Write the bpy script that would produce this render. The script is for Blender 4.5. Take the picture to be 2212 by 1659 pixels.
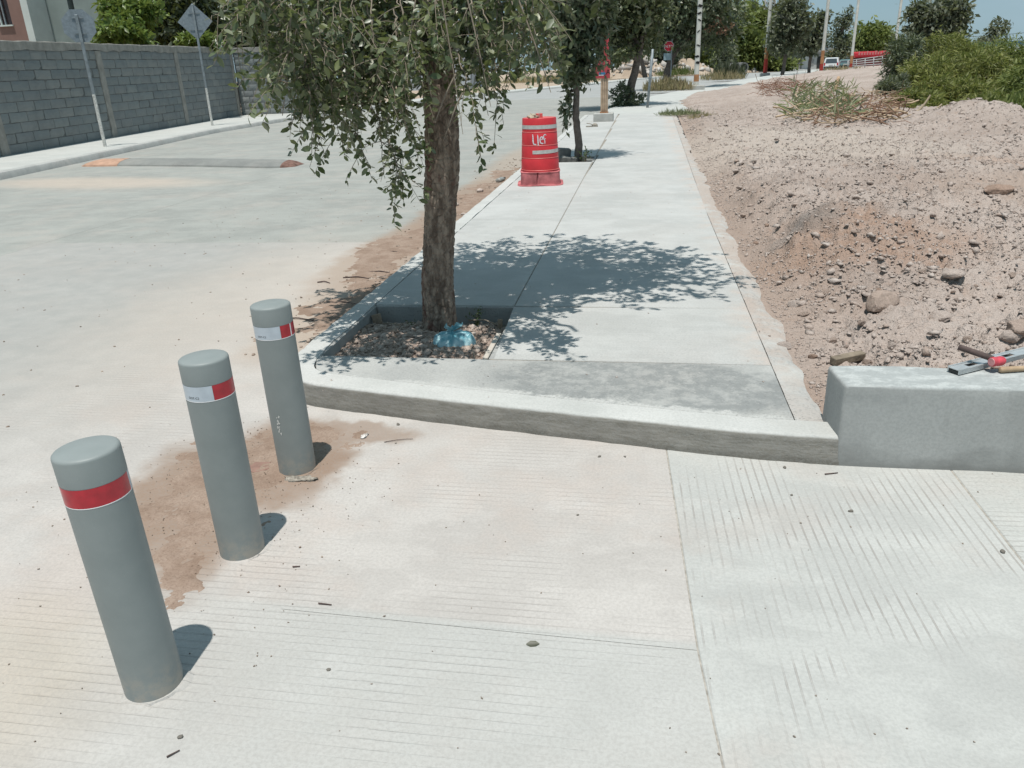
import bpy, bmesh, math, random
import numpy as np
from mathutils import Matrix, Vector

for o in list(bpy.data.objects):
    bpy.data.objects.remove(o, do_unlink=True)
SC = bpy.context.scene
COL = SC.collection
rnd = random.Random(7)
RN = np.random.default_rng(11)

# ------------------------------------------------------------------ camera
CAM_H = 1.6
CAM_R = np.array([[0.98720778, -0.02641223, 0.15723608],
                  [0.15562264, 0.3741026, -0.91423675],
                  [-0.0346754, 0.92701113, 0.37342734]])
FOC, PW, PH = 1680.0, 2212.0, 1659.0
cam_d = bpy.data.cameras.new('camera')
cam = bpy.data.objects.new('camera', cam_d)
COL.objects.link(cam)
mw = Matrix.Identity(4)
for i in range(3):
    for j in range(3):
        mw[i][j] = CAM_R[i, j]
mw[0][3], mw[1][3], mw[2][3] = 0, 0, CAM_H
cam.matrix_world = mw
cam_d.sensor_width = 36.0
cam_d.lens = 36.0 * FOC / PW
cam_d.clip_start = 0.05
cam_d.clip_end = 6000
SC.camera = cam

# ------------------------------------------------------------------ light
SUN_EL, SUN_AZ = math.radians(76.5), math.radians(4.0)   # shadows run forward (+y), a touch to the right
w = bpy.data.worlds.new('World')
SC.world = w
w.use_nodes = True
wn = w.node_tree
wn.nodes.clear()
sky = wn.nodes.new('ShaderNodeTexSky')
sky.sky_type = 'NISHITA'
sky.sun_disc = False
sky.sun_elevation = SUN_EL
sky.sun_rotation = math.radians(180) + SUN_AZ
sky.altitude = 500
sky.air_density = 1.0
sky.dust_density = 0.6
sky.ozone_density = 1.5
bg = wn.nodes.new('ShaderNodeBackground')
bg.inputs[1].default_value = 0.095
out = wn.nodes.new('ShaderNodeOutputWorld')
# thin high cloud over the whole sky
tc = wn.nodes.new('ShaderNodeTexCoord')
mp = wn.nodes.new('ShaderNodeMapping'); mp.inputs['Scale'].default_value = (1.2, 1.2, 3.2)
nz = wn.nodes.new('ShaderNodeTexNoise'); nz.inputs['Scale'].default_value = 2.6; nz.inputs['Detail'].default_value = 7; nz.inputs['Roughness'].default_value = 0.55
rp = wn.nodes.new('ShaderNodeValToRGB'); rp.color_ramp.elements[0].position = 0.30; rp.color_ramp.elements[1].position = 0.62
rp.color_ramp.elements[0].color = (0.70, 0.70, 0.70, 1); rp.color_ramp.elements[1].color = (0.96, 0.96, 0.96, 1)
cl = wn.nodes.new('ShaderNodeValToRGB'); cl.color_ramp.elements[0].position = 0.42; cl.color_ramp.elements[1].position = 0.70
cl.color_ramp.elements[0].color = (0.21, 0.345, 0.42, 1); cl.color_ramp.elements[1].color = (0.34, 0.46, 0.53, 1)
sc_ = wn.nodes.new('ShaderNodeVectorMath'); sc_.operation = 'SCALE'; sc_.inputs['Scale'].default_value = 10.0
mx = wn.nodes.new('ShaderNodeMix'); mx.data_type = 'RGBA'
wn.links.new(tc.outputs['Generated'], mp.inputs[0]); wn.links.new(mp.outputs[0], nz.inputs['Vector'])
wn.links.new(nz.outputs[0], rp.inputs[0]); wn.links.new(nz.outputs[0], cl.inputs[0]); wn.links.new(cl.outputs[0], sc_.inputs[0])
wn.links.new(rp.outputs[0], mx.inputs[0]); wn.links.new(sky.outputs[0], mx.inputs[6]); wn.links.new(sc_.outputs[0], mx.inputs[7])
wn.links.new(mx.outputs[2], bg.inputs[0]); wn.links.new(bg.outputs[0], out.inputs[0])

sun_d = bpy.data.lights.new('sun', 'SUN')
sun_d.energy = 3.9
sun_d.angle = math.radians(0.55)
sun_d.color = (1.0, 0.965, 0.91)
sun = bpy.data.objects.new('sun', sun_d)
COL.objects.link(sun)
sd = Vector((math.cos(SUN_EL) * math.sin(SUN_AZ), math.cos(SUN_EL) * math.cos(SUN_AZ), -math.sin(SUN_EL)))
sun.rotation_euler = sd.to_track_quat('-Z', 'Y').to_euler()

SC.view_settings.view_transform = 'Standard'
SC.view_settings.look = 'None'
SC.view_settings.exposure = 0.2
SC.view_settings.gamma = 1.0
SC.view_settings.use_curve_mapping = False
SC.render.engine = 'CYCLES'
SC.cycles.use_denoising = True
SC.cycles.max_bounces = 4
SC.cycles.diffuse_bounces = 2
SC.cycles.use_adaptive_sampling = True
SC.cycles.adaptive_threshold = 0.025
SC.cycles.transparent_max_bounces = 6
SC.cycles.sample_clamp_indirect = 8

# ------------------------------------------------------------------ survey helpers
def ray(px, py):
    return CAM_R @ np.array([px - PW / 2, -(py - PH / 2), -FOC])
def gp(px, py, z=0.0):
    d = ray(px, py); t = (z - CAM_H) / d[2]
    return np.array([0, 0, CAM_H]) + t * d
def at(px, py, Y):
    d = ray(px, py)
    return np.array([0, 0, CAM_H]) + d * (Y / d[1])

# ------------------------------------------------------------------ numpy noise
def _h(ix, iy, iz, seed):
    n = (ix.astype(np.int64) * 374761393 + iy.astype(np.int64) * 668265263 + iz.astype(np.int64) * 2147483647 + seed * 1274126177) & 0xffffffff
    n = ((n ^ (n >> 13)) * 1274126177) & 0xffffffff
    n = ((n ^ (n >> 16)) * 2246822519) & 0xffffffff
    return ((n ^ (n >> 15)) & 0xffff) / 65535.0
def vnoise(P, seed=0):
    P = np.asarray(P, float); f = np.floor(P); i = f.astype(np.int64); t = P - f; t = t * t * (3 - 2 * t)
    x, y, z = i[..., 0], i[..., 1], i[..., 2]; r = 0
    for dx in (0, 1):
        wx = t[..., 0] if dx else 1 - t[..., 0]
        for dy in (0, 1):
            wy = t[..., 1] if dy else 1 - t[..., 1]
            for dz in (0, 1):
                wz = t[..., 2] if dz else 1 - t[..., 2]
                r = r + wx * wy * wz * _h(x + dx, y + dy, z + dz, seed)
    return r * 2 - 1
def fbm(P, o=4, seed=0, g=0.5):
    a, r, P = 1.0, 0, np.asarray(P, float)
    for k in range(o):
        r = r + a * vnoise(P, seed + k); a *= g; P = P * 2.03 + 17.1
    return r
def fbm2(x, y, s, o=4, seed=0, g=0.5):
    return fbm(np.stack([x * s, y * s, np.zeros_like(x) + seed * 0.37], -1), o, seed, g)
def sstep(a, b, x):
    t = np.clip((x - a) / (b - a), 0, 1); return t * t * (3 - 2 * t)

# ------------------------------------------------------------------ mesh helpers
def tag(o, label=None, cat=None, group=None, kind=None):
    if label: o['label'] = label
    if cat: o['category'] = cat
    if group: o['group'] = group
    if kind: o['kind'] = kind
    return o
def link(name, data, parent=None, loc=None):
    o = bpy.data.objects.new(name, data); COL.objects.link(o)
    if parent is not None: o.parent = parent
    if loc is not None: o.location = loc
    return o
def empty(name, loc=(0, 0, 0), rz=0.0):
    o = link(name, None, None, loc); o.rotation_euler = (0, 0, rz); o.empty_display_size = 0.1
    return o
def mesh_np(name, V, F, mat, parent=None, smooth=False, loc=None, mi=None):
    """F: list of tuples or (n,k) array"""
    me = bpy.data.meshes.new(name)
    V = np.asarray(V, np.float32)
    if isinstance(F, np.ndarray):
        n, k = F.shape
        me.vertices.add(len(V)); me.vertices.foreach_set('co', V.ravel())
        me.loops.add(n * k); me.loops.foreach_set('vertex_index', F.astype(np.int32).ravel())
        me.polygons.add(n); me.polygons.foreach_set('loop_start', np.arange(0, n * k, k, dtype=np.int32))
        me.update(calc_edges=True)
    else:
        me.from_pydata(V.tolist(), [], [list(map(int, f)) for f in F]); me.update()
    for m in (mat if isinstance(mat, (list, tuple)) else [mat]): me.materials.append(m)
    if mi is not None: me.polygons.foreach_set('material_index', np.asarray(mi, np.int32))
    if smooth:
        me.polygons.foreach_set('use_smooth', np.ones(len(me.polygons), bool))
        if len(me.polygons) < 9000 and smooth != 2: me.set_sharp_from_angle(angle=math.radians(38))
    return link(name, me, parent, loc)
class MB:
    def __init__(s): s.V = []; s.F = []; s.I = []
    def add(s, VF, mi=0, M=None):
        V, F = VF; k = len(s.V); V = np.asarray(V, float)
        if M is not None: V = V @ np.array(M)[:3, :3].T + np.array(M)[:3, 3]
        s.V.extend(V.tolist()); s.F.extend([tuple(int(i) + k for i in f) for f in F]); s.I.extend([mi] * len(F)); return s
    def build(s, name, mat, parent=None, smooth=False, loc=None):
        return mesh_np(name, s.V, s.F, mat, parent, smooth, loc, s.I if isinstance(mat, (list, tuple)) else None)
def bm_out(bm):
    bm.verts.index_update(); V = [v.co[:] for v in bm.verts]; F = [tuple(v.index for v in f.verts) for f in bm.faces]; bm.free(); return V, F
def box(x0, x1, y0, y1, z0, z1, bev=0.0, seg=2):
    bm = bmesh.new(); bmesh.ops.create_cube(bm, size=1)
    for v in bm.verts:
        v.co = Vector(((x0 + x1) / 2 + v.co.x * (x1 - x0), (y0 + y1) / 2 + v.co.y * (y1 - y0), (z0 + z1) / 2 + v.co.z * (z1 - z0)))
    if bev: bmesh.ops.bevel(bm, geom=bm.edges[:], offset=bev, segments=seg, affect='EDGES', profile=0.5)
    return bm_out(bm)
def prism(pts, z0, z1, bev=0.0, seg=1):
    """pts: ccw outline in xy"""
    bm = bmesh.new(); vs = [bm.verts.new((p[0], p[1], z0)) for p in pts]; f = bm.faces.new(vs)
    r = bmesh.ops.extrude_face_region(bm, geom=[f]); up = [v for v in r['geom'] if isinstance(v, bmesh.types.BMVert)]
    for v in up: v.co.z = z1
    bmesh.ops.recalc_face_normals(bm, faces=bm.faces[:])
    if bev:
        te = [e for e in bm.edges if all(abs(v.co.z - z1) < 1e-6 for v in e.verts)]
        bmesh.ops.bevel(bm, geom=te, offset=bev, segments=seg, affect='EDGES', profile=0.5)
    return bm_out(bm)
def lathe(prof, n=32, a0=0.0, a1=2 * math.pi, close_ends=True):
    full = abs(a1 - a0 - 2 * math.pi) < 1e-6; m = n if full else n + 1
    V = []; F = []
    for r, z in prof:
        for k in range(m):
            a = a0 + (a1 - a0) * k / n; V.append((r * math.cos(a), r * math.sin(a), z))
    for i in range(len(prof) - 1):
        for k in range(n):
            k2 = (k + 1) % m if full else k + 1
            F.append((i * m + k, i * m + k2, (i + 1) * m + k2, (i + 1) * m + k))
    if full and close_ends:
        if prof[0][0] > 1e-6: F.append(tuple(range(m))[::-1])
        if prof[-1][0] > 1e-6: F.append(tuple((len(prof) - 1) * m + k for k in range(m)))
    return V, F
def frames(P):
    P = np.asarray(P, float); n = len(P); T = np.gradient(P, axis=0); T /= np.linalg.norm(T, axis=1)[:, None] + 1e-12
    u = np.cross(T[0], [0, 0, 1.0])
    if np.linalg.norm(u) < 1e-3: u = np.cross(T[0], [0, 1.0, 0])
    u /= np.linalg.norm(u); U = [u]
    for i in range(1, n):
        u = U[-1] - T[i] * np.dot(U[-1], T[i]); u /= np.linalg.norm(u) + 1e-12; U.append(u)
    U = np.array(U); W = np.cross(T, U); return T, U, W
def tube(P, R, n=8, cap=True):
    P = np.asarray(P, float); R = np.broadcast_to(np.asarray(R, float), (len(P),)); T, U, W = frames(P)
    a = np.arange(n) * 2 * math.pi / n
    V = (P[:, None] + R[:, None, None] * (np.cos(a)[None, :, None] * U[:, None] + np.sin(a)[None, :, None] * W[:, None])).reshape(-1, 3)
    F = []
    for i in range(len(P) - 1):
        for k in range(n):
            F.append((i * n + k, i * n + (k + 1) % n, (i + 1) * n + (k + 1) % n, (i + 1) * n + k))
    if cap: F.append(tuple(range(n))[::-1]); F.append(tuple((len(P) - 1) * n + k for k in range(n)))
    return V, F
def tubes_np(paths, rad0, rad1, n=4):
    """many paths (m,k,3) -> one quad array"""
    Vs = []; Fs = []; off = 0
    for P, r0, r1 in zip(paths, rad0, rad1):
        V, F = tube(P, np.linspace(r0, r1, len(P)), n, cap=False)
        Vs.append(V); Fs.append(np.array(F) + off); off += len(V)
    return np.concatenate(Vs), np.concatenate(Fs)
LEAF8 = np.array([(0, 0, 0), (.33, .20, .035), (.72, .17, .03), (1, 0, -.05), (.72, -.17, .03), (.33, -.20, .035), (.33, 0, 0), (.72, 0, -.02)])
LF8 = np.array([(0, 6, 1, 1), (6, 7, 2, 1), (7, 3, 2, 2), (0, 5, 6, 6), (5, 4, 7, 6), (4, 3, 7, 7)])
LEAF4 = np.array([(0, 0, 0), (.5, .26, .03), (1, 0, -.06), (.5, -.26, .03)])
def leaf_arrays(O, D, S, full=False, width=1.0, rng=RN, flat=0.0):
    """O origins, D directions, S sizes -> V, F (triangles)"""
    O = np.asarray(O, float); n = len(O); D = D / (np.linalg.norm(D, axis=1)[:, None] + 1e-9)
    nrm = rng.normal(size=(n, 3)); nrm[:, 2] = np.abs(nrm[:, 2]) * (1 + flat * 2) + flat
    side = np.cross(nrm, D); side /= np.linalg.norm(side, axis=1)[:, None] + 1e-9; up = np.cross(D, side)
    t = (LEAF8 if full else LEAF4) * np.array([1, width, 1.0])
    V = O[:, None] + np.asarray(S)[:, None, None] * (t[None, :, 0:1] * D[:, None] + t[None, :, 1:2] * side[:, None] + t[None, :, 2:3] * up[:, None])
    k = len(t)
    if full: tri = np.array([(0, 6, 1), (6, 7, 2), (6, 2, 1), (7, 3, 2), (0, 5, 6), (5, 4, 7), (5, 7, 6), (4, 3, 7)])
    else: tri = np.array([(0, 2, 1), (0, 3, 2)])
    F = (tri[None] + (np.arange(n) * k)[:, None, None]).reshape(-1, 3)
    return V.reshape(-1, 3), F
def rand_dir(n, rng=RN, down=0.0):
    d = rng.normal(size=(n, 3)); d /= np.linalg.norm(d, axis=1)[:, None]; d[:, 2] -= down
    return d / np.linalg.norm(d, axis=1)[:, None]
def copy_tree(o, parent=None):
    c = o.copy(); COL.objects.link(c); c.parent = parent
    for ch in list(o.children): copy_tree(ch, c)
    return c

# ------------------------------------------------------------------ material helpers
class NT:
    def __init__(s, name):
        s.m = bpy.data.materials.new(name); s.m.use_nodes = True; s.t = s.m.node_tree
        s.b = s.t.nodes['Principled BSDF']; s.o = s.t.nodes['Material Output']
    def put(s, sock, v):
        if hasattr(v, 'outputs'): v = v.outputs[0]
        if isinstance(v, bpy.types.NodeSocket): s.t.links.new(v, sock)
        elif isinstance(v, (tuple, list)) and sock.type == 'RGBA' and len(v) == 3: sock.default_value = (*v, 1)
        else: sock.default_value = v
    def n(s, t, _p=None, **k):
        nd = s.t.nodes.new('ShaderNode' + t)
        for a, v in (_p or {}).items(): setattr(nd, a, v)
        for a, v in k.items():
            if a[0] == 'i' and a[1:].isdigit(): s.put(nd.inputs[int(a[1:])], v)
            else: s.put(nd.inputs[a.replace('_', ' ')], v)
        return nd
    def pos(s): return s.n('NewGeometry').outputs['Position']
    def isl(s): return s.n('NewGeometry').outputs['Random Per Island']
    def obj(s): return s.n('TexCoord').outputs['Object']
    def orand(s): return s.n('ObjectInfo').outputs['Random']
    def map(s, v, scale=(1, 1, 1), loc=(0, 0, 0), rot=(0, 0, 0)):
        return s.n('Mapping', i0=v, i1=loc, i2=rot, i3=scale).outputs[0]
    def noise(s, v, scale, detail=4, rough=0.55, dist=0.0):
        return s.n('TexNoise', Vector=v, Scale=scale, Detail=detail, Roughness=rough, Distortion=dist).outputs[0]
    def vor(s, v, scale, feature='F1', out=0):
        return s.n('TexVoronoi', {'feature': feature}, Vector=v, Scale=scale).outputs[out]
    def math(s, op, a, b=0.0, c=0.0, clamp=False):
        return s.n('Math', {'operation': op, 'use_clamp': clamp}, i0=a, i1=b, i2=c).outputs[0]
    def mr(s, v, a, b, c=0.0, d=1.0, smooth=True):
        return s.n('MapRange', {'interpolation_type': 'SMOOTHSTEP' if smooth else 'LINEAR'}, i0=v, i1=a, i2=b, i3=c, i4=d).outputs[0]
    def mix(s, f, a, b, blend='MIX'):
        nd = s.n('Mix', {'data_type': 'RGBA', 'blend_type': blend}); s.put(nd.inputs[0], f); s.put(nd.inputs[6], a); s.put(nd.inputs[7], b); return nd.outputs[2]
    def ramp(s, f, stops):
        nd = s.n('ValToRGB', i0=f); e = nd.color_ramp.elements
        while len(e) < len(stops): e.new(0.5)
        for x, (p, c) in zip(e, stops): x.position = p; x.color = (*c, 1)
        return nd.outputs[0]
    def xyz(s, v):
        nd = s.n('SeparateXYZ', i0=v); return nd.outputs
    def ellipse(s, v, c, r, rot=0.0, soft=0.5):
        m = s.n('Mapping', {'vector_type': 'TEXTURE'}, i0=v, i1=(c[0], c[1], 0), i2=(0, 0, rot), i3=(r[0], r[1], 1e4)).outputs[0]
        l = s.n('VectorMath', {'operation': 'LENGTH'}, i0=m).outputs['Value']
        return s.mr(l, 1.0 + soft * 0.5, 1.0 - soft * 0.5)
    def bump(s, h, strength=0.5, dist=0.01, n=None):
        nd = s.n('Bump', Strength=strength, Distance=dist, Height=h)
        if n is not None: s.put(nd.inputs['Normal'], n)
        return nd.outputs[0]
    def done(s, col=None, rough=0.8, normal=None, spec=0.3, metal=0.0):
        if col is not None: s.put(s.b.inputs['Base Color'], col)
        s.put(s.b.inputs['Roughness'], rough); s.put(s.b.inputs['Specular IOR Level'], spec); s.put(s.b.inputs['Metallic'], metal)
        if normal is not None: s.put(s.b.inputs['Normal'], normal)
        return s.m
def plain(name, col, rough=0.7, spec=0.3, var=0.12, scale=6.0, metal=0.0, bump=0.0, bscale=40.0):
    t = NT(name); v = t.obj(); f = t.noise(v, scale, 5)
    lo = tuple(c * (1 - var) for c in col); hi = tuple(min(1, c * (1 + var)) for c in col)
    c = t.ramp(f, [(0.3, lo), (0.7, hi)]); nm = t.bump(t.noise(v, bscale, 4), bump, 0.01) if bump else None
    return t.done(c, rough, nm, spec, metal)
def leaf_mat(name, cols, rough=0.45, trans=0.25, spec=0.4):
    t = NT(name); r = t.isl(); n = len(cols)
    c = t.ramp(r, [(i / (n - 1) if n > 1 else 0, k) for i, k in enumerate(cols)])
    t.done(c, rough, None, spec)
    tr = t.n('BsdfTranslucent', Color=t.mix(0.5, c, (0.35, 0.42, 0.10), 'MIX'))
    mxs = t.n('MixShader', i0=trans, i1=t.b, i2=tr)
    t.t.links.new(mxs.outputs[0], t.o.inputs[0]); return t.m
# ================================================================== concrete materials
def concrete(name, lo, hi, groove=None, rot=0.0, dust=0.35, stains=(), wear=(0.42, 0.62), speck=0.5, bumpd=0.004, dust_col=(0.47, 0.40, 0.355), pitch=0.033, tint=0.06, patch=None, sheet=None, gdark=0.26):
    t = NT(name); p = t.pos()
    big = t.noise(p, 0.9, 3, 0.6); mid = t.noise(p, 5.0, 4, 0.62); fine = t.noise(p, 85.0, 2, 0.7)
    c = t.mix(t.mr(t.math('ADD', t.math('MULTIPLY', big, 0.65), t.math('MULTIPLY', mid, 0.35)), 0.36, 0.64), lo, hi)
    # pale efflorescence / worn paste in islands
    nis = t.noise(t.map(p, (1, 1.6, 1), (3, 7, 0)), 2.1, 6, 0.68); isl = t.mr(nis, 0.50, 0.58)
    c = t.mix(t.math('MULTIPLY', isl, 0.30), c, tuple(min(1, k * 1.12) for k in hi))
    # dust films with ragged borders
    dn = t.noise(t.map(p, (1, 1, 1), (11, 3, 0)), 1.3, 5, 0.68)
    df = t.mr(dn, 0.47, 0.66)
    c = t.mix(t.math('MULTIPLY', df, dust), c, dust_col)
    h = t.math('MULTIPLY', fine, 0.35)
    if groove is not None:
        q = t.map(p, (1, 1, 1), (0, 0, 0), (0, 0, rot)); X = t.xyz(q)
        u = X[1] if groove == 'x' else X[0]
        sc = (0.7, 7, 1) if groove == 'x' else (7, 0.7, 1)
        wob = t.noise(q, 2.5, 1)
        ph = t.math('FRACT', t.math('ADD', t.math('MULTIPLY', u, 1.0 / pitch), t.math('MULTIPLY', wob, 0.16)))
        d = t.math('ABSOLUTE', t.math('SUBTRACT', ph, 0.5))
        line = t.mr(d, 0.385, 0.475)
        brk = t.mr(t.noise(t.map(q, sc, (5, 2, 0)), 9.0, 2, 0.75), 0.28, 0.46)
        wr = t.mr(t.noise(t.map(p, (1, 1, 1), (21, 13, 0)), 1.25, 3, 0.62), wear[0], wear[1])
        gm_ = t.math('MULTIPLY', t.math('MULTIPLY', line, brk), t.math('MULTIPLY', wr, t.mr(mid, 0.35, 0.62, 0.25, 1.0)))
        c = t.mix(t.math('MULTIPLY', gm_, gdark), c, tuple(k * 0.62 for k in dust_col))
        h = t.math('SUBTRACT', h, t.math('MULTIPLY', gm_, 1.6))
    if patch is not None: c = patch(t, p, c, mid)
    if stains:
        wv = t.n('VectorMath', {'operation': 'ADD'}, i0=p, i1=t.n('VectorMath', {'operation': 'SCALE'}, i0=t.n('TexNoise', Vector=p, Scale=4.5, Detail=3.0, Roughness=0.62).outputs['Color'], Scale=0.30).outputs[0]).outputs[0]
        sm = t.mr(mid, 0.25, 0.6, 0.82, 1.0)
    for (cc, rr, ro, so, colr, st) in stains:
        e = t.ellipse(wv, (cc[0] + 0.15, cc[1] + 0.15), rr, ro, so)
        c = t.mix(t.math('MULTIPLY', e, t.math('MULTIPLY', st, sm)), c, colr)
    # pits and specks
    pits = t.math('MULTIPLY', t.mr(t.noise(t.map(p, (1, 1.5, 1), (2, 9, 0)), 62.0, 1, 0.6), 0.58, 0.68), t.mr(nis, 0.60, 0.42))
    c = t.mix(t.math('MULTIPLY', pits, speck), c, tuple(k * 0.45 for k in lo))
    c = t.mix(t.mr(fine, 0.35, 0.7, 0.0, 0.28), c, tuple(k * 0.66 for k in lo))
    if tint: c = t.mix(t.math('MULTIPLY', t.orand(), tint), c, (0.25, 0.25, 0.25))
    h = t.math('SUBTRACT', h, t.math('MULTIPLY', pits, min(0.8, speck * 1.6)))
    h = t.math('ADD', h, t.math('MULTIPLY', mid, 1.0))
    return t.done(c, 0.88, t.bump(h, 0.55, bumpd), 0.22)

BROWN = (0.265, 0.185, 0.135); TAN = (0.385, 0.305, 0.24)
CR_LO, CR_HI = (0.41, 0.385, 0.36), (0.485, 0.458, 0.43)
street_stains = [((-1.80, 2.50), (0.24, 0.60), 0.50, 0.55, BROWN, 0.95), ((-1.58, 2.92), (0.34, 0.46), 0.1, 0.5, BROWN, 0.97),
                 ((-1.36, 3.28), (0.32, 0.10), -0.15, 0.6, BROWN, 0.75), ((-1.95, 1.45), (0.45, 0.40), 0.2, 1.0, (0.42, 0.36, 0.28), 0.5)]

M_SY = concrete('grooved_concrete_along', (0.40, 0.40, 0.38), (0.48, 0.48, 0.455), 'y', -0.03, 0.30, (), wear=(0.40, 0.56), pitch=0.035, gdark=0.55, speck=0.07)
M_SX4 = concrete('grooved_concrete_side', (0.40, 0.40, 0.375), (0.47, 0.47, 0.445), 'x', -0.03, 0.2, (), wear=(0.4, 0.6), speck=0.2)
gutter = [((-2.25, 5.1), (0.34, 0.9), 0.0, 0.7, TAN, 0.95), ((-2.42, 7.2), (0.40, 1.6), 0.0, 0.55, (0.30, 0.215, 0.16), 0.97), ((-2.35, 10.4), (0.36, 2.6), 0.0, 0.6, (0.30, 0.215, 0.16), 0.95),
          ((-2.4, 15.5), (0.35, 3.5), 0.0, 1.0, TAN, 0.7), ((-3.0, 5.8), (0.9, 2.0), 0.0, 1.4, (0.47, 0.41, 0.35), 0.5), ((-9.6, 12.9), (2.2, 0.7), -0.15, 1.0, (0.50, 0.42, 0.35), 0.75)]
def lane(t, p, c, mid):
    cool = t.math('MULTIPLY', t.mr(t.math('ADD', t.xyz(p)[1], t.math('MULTIPLY', t.xyz(p)[0], 0.03)), 1.94, 1.90), t.mr(t.xyz(p)[0], -1.9, -0.7))
    c = t.mix(t.math('MULTIPLY', cool, 0.7), c, t.mix(mid, (0.385, 0.39, 0.37), (0.47, 0.475, 0.455)))
    return t.mix(t.math('MULTIPLY', t.mr(t.math('ADD', t.xyz(p)[0], t.math('MULTIPLY', t.noise(p, 0.7, 3), 1.2)), -1.6, -3.6), t.mr(mid, 0.2, 0.7, 0.9, 0.6)), c, (0.30, 0.305, 0.29))
M_SX = concrete('grooved_concrete_across', CR_LO, CR_HI, 'x', 0.0, 0.45, street_stains + gutter[:2] + gutter[4:5], patch=lane, tint=0, speck=0.06, wear=(0.42, 0.72), gdark=0.24)
M_ROAD = concrete('road_concrete', (0.285, 0.29, 0.27), (0.34, 0.345, 0.32), 'x', 0.0, 0.25, gutter, wear=(0.45, 0.75), speck=0.3, pitch=0.05, gdark=0.35, tint=0.03)
M_FARROAD = concrete('far_road_concrete', (0.30, 0.31, 0.305), (0.36, 0.365, 0.355), None, 0, 0.2, (), speck=0.0, tint=0)
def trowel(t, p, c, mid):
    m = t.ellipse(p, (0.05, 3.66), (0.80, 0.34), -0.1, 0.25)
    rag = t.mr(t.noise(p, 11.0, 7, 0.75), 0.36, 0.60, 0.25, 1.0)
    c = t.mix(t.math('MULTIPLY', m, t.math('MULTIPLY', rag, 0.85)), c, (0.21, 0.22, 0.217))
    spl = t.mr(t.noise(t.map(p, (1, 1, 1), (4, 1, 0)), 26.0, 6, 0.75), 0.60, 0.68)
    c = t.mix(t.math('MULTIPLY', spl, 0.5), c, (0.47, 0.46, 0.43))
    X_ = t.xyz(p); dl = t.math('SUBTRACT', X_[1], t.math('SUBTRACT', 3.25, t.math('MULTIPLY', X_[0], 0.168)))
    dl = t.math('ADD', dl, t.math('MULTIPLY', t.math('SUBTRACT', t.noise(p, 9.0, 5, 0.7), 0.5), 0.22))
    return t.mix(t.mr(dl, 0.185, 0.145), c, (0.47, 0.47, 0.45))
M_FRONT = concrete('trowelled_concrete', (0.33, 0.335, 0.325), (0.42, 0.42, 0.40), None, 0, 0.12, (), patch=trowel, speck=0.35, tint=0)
def brushed(t, p, c, mid):
    b = t.noise(t.map(p, (0.6, 26, 1)), 3.0, 5, 0.7)
    c = t.mix(t.mr(b, 0.35, 0.7, 0.0, 0.16), c, (0.30, 0.31, 0.31))
    e = t.mr(t.xyz(p)[0], 0.45, 0.75)
    dn = t.mr(t.noise(p, 3.0, 6, 0.7), 0.42, 0.6)
    return t.mix(t.math('MULTIPLY', t.math('MULTIPLY', e, dn), 0.7), c, (0.50, 0.41, 0.35))
M_WALK = concrete('brushed_walk_concrete', (0.41, 0.412, 0.395), (0.485, 0.485, 0.467), None, 0, 0.10, (), patch=brushed, speck=0.2, tint=0.05)
M_FARWALK = concrete('far_walk_concrete', (0.43, 0.44, 0.42), (0.49, 0.495, 0.47), None, 0, 0.12, (), speck=0.0, tint=0)
def edge_dirt(t, p, c, mid):
    dn = t.mr(t.noise(p, 4.0, 6, 0.7), 0.36, 0.56)
    f = t.mr(t.xyz(p)[1], 3.4, 4.6, 0.35, 0.95)
    return t.mix(t.math('MULTIPLY', dn, f), c, (0.42, 0.355, 0.31))
M_EDGE = concrete('dirty_edge_strip', (0.40, 0.40, 0.385), (0.47, 0.465, 0.44), None, 0, 0.2, (), patch=edge_dirt, tint=0)
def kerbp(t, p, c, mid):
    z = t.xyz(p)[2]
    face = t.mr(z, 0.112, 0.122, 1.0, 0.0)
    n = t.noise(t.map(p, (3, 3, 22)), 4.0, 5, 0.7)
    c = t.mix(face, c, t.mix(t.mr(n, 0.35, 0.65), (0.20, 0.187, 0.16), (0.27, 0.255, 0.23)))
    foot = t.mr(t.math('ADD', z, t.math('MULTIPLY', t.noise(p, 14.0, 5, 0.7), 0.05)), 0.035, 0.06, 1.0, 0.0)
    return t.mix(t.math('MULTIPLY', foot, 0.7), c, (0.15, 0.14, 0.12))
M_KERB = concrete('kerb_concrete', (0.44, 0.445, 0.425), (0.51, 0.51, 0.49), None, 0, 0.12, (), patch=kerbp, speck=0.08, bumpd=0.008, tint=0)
M_LKERB = concrete('far_kerb_concrete', (0.36, 0.365, 0.35), (0.44, 0.44, 0.42), None, 0, 0.15, (), tint=0)
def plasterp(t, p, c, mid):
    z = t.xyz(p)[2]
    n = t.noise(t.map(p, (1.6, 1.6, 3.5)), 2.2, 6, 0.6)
    low_dark = t.mr(t.math('ADD', z, t.math('MULTIPLY', n, 0.22)), 0.10, 0.22, 1.0, 0.0)  # plaster gets darker towards the foot of the wall, ragged upper edge
    c = t.mix(t.math('MULTIPLY', low_dark, 0.75), c, (0.165, 0.165, 0.155))
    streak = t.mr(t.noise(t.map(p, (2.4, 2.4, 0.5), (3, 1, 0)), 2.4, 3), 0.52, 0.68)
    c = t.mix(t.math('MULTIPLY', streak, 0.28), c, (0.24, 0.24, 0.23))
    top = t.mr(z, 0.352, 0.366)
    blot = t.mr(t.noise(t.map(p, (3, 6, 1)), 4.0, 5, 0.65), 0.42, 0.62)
    return t.mix(top, c, t.mix(blot, (0.34, 0.36, 0.355), (0.45, 0.47, 0.46)))
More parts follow.
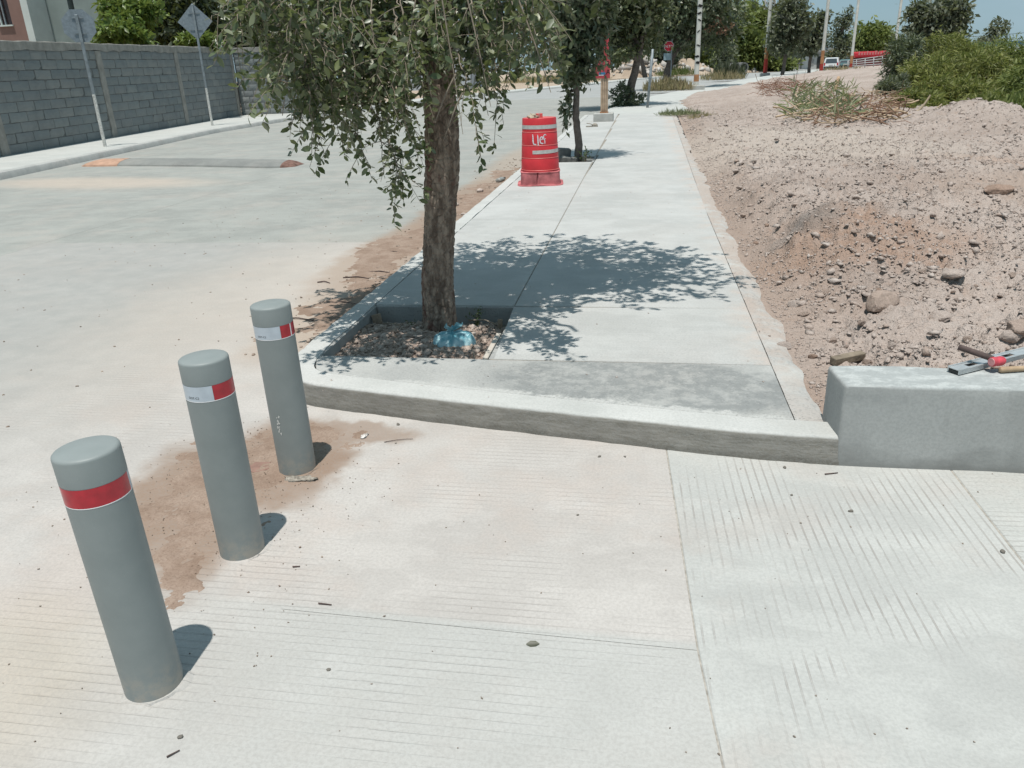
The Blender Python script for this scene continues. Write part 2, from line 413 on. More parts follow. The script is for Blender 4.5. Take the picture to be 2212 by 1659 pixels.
M_PLASTER = concrete('wet_plaster', (0.34, 0.345, 0.335), (0.40, 0.405, 0.39), None, 0, 0.0, (), patch=plasterp, speck=0.0, bumpd=0.003, tint=0)
def soilmat(name, a, b, red=True):
    t = NT(name); p = t.pos()
    n1 = t.noise(p, 0.55, 4, 0.6); n2 = t.noise(p, 9.0, 5, 0.68); n3 = t.noise(p, 70.0, 2, 0.7)
    c = t.mix(t.mr(n1, 0.38, 0.62), a, b)
    c = t.mix(t.mr(n2, 0.5, 0.72, 0.0, 0.35), c, tuple(min(1, k * 1.22) for k in b))
    c = t.mix(t.mr(n2, 0.48, 0.3, 0.0, 0.40), c, (0.30, 0.195, 0.14))
    if red:
        wv = t.n('VectorMath', {'operation': 'ADD'}, i0=p, i1=t.n('VectorMath', {'operation': 'SCALE'}, i0=t.n('TexNoise', Vector=p, Scale=3.0, Detail=5.0).outputs['Color'], Scale=0.5).outputs[0]).outputs[0]
        e = t.ellipse(wv, (1.85, 6.25), (0.75, 0.45), 0.0, 0.8)
        c = t.mix(t.math('MULTIPLY', e, t.mr(n2, 0.35, 0.6, 0.35, 0.8)), c, (0.33, 0.215, 0.155))
        e2 = t.ellipse(wv, (5.6, 11.2), (2.2, 0.8), -0.2, 1.0); c = t.mix(t.math('MULTIPLY', e2, 0.35), c, (0.40, 0.25, 0.17))
        ed = t.mr(t.math('SUBTRACT', t.xyz(wv)[0], t.math('MULTIPLY', t.xyz(p)[1], 0.012)), 1.75, 1.05)
        c = t.mix(t.math('MULTIPLY', ed, 0.55), c, (0.34, 0.245, 0.19))
        eg = t.ellipse(wv, (1.55, 6.65), (0.28, 0.22), 0.3, 0.7); c = t.mix(t.math('MULTIPLY', eg, 0.6), c, (0.21, 0.19, 0.175))  # shadow-like dark grey patch painted into the dirt beside the mound
        e4 = t.ellipse(wv, (4.6, 8.6), (1.6, 1.1), 0.2, 1.0); c = t.mix(t.math('MULTIPLY', e4, 0.5), c, (0.34, 0.25, 0.195))
        e5 = t.ellipse(wv, (1.9, 4.5), (0.9, 0.6), 0.0, 1.0); c = t.mix(t.math('MULTIPLY', e5, 0.5), c, (0.46, 0.395, 0.355))
        e3 = t.ellipse(wv, (2.8, 15.0), (2.2, 4.0), 0.1, 1.0); c = t.mix(t.math('MULTIPLY', e3, 0.65), c, (0.49, 0.43, 0.375))
    c = t.mix(t.mr(n3, 0.62, 0.35, 0.0, 0.25), c, tuple(k * 0.6 for k in a))
    h = t.math('ADD', t.math('MULTIPLY', n2, 1.0), t.math('MULTIPLY', n3, 0.5))
    return t.done(c, 0.95, t.bump(h, 0.9, 0.035), 0.1)
M_DIRT = soilmat('dry_pink_dirt', (0.365, 0.302, 0.265), (0.44, 0.373, 0.332))
M_GROUND = soilmat('dry_ground', (0.38, 0.30, 0.23), (0.46, 0.38, 0.30), False)
def rockmat(name, cols):
    t = NT(name); r = t.isl(); v = t.pos()
    c = t.ramp(r, [(i / (len(cols) - 1), k) for i, k in enumerate(cols)])
    n = t.noise(v, 30.0, 5, 0.65); c = t.mix(t.mr(n, 0.5, 0.3, 0, 0.35), c, tuple(k * 0.6 for k in cols[0]))
    return t.done(c, 0.95, t.bump(t.noise(v, 70.0, 5, 0.7), 0.7, 0.012), 0.12)
M_ROCK = rockmat('caliche_rock', [(0.39, 0.32, 0.28), (0.445, 0.38, 0.34), (0.42, 0.352, 0.312), (0.48, 0.42, 0.38), (0.38, 0.30, 0.255), (0.455, 0.39, 0.35)])
M_ROCK1 = plain('dusty_rock', (0.40, 0.315, 0.265), 0.95, 0.1, 0.2, 9, bump=0.8, bscale=35)
M_ROCK2 = plain('pale_rock', (0.47, 0.395, 0.35), 0.95, 0.1, 0.15, 9, bump=0.8, bscale=35)
M_ROCK3 = plain('brown_rock', (0.33, 0.235, 0.185), 0.95, 0.1, 0.2, 9, bump=0.8, bscale=35)

# ================================================================== road, ground, walks
LK_Y = [-12, 8, 13.5, 17.7, 20.5, 25.6, 32, 45, 60, 75, 84, 112, 136, 176, 226]
LK_X = [-9.2, -11.2, -12.1, -12.8, -13.3, -14.2, -14.4, -13.6, -11.0, -7.5, -5.1, 0.8, 7.9, 23, 42]
RK_Y = [-12, 14, 20, 25, 32, 45, 56, 81, 103, 136, 226]
RK_X = [-1.95, -1.95, -1.9, -1.8, -1.3, 0.6, 3.4, 9.5, 15.7, 26, 62]
DE_Y = [2.5, 5, 7, 9.5, 11.5, 17.6, 26, 36, 44, 50, 61, 78, 97, 136, 226]
DE_X = [0.86, 0.88, 0.86, 0.88, 0.88, 1.0, 1.14, 1.3, 2.3, 4.3, 7.2, 11.7, 18.2, 29, 66]
lk = lambda y: np.interp(y, LK_Y, LK_X)
rk = lambda y: np.interp(y, RK_Y, RK_X)
de = lambda y: np.interp(y, DE_Y, DE_X)

g = mesh_np('ground', [(-3000, -60, -4.0), (3000, -60, -4.0), (3000, 5000, -4.0), (-3000, 5000, -4.0)], [(0, 1, 2, 3)], M_GROUND)
tag(g, kind='structure')
# land left of the far kerb (gently uneven)
ys = np.array([-12, 0, 8, 13.5, 17.7, 20.5, 25.6, 32, 38, 45, 52, 60, 68, 75, 84, 98, 112, 124, 136, 156, 176, 226, 400, 1500])
V = []; F = []
for y in ys:
    xk = lk(y) if y < 226 else 42 + (y - 226) * 0.5
    for k in range(14):
        dx = (k / 13.0) ** 2.2 * (60 + y * 1.5); V.append((xk - 0.02 - dx, y, 0.09 + 0.10 * math.sin(y * 0.3 + k) * min(1, dx / 5)))
for i in range(len(ys) - 1):
    for k in range(13): a = i * 14 + k; F.append((a, a + 14, a + 15, a + 1))
o = mesh_np('terrain', V, F, M_GROUND, smooth=True); tag(o, kind='structure')

# street: bed with concrete slabs laid on it
V = []; F = []
ys = np.concatenate([np.arange(-12, 60, 3.0), np.arange(60, 230, 6.0)])
for y in ys: V += [(lk(y) - 0.05, y, -0.0025), (rk(y) + 0.05 if y > 4 else 12, y, -0.0025)]
for i in range(len(ys) - 1): F.append((2 * i, 2 * i + 1, 2 * i + 3, 2 * i + 2))
street = mesh_np('street', V, F, plain('joint_dirt', (0.34, 0.315, 0.28), 0.95, 0.1, 0.3, 40)); tag(street, kind='structure')
def slab(parent, pts, mat, z1=0.0, z0=-0.1, gap=0.0022, bev=0.004, name='slab'):
    c = np.mean(np.array(pts, float), axis=0); q = []
    n = len(pts)
    for i in range(n):
        p0, p1, p2 = (np.array(pts[(i + k) % n], float) for k in (-1, 0, 1))
        d1 = (p1 - p0) / np.linalg.norm(p1 - p0); d2 = (p2 - p1) / np.linalg.norm(p2 - p1)
        n1 = np.array([-d1[1], d1[0]]); n2 = np.array([-d2[1], d2[0]])
        b = n1 + n2; b = b / max(0.3, np.dot(b, n1)); q.append(p1 + b * gap)
    V, F = prism(q, z0, z1, bev)
    return mesh_np(name, V, F, mat, parent)
slab(street, [(-6.55, -3), (-1.12, -3), (-1.12, 1.927), (0.198, 1.885), (0.132, 3.35), (-1.2, 3.62), (-1.92, 4.1), (-1.92, 7.7), (-6.55, 7.7)], M_SX, gap=0, bev=0)
slab(street, [(-1.12, -3), (0.615, -3), (0.198, 1.8825), (-1.12, 1.9245)], M_SX, gap=0, bev=0)
slab(street, [(0.62, -3), (1.36, -3), (1.30, 3.35), (0.135, 3.35), (0.20, 1.88)], M_SY)
slab(street, [(1.36, -3), (5.0, -3), (5.0, 3.35), (1.30, 3.35)], M_SX4)
slab(street, [(5.0, -3), (11.5, -3), (11.5, 3.35), (5.0, 3.35)], M_SX4)
yb = [-11, -3.0, 7.7, 12.2, 16.7, 21.2, 25.7, 30.2, 34.7, 39.2, 43.7, 48.2]
for i in range(len(yb) - 1):
    y0, y1 = yb[i], yb[i + 1]
    xr0, xr1 = max(rk(y0), -1.96) + 0.03, rk(y1) + 0.03
    if y0 >= 7: slab(street, [(-6.55 + max(0, y0 - 30) * 0.13, y0), (xr0, y0), (xr1, y1), (-6.55 + max(0, y1 - 30) * 0.13, y1)], M_ROAD, gap=0.003)
    slab(street, [(lk(y0) - 0.03, y0), (-6.55 + max(0, y0 - 30) * 0.13, y0), (-6.55 + max(0, y1 - 30) * 0.13, y1), (lk(y1) - 0.03, y1)], M_ROAD, gap=0.003)
V = []; F = []
ys = np.arange(48.2, 230, 5.0)
for y in ys: V += [(lk(y) - 0.03, y, 0.0), (rk(y) + 0.03, y, 0.0)]
for i in range(len(ys) - 1): F.append((2 * i, 2 * i + 1, 2 * i + 3, 2 * i + 2))
mesh_np('far_pavement', V, F, M_FARROAD, street)

# sidewalk on the right
walk = empty('sidewalk', (0, 0, 0)); tag(walk, kind='structure')
path = [(-1.95, y) for y in np.arange(27.8, 4.35, -0.25)]
path += [(-1.952, 4.2), (-1.945, 4.02), (-1.93, 3.88), (-1.90, 3.76), (-1.85, 3.66), (-1.77, 3.585), (-1.66, 3.54), (-1.45, 3.495), (-1.02, 3.405), (-0.556, 3.322), (-0.122, 3.243), (0.289, 3.172), (0.56, 3.13), (0.87, 3.112)]
path = np.array(path)
def resample(P, step):
    P = np.asarray(P, float); d = np.concatenate([[0], np.cumsum(np.linalg.norm(np.diff(P, axis=0), axis=1))])
    n = max(2, int(d[-1] / step)); s = np.linspace(0, d[-1], n)
    return np.stack([np.interp(s, d, P[:, k]) for k in range(P.shape[1])], 1)
near = path[path[:, 1] < 9.3]; far = path[path[:, 1] >= 9.05]
def kerb_sweep(P, step, prof, name, mat, parent, rough=0.004, seed=3):
    P = resample(P, step)
    if len(P) > 30:
        for _ in range(6): P[1:-1] = 0.25 * P[:-2] + 0.5 * P[1:-1] + 0.25 * P[2:]
    T = np.gradient(P, axis=0); T /= np.linalg.norm(T, axis=1)[:, None]; N = np.stack([-T[:, 1], T[:, 0]], 1)
    prof = np.array(prof); m = len(prof)
    V = np.zeros((len(P), m, 3)); V[:, :, :2] = P[:, None] + prof[None, :, 0:1] * N[:, None]; V[:, :, 2] = prof[None, :, 1]
    if rough:
        nz_ = fbm(V * 9.0, 4, seed) * rough + fbm(V * 40.0, 2, seed + 9) * rough * 0.5
        V[:, :, :2] -= nz_[..., None] * N[:, None]; V[:, 1:-1, 2] += (nz_ * 0.6)[:, 1:-1]
    idx = np.arange(len(P) * m).reshape(len(P), m)
    F = np.stack([idx[:-1, 1:], idx[:-1, :-1], idx[1:, :-1], idx[1:, 1:]], -1).reshape(-1, 4)
    o = mesh_np(name, V.reshape(-1, 3), F, mat, parent, True)
    return o
KPROF = [(-0.012, -0.02), (-0.010, 0.015), (-0.007, 0.045), (-0.004, 0.075), (-0.002, 0.10), (-0.001, 0.114), (0.004, 0.1225), (0.011, 0.1270), (0.02, 0.1280), (0.05, 0.1285), (0.10, 0.129), (0.145, 0.129), (0.146, 0.0)]
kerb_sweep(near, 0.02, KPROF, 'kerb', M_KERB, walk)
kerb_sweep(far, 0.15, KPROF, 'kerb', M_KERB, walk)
# inner front edge of the kerb, for the front slab
Tn = np.gradient(path, axis=0); Tn /= np.linalg.norm(Tn, axis=1)[:, None]; inner = path + 0.15 * np.stack([-Tn[:, 1], Tn[:, 0]], 1)
fr = [tuple(p) for p in inner if p[1] < 3.86]
fr = [p for p in fr if p[0] < 0.66]
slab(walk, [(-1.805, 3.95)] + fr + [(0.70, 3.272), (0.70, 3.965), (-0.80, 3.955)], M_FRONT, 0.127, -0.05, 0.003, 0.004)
XA0, XA1, XB0, XB1 = -1.805, -0.825, -0.825, 0.70
slab(walk, [(-0.785, 3.965), (0.70, 3.965), (0.70, 5.0), (-0.83, 4.98)], M_WALK, 0.128, -0.05, 0.004, 0.004)
rows = [5.0, 8.26, 11.5, 14.75, 18.0, 21.25, 24.5, 27.8]
for i in range(len(rows) - 1):
    y0, y1 = rows[i], rows[i + 1]; e = lambda y: 0.70 + max(0, y - 9) * 0.012
    slab(walk, [(XB0, y0), (e(y0), y0), (e(y1), y1), (XB0 + 0.05 * (y1 > 12), y1)], M_WALK, 0.128, -0.05, 0.004, 0.004)
    if i == 2:      # a second tree pit interrupts this slab
        slab(walk, [(XA0, y0), (XA1, y0), (XA1, 13.62), (XA0, 13.62)], M_WALK, 0.128, -0.05, 0.004, 0.004)
        slab(walk, [(XA0, 14.55), (XA1, 14.55), (XA1, y1), (XA0, y1)], M_WALK, 0.128, -0.05, 0.004, 0.004)
    else:
        slab(walk, [(XA0, y0), (XA1, y0), (XA1, y1), (XA0, y1)], M_WALK, 0.128, -0.05, 0.004, 0.004)
# rough mortar strip along the dirt
def rag_strip(y0, y1, n, seed):
    ys = np.linspace(y0, y1, n); V = []; F = []
    for i, y in enumerate(ys):
        e = 0.699 + max(0, y - 9) * 0.012; wv = (0.15 if y < 12 else 0.13) + 0.03 * float(fbm(np.array([[y * 3.0, seed, 0]]), 3, 5)[0])
        for k in range(6):
            s = k / 5.0; x = e + wv * s; z = 0.126 - 0.02 * s ** 3 + 0.004 * float(vnoise(np.array([[x * 22, y * 22, 1.0]]))[0])
            V.append((x, y, z))
        V.append((e + wv + 0.01, y, 0.0))
    for i in range(n - 1):
        for k in range(6): a = i * 7 + k; F.append((a, a + 1, a + 8, a + 7))
    return V, F
for i, (a, b) in enumerate([(3.265, 27.8)]):
    V, F = rag_strip(a, b, int((b - a) / 0.04) + 2, i); mesh_np('edge_strip', V, F, M_EDGE, walk, True)
M_JOINT = plain('joint_sand', (0.27, 0.245, 0.21), 0.95, 0.1, 0.35, 60)
jf = MB()
for y in rows[:-1] + [3.96]:
    jf.add(box(-1.79 if y > 5.5 else -0.80, 0.69, y - 0.015, y + 0.015, 0.0, 0.122))
jf.add(box(-0.84, -0.81, 5.02, 13.6, 0.0, 0.1215)); jf.add(box(-0.84, -0.78, 14.57, 27.7, 0.0, 0.1215))
jf.build('joint_fill', M_JOINT, walk)
V, F = [], []
for y in (3.27, 9, 27.8): e = 0.70 + max(0, y - 9) * 0.012; V += [(e - 0.02, y, 0.119), (e + 0.03, y, 0.119)]
mesh_np('joint_fill', V, [(0, 1, 3, 2), (2, 3, 5, 4)], M_JOINT, walk)
# the walk goes on round the bend
V = []; F = []
ys = np.concatenate([np.arange(27.8, 60, 1.6), np.arange(60, 226, 5.0)])
for y in ys:
    b, d = rk(y), max(de(y), rk(y) + 1.4) + 0.4
    V += [(b - 0.02, y, -0.01), (b, y, 0.11), (b + 0.03, y, 0.128), (b + 0.16, y, 0.128), (d, y, 0.126)]
for i in range(len(ys) - 1):
    for k in range(4): a = 5 * i + k; F.append((a, a + 1, a + 6, a + 5))
mesh_np('far_walk', V, F, M_FARWALK, walk)

# tree pit by the corner: cast edges and a wooden form strip
M_WOOD = plain('weathered_wood', (0.30, 0.235, 0.175), 0.85, 0.2, 0.3, 14, bump=0.6, bscale=60)
M_PIT = concrete('pit_edge_concrete', (0.30, 0.305, 0.295), (0.38, 0.38, 0.365), None, 0, 0.2, (), tint=0)
def pit(x0, x1, y0, y1):
    for a in ((x0 - 0.03, x0 + 0.012, y0, y1), (x0 + 0.014, x1 - 0.014, y1 - 0.012, y1 + 0.03), (x1 - 0.012, x1 + 0.03, y0 + 0.014, y1 - 0.014), (x0 + 0.014, x1 - 0.014, y0 - 0.03, y0 + 0.012)):
        V, F = box(*a, -0.12, 0.121, 0.003, 1); mesh_np('pit_edge', V, F, M_PIT, walk)
pit(-1.80, -0.80, 3.965, 4.99); pit(-1.80, -0.83, 13.63, 14.54)
V, F = box(-0.845, -0.815, 3.98, 4.42, 0.03, 0.128, 0.003, 1)
o = mesh_np('form_board', V, F, plain('pale_board', (0.50, 0.45, 0.39), 0.85, 0.2, 0.15, 12)); tag(o, 'pale thin form board along the right side of the near tree pit', 'board')

# left side of the street: kerb, walk
lwalk = empty('far_side_sidewalk'); tag(lwalk, kind='structure')
WALL_A, WALL_B = np.array([-13.4, 8.3]), np.array([-18.1, 35.2])
ys = np.arange(4, 62, 0.8)
pk = np.array([(lk(y), y) for y in ys])[::-1]
LPROF = [(0.02, -0.02), (0.0, 0.08), (-0.03, 0.125), (-0.08, 0.135), (-0.2, 0.135), (-0.2, 0.0)]
kerb_sweep(pk, 0.3, LPROF, 'kerb', M_LKERB, lwalk, 0.006, 8)
V = []; F = []
for y in ys:
    xw = np.interp(y, [WALL_A[1], WALL_B[1]], [WALL_A[0], WALL_B[0]]) - 0.1; xk = lk(y) - 0.2
    if y > 35.2: xw = xk - 1.8
    V += [(xk, y, 0.131), (min(xw, xk - 1.2), y, 0.14)]
for i in range(len(ys) - 1): F.append((2 * i, 2 * i + 2, 2 * i + 3, 2 * i + 1))
mesh_np('walk_surface', V, F, M_FARWALK, lwalk)
# kerb on the outside of the bend
ys = np.arange(60, 226, 3.0); pk = np.array([(lk(y), y) for y in ys])[::-1]
kerb_sweep(pk, 1.0, LPROF, 'kerb', M_FARWALK, lwalk, 0)
V = []; F = []
for y in ys: V += [(lk(y) - 0.2, y, 0.132), (lk(y) - 1.6, y, 0.15)]
for i in range(len(ys) - 1): F.append((2 * i, 2 * i + 2, 2 * i + 3, 2 * i + 1))
mesh_np('bend_walk', V, F, M_FARWALK, lwalk)

# ================================================================== dirt lot
RB_Y = [-5, 13, 18, 22, 26, 32, 38, 44, 52, 75, 130, 230]; RB_X = [9, 7.7, 8.0, 7.9, 8.0, 9.0, 10.5, 13, 18, 30, 62, 120]
rb = lambda y: np.interp(y, RB_Y, RB_X)
def dirt_z(x, y, fine=True):
    x = np.asarray(x, float); y = np.asarray(y, float)
    d = x - de(y)
    z = 0.095 + 0.085 * sstep(-0.02, 0.55, d) + 0.06 * sstep(3.4, 4.2, y) * sstep(0.2, 1.2, d)
    z = z + 0.15 * sstep(0.0, 0.75, d) * sstep(5.0, 6.2, y) * sstep(15, 9, y) * sstep(6.0, 2.0, d)
    z = z - 0.10 * np.exp(-((y - 3.25) / 0.25) ** 2) * sstep(0.4, 0.0, d)
    amp = sstep(0.0, 0.4, d)
    z = z + amp * (0.075 * fbm2(x, y, 0.7, 3, 1) + 0.035 * fbm2(x, y, 2.6, 3, 2))
    z = z + 0.20 * np.exp(-(((x - 1.45) / 0.42) ** 2 + ((y - 6.45) / 0.50) ** 2)) + 0.07 * np.exp(-(((x - 1.25) / 0.3) ** 2 + ((y - 8.6) / 1.5) ** 2))
    # spoil ridge at the edge of the cut
    rx = rb(y) - 1.25
    hr = np.interp(y, [8, 12, 14.5, 16.2, 17.8, 19.5, 21, 23, 26, 40], [0.05, 0.05, 0.02, 0.12, 0.42, 0.22, 0.10, 0.05, 0.0, 0.0])
    z = z + hr * np.exp(-((x - rx) / 1.0) ** 2) * (1 + 0.25 * fbm2(x, y, 0.9, 3, 6))
    # sand bank by the bend
    z = z + 0.75 * np.exp(-(((x - 15.5) / 4.5) ** 2 + ((y - 58) / 12.0) ** 2)) + 0.30 * np.exp(-(((x - 5.5) / 2.0) ** 2 + ((y - 36) / 5.0) ** 2)) + 0.35 * np.exp(-(((x - 25) / 7.0) ** 2 + ((y - 85) / 15.0) ** 2))
    z = z - 3.2 * sstep(0.0, 6.0, x - rb(y))
    if fine:
        cl = np.abs(fbm2(x, y, 6.0, 4, 3)); z = z + amp * (0.065 * (0.35 - cl) + 0.03 * fbm2(x, y, 19.0, 3, 4)) * sstep(70, 20, y)
        cr = np.clip(fbm2(x, y, 11.0, 2, 5) - 0.15, 0, 1); z = z + amp * 0.07 * cr * sstep(26, 8, y)
    return z
ny, nx = 640, 360
yy = 3.16 * (230 / 3.16) ** (np.arange(ny) / (ny - 1.0)); ss = np.arange(nx) / (nx - 1.0)
Yg = np.repeat(yy[:, None], nx, 1)
Xg = de(yy)[:, None] - 0.06 + (ss[None] ** 1.35) * (0.95 * yy[:, None] + 4.5)
Zg = dirt_z(Xg, Yg)
low = (Yg < 3.45) & (Xg > 0.86); Zg = np.where(low, np.minimum(Zg, 0.20), Zg)
idx = np.arange(ny * nx).reshape(ny, nx)
F = np.stack([idx[:-1, :-1], idx[:-1, 1:], idx[1:, 1:], idx[1:, :-1]], -1).reshape(-1, 4)
dirt = mesh_np('dirt_terrain', np.stack([Xg, Yg, Zg], -1).reshape(-1, 3), F, M_DIRT, None, True); tag(dirt, kind='structure')

# ------------------------------------------------ stones
ICO = None
def ico(sub):
    bm = bmesh.new(); bmesh.ops.create_icosphere(bm, subdivisions=sub, radius=1.0); V, F = bm_out(bm); return np.array(V), np.array(F)
I1V, I1F = ico(1); I2V, I2F = ico(2); I3V, I3F = ico(3)
O8V = np.array([(1, 0, 0), (0, 1, 0), (-1, 0, 0), (0, -1, 0), (0, 0, 1), (0, 0, -1.0)]); O8F = np.array([(0, 1, 4), (1, 2, 4), (2, 3, 4), (3, 0, 4), (1, 0, 5), (2, 1, 5), (3, 2, 5), (0, 3, 5)])
def scatter_rocks(name, P, S, mat, parent=None, flat=0.65, rng=RN, octa=False):
    I1V, I1F = (O8V, O8F) if octa else (globals()['I1V'], globals()['I1F'])
    n = len(P); k = len(I1V)
    R = 1 + 0.55 * rng.normal(size=(n, k, 1)).clip(-1.2, 1.2); V = I1V[None] * R
    V = V * (rng.uniform(0.65, 1.25, (n, 1, 3)) * np.array([1, 1, flat])); a = rng.uniform(0, 2 * math.pi, n); c, s = np.cos(a)[:, None], np.sin(a)[:, None]
    X = V[..., 0] * c - V[..., 1] * s; Y = V[..., 0] * s + V[..., 1] * c; V = np.stack([X, Y, V[..., 2]], -1)
    V = P[:, None] + V * S[:, None, None]
    F = (I1F[None] + (np.arange(n) * k)[:, None, None]).reshape(-1, 3)
    o = mesh_np(name, V.reshape(-1, 3), F, mat, parent); tag(o, kind='stuff'); return o
def spread(n, ymax, pw, seed):
    r = np.random.default_rng(seed); yy = 3.36 * (ymax / 3.36) ** (r.random(n) ** pw); xx = de(yy) - 0.02 + r.random(n) ** 0.95 * (0.66 * yy + 0.5)
    k = fbm2(xx, yy, 1.1, 3, 21) * 0.8 + fbm2(xx, yy, 5.0, 2, 23) * 0.5 + r.normal(size=n) * 0.35
    ok = (xx < rb(yy) - 0.2) & (k > -0.3) & ~((yy < 3.4) & (xx > 0.84)); return xx[ok], yy[ok], r
xx, yy, r = spread(150000, 30, 0.80, 5)
S = 0.0040 * (1 - r.random(len(xx)) * 0.98) ** -0.38 * (0.85 + 0.055 * yy)
o = scatter_rocks('clods', np.stack([xx, yy, dirt_z(xx, yy) + S * 0.25], -1), S, M_ROCK, None, 0.6, r, True); tag(o, 'crumbly small clods covering the dirt lot', 'gravel')
xx, yy, r = spread(9000, 26, 0.9, 6)
S = np.minimum(0.0085 * (1 - r.random(len(xx)) * 0.99) ** -0.45, 0.034) * (0.75 + 0.055 * yy)
S = np.where(xx - de(yy) < 0.06, S * 0.5, S)
o = scatter_rocks('gravel', np.stack([xx, yy, dirt_z(xx, yy) + S * 0.15], -1), S, M_ROCK, None, 0.6, r)
tag(o, 'loose pinkish stones strewn over the dirt lot', 'gravel')
def rock_mesh(seed, flat=0.7):
    V = I3V.copy(); V *= np.array([1.0, 0.75, flat])
    # chop with random planes for angular faces
    r = np.random.default_rng(seed)
    for _ in range(9):
        nrm = r.normal(size=3); nrm /= np.linalg.norm(nrm); d = r.uniform(0.45, 0.75); k = V @ nrm - d; V = V - np.clip(k, 0, None)[:, None] * nrm * 0.9
    V += (fbm(V * 2.2 + seed, 4, seed) * 0.10)[:, None] * V
    me = bpy.data.meshes.new('rock'); me.from_pydata(V.tolist(), [], I3F.tolist()); me.update()
    me.polygons.foreach_set('use_smooth', np.zeros(len(me.polygons), bool)); return me
RM = []
for mat in (M_ROCK1, M_ROCK2, M_ROCK3):
    RM.append([]);
    for s in range(4):
        me = rock_mesh(s * 7 + len(RM)); me.materials.append(mat); RM[-1].append(me)
def rock(px, py, size, mi=0, seed=0, z=None, sz=0.7, label=None, group='loose rocks on the dirt lot', name='rock'):
    p = gp(px, py, 0.2)
    zz = float(dirt_z(p[0], p[1], True)); p = gp(px, py, zz); zz = float(dirt_z(p[0], p[1], True))
    o = link(name, RM[mi][seed % 4], None, (p[0], p[1], zz + size * 0.22)); o.scale = (size, size * 0.9, size * sz)
    o.rotation_euler = (rnd.uniform(-.2, .2), rnd.uniform(-.2, .2), rnd.uniform(0, 6.28))
    tag(o, label, 'rock', group); return o
rock(1907, 662, 0.135, 0, 1, sz=0.85, label='largest brown boulder on the dirt, beyond the piece of lumber')
rock(1717, 664, 0.06, 1, 2, label='pale lumpy rock near the sidewalk edge, left of the large boulder')
rock(1692, 752, 0.055, 1, 3, label='pale rock at the sidewalk edge above the concrete wall corner')
rock(1612, 364, 0.085, 0, 0, label='squat rock close to the sidewalk, level with the red drum')
rock(1800, 470, 0.08, 0, 1, label='reddish rock left of the dark brown rock in the middle of the dirt')
rock(1886, 478, 0.085, 2, 2, label='dark brown rock right of the reddish rock in the dirt')
rock(2150, 440, 0.13, 2, 3, label='dark brown clod beside a small hollow near the right edge')
rock(2062, 562, 0.10, 1, 0, sz=0.45, label='flat pale slab-like rock half buried in the dirt')
rock(1775, 405, 0.06, 0, 1, label='small round stone in the middle distance of the dirt lot')
rock(2205, 715, 0.10, 0, 2, label='jagged reddish rock at the right edge of the picture')
rock(2180, 745, 0.07, 1, 1, label='pale rounded rock just left of the jagged reddish rock')
rock(2030, 690, 0.085, 1, 2, sz=0.35, label='whitish mortar lump on the dirt right of the boulder')
rock(1945, 797, 0.10, 1, 3, sz=0.35, label='grey mortar lump lying behind the concrete wall')
rock(1975, 800, 0.05, 1, 0, sz=0.5, label='small grey mortar crumb behind the concrete wall')
spots = [(1640, 420), (1735, 430), (1700, 520), (1850, 520), (1960, 500), (1990, 430), (2080, 480), (2200, 520), (2130, 540), (1900, 570), (1820, 575), (1760, 590), (1700, 615), (2100, 610), (2170, 650),
         (1980, 620), (1860, 700), (1780, 700), (1930, 740), (2010, 760), (2090, 720), (1750, 770), (1880, 790), (2120, 780), (1665, 590), (1650, 500), (1720, 380), (1830, 380), (2050, 360), (2150, 330), (1960, 340), (1590, 345),
         (1580, 430), (1610, 470), (1630, 530), (1790, 640), (2060, 650), (1870, 620), (2190, 590), (1730, 690), (1800, 730), (1900, 610), (2000, 560), (1680, 470), (1760, 520)]
for i, (px, py) in enumerate(spots):
    rock(px + rnd.uniform(-8, 8), py + rnd.uniform(-6, 6), rnd.uniform(0.02, 0.04) * (1 + max(0, 500 - py) / 500.0), rnd.choice([0, 0, 1, 2]), i, sz=rnd.uniform(0.5, 0.9), label='fist-sized stone lying loose among the clods of the dirt lot', group='small stones on the dirt lot')
# ================================================================== bollards
M_BOL = NT('bollard_paint'); _p = M_BOL.obj()
_f = M_BOL.noise(_p, 9.0, 4); _d = M_BOL.mr(M_BOL.xyz(_p)[2], 0.0, 0.16, 1.0, 0.0)
_sp = M_BOL.mr(M_BOL.noise(_p, 150.0, 2), 0.68, 0.74)
_c = M_BOL.mix(M_BOL.mr(_f, 0.3, 0.7), (0.225, 0.25, 0.245), (0.25, 0.275, 0.27))
_c = M_BOL.mix(M_BOL.math('MULTIPLY', _d, M_BOL.mr(M_BOL.noise(_p, 22.0, 5, 0.7), 0.4, 0.65, 0.0, 0.5)), _c, (0.42, 0.36, 0.29))
_c = M_BOL.mix(M_BOL.math('MULTIPLY', _sp, 0.10), _c, (0.5, 0.5, 0.46))
M_BOL = M_BOL.done(_c, 0.5, M_BOL.bump(M_BOL.noise(_p, 260.0, 2), 0.08, 0.002), 0.35)
M_TAPE_R = plain('red_reflective_tape', (0.42, 0.012, 0.025), 0.28, 0.6, 0.18, 30)
M_TAPE_W = plain('white_reflective_tape', (0.50, 0.55, 0.60), 0.30, 0.6, 0.08, 24)
M_TAPE_L = plain('tape_edge', (0.75, 0.74, 0.74), 0.4, 0.5, 0.05)
M_INK = plain('black_ink', (0.02, 0.02, 0.02), 0.6, 0.2)
M_CHIP = plain('chipped_paint', (0.62, 0.62, 0.59), 0.8, 0.2, 0.1)
M_GROUT = concrete('bollard_grout', (0.36, 0.36, 0.345), (0.44, 0.44, 0.42), None, 0, 0.3, (), tint=0)
BR, BH = 0.0795, 0.757
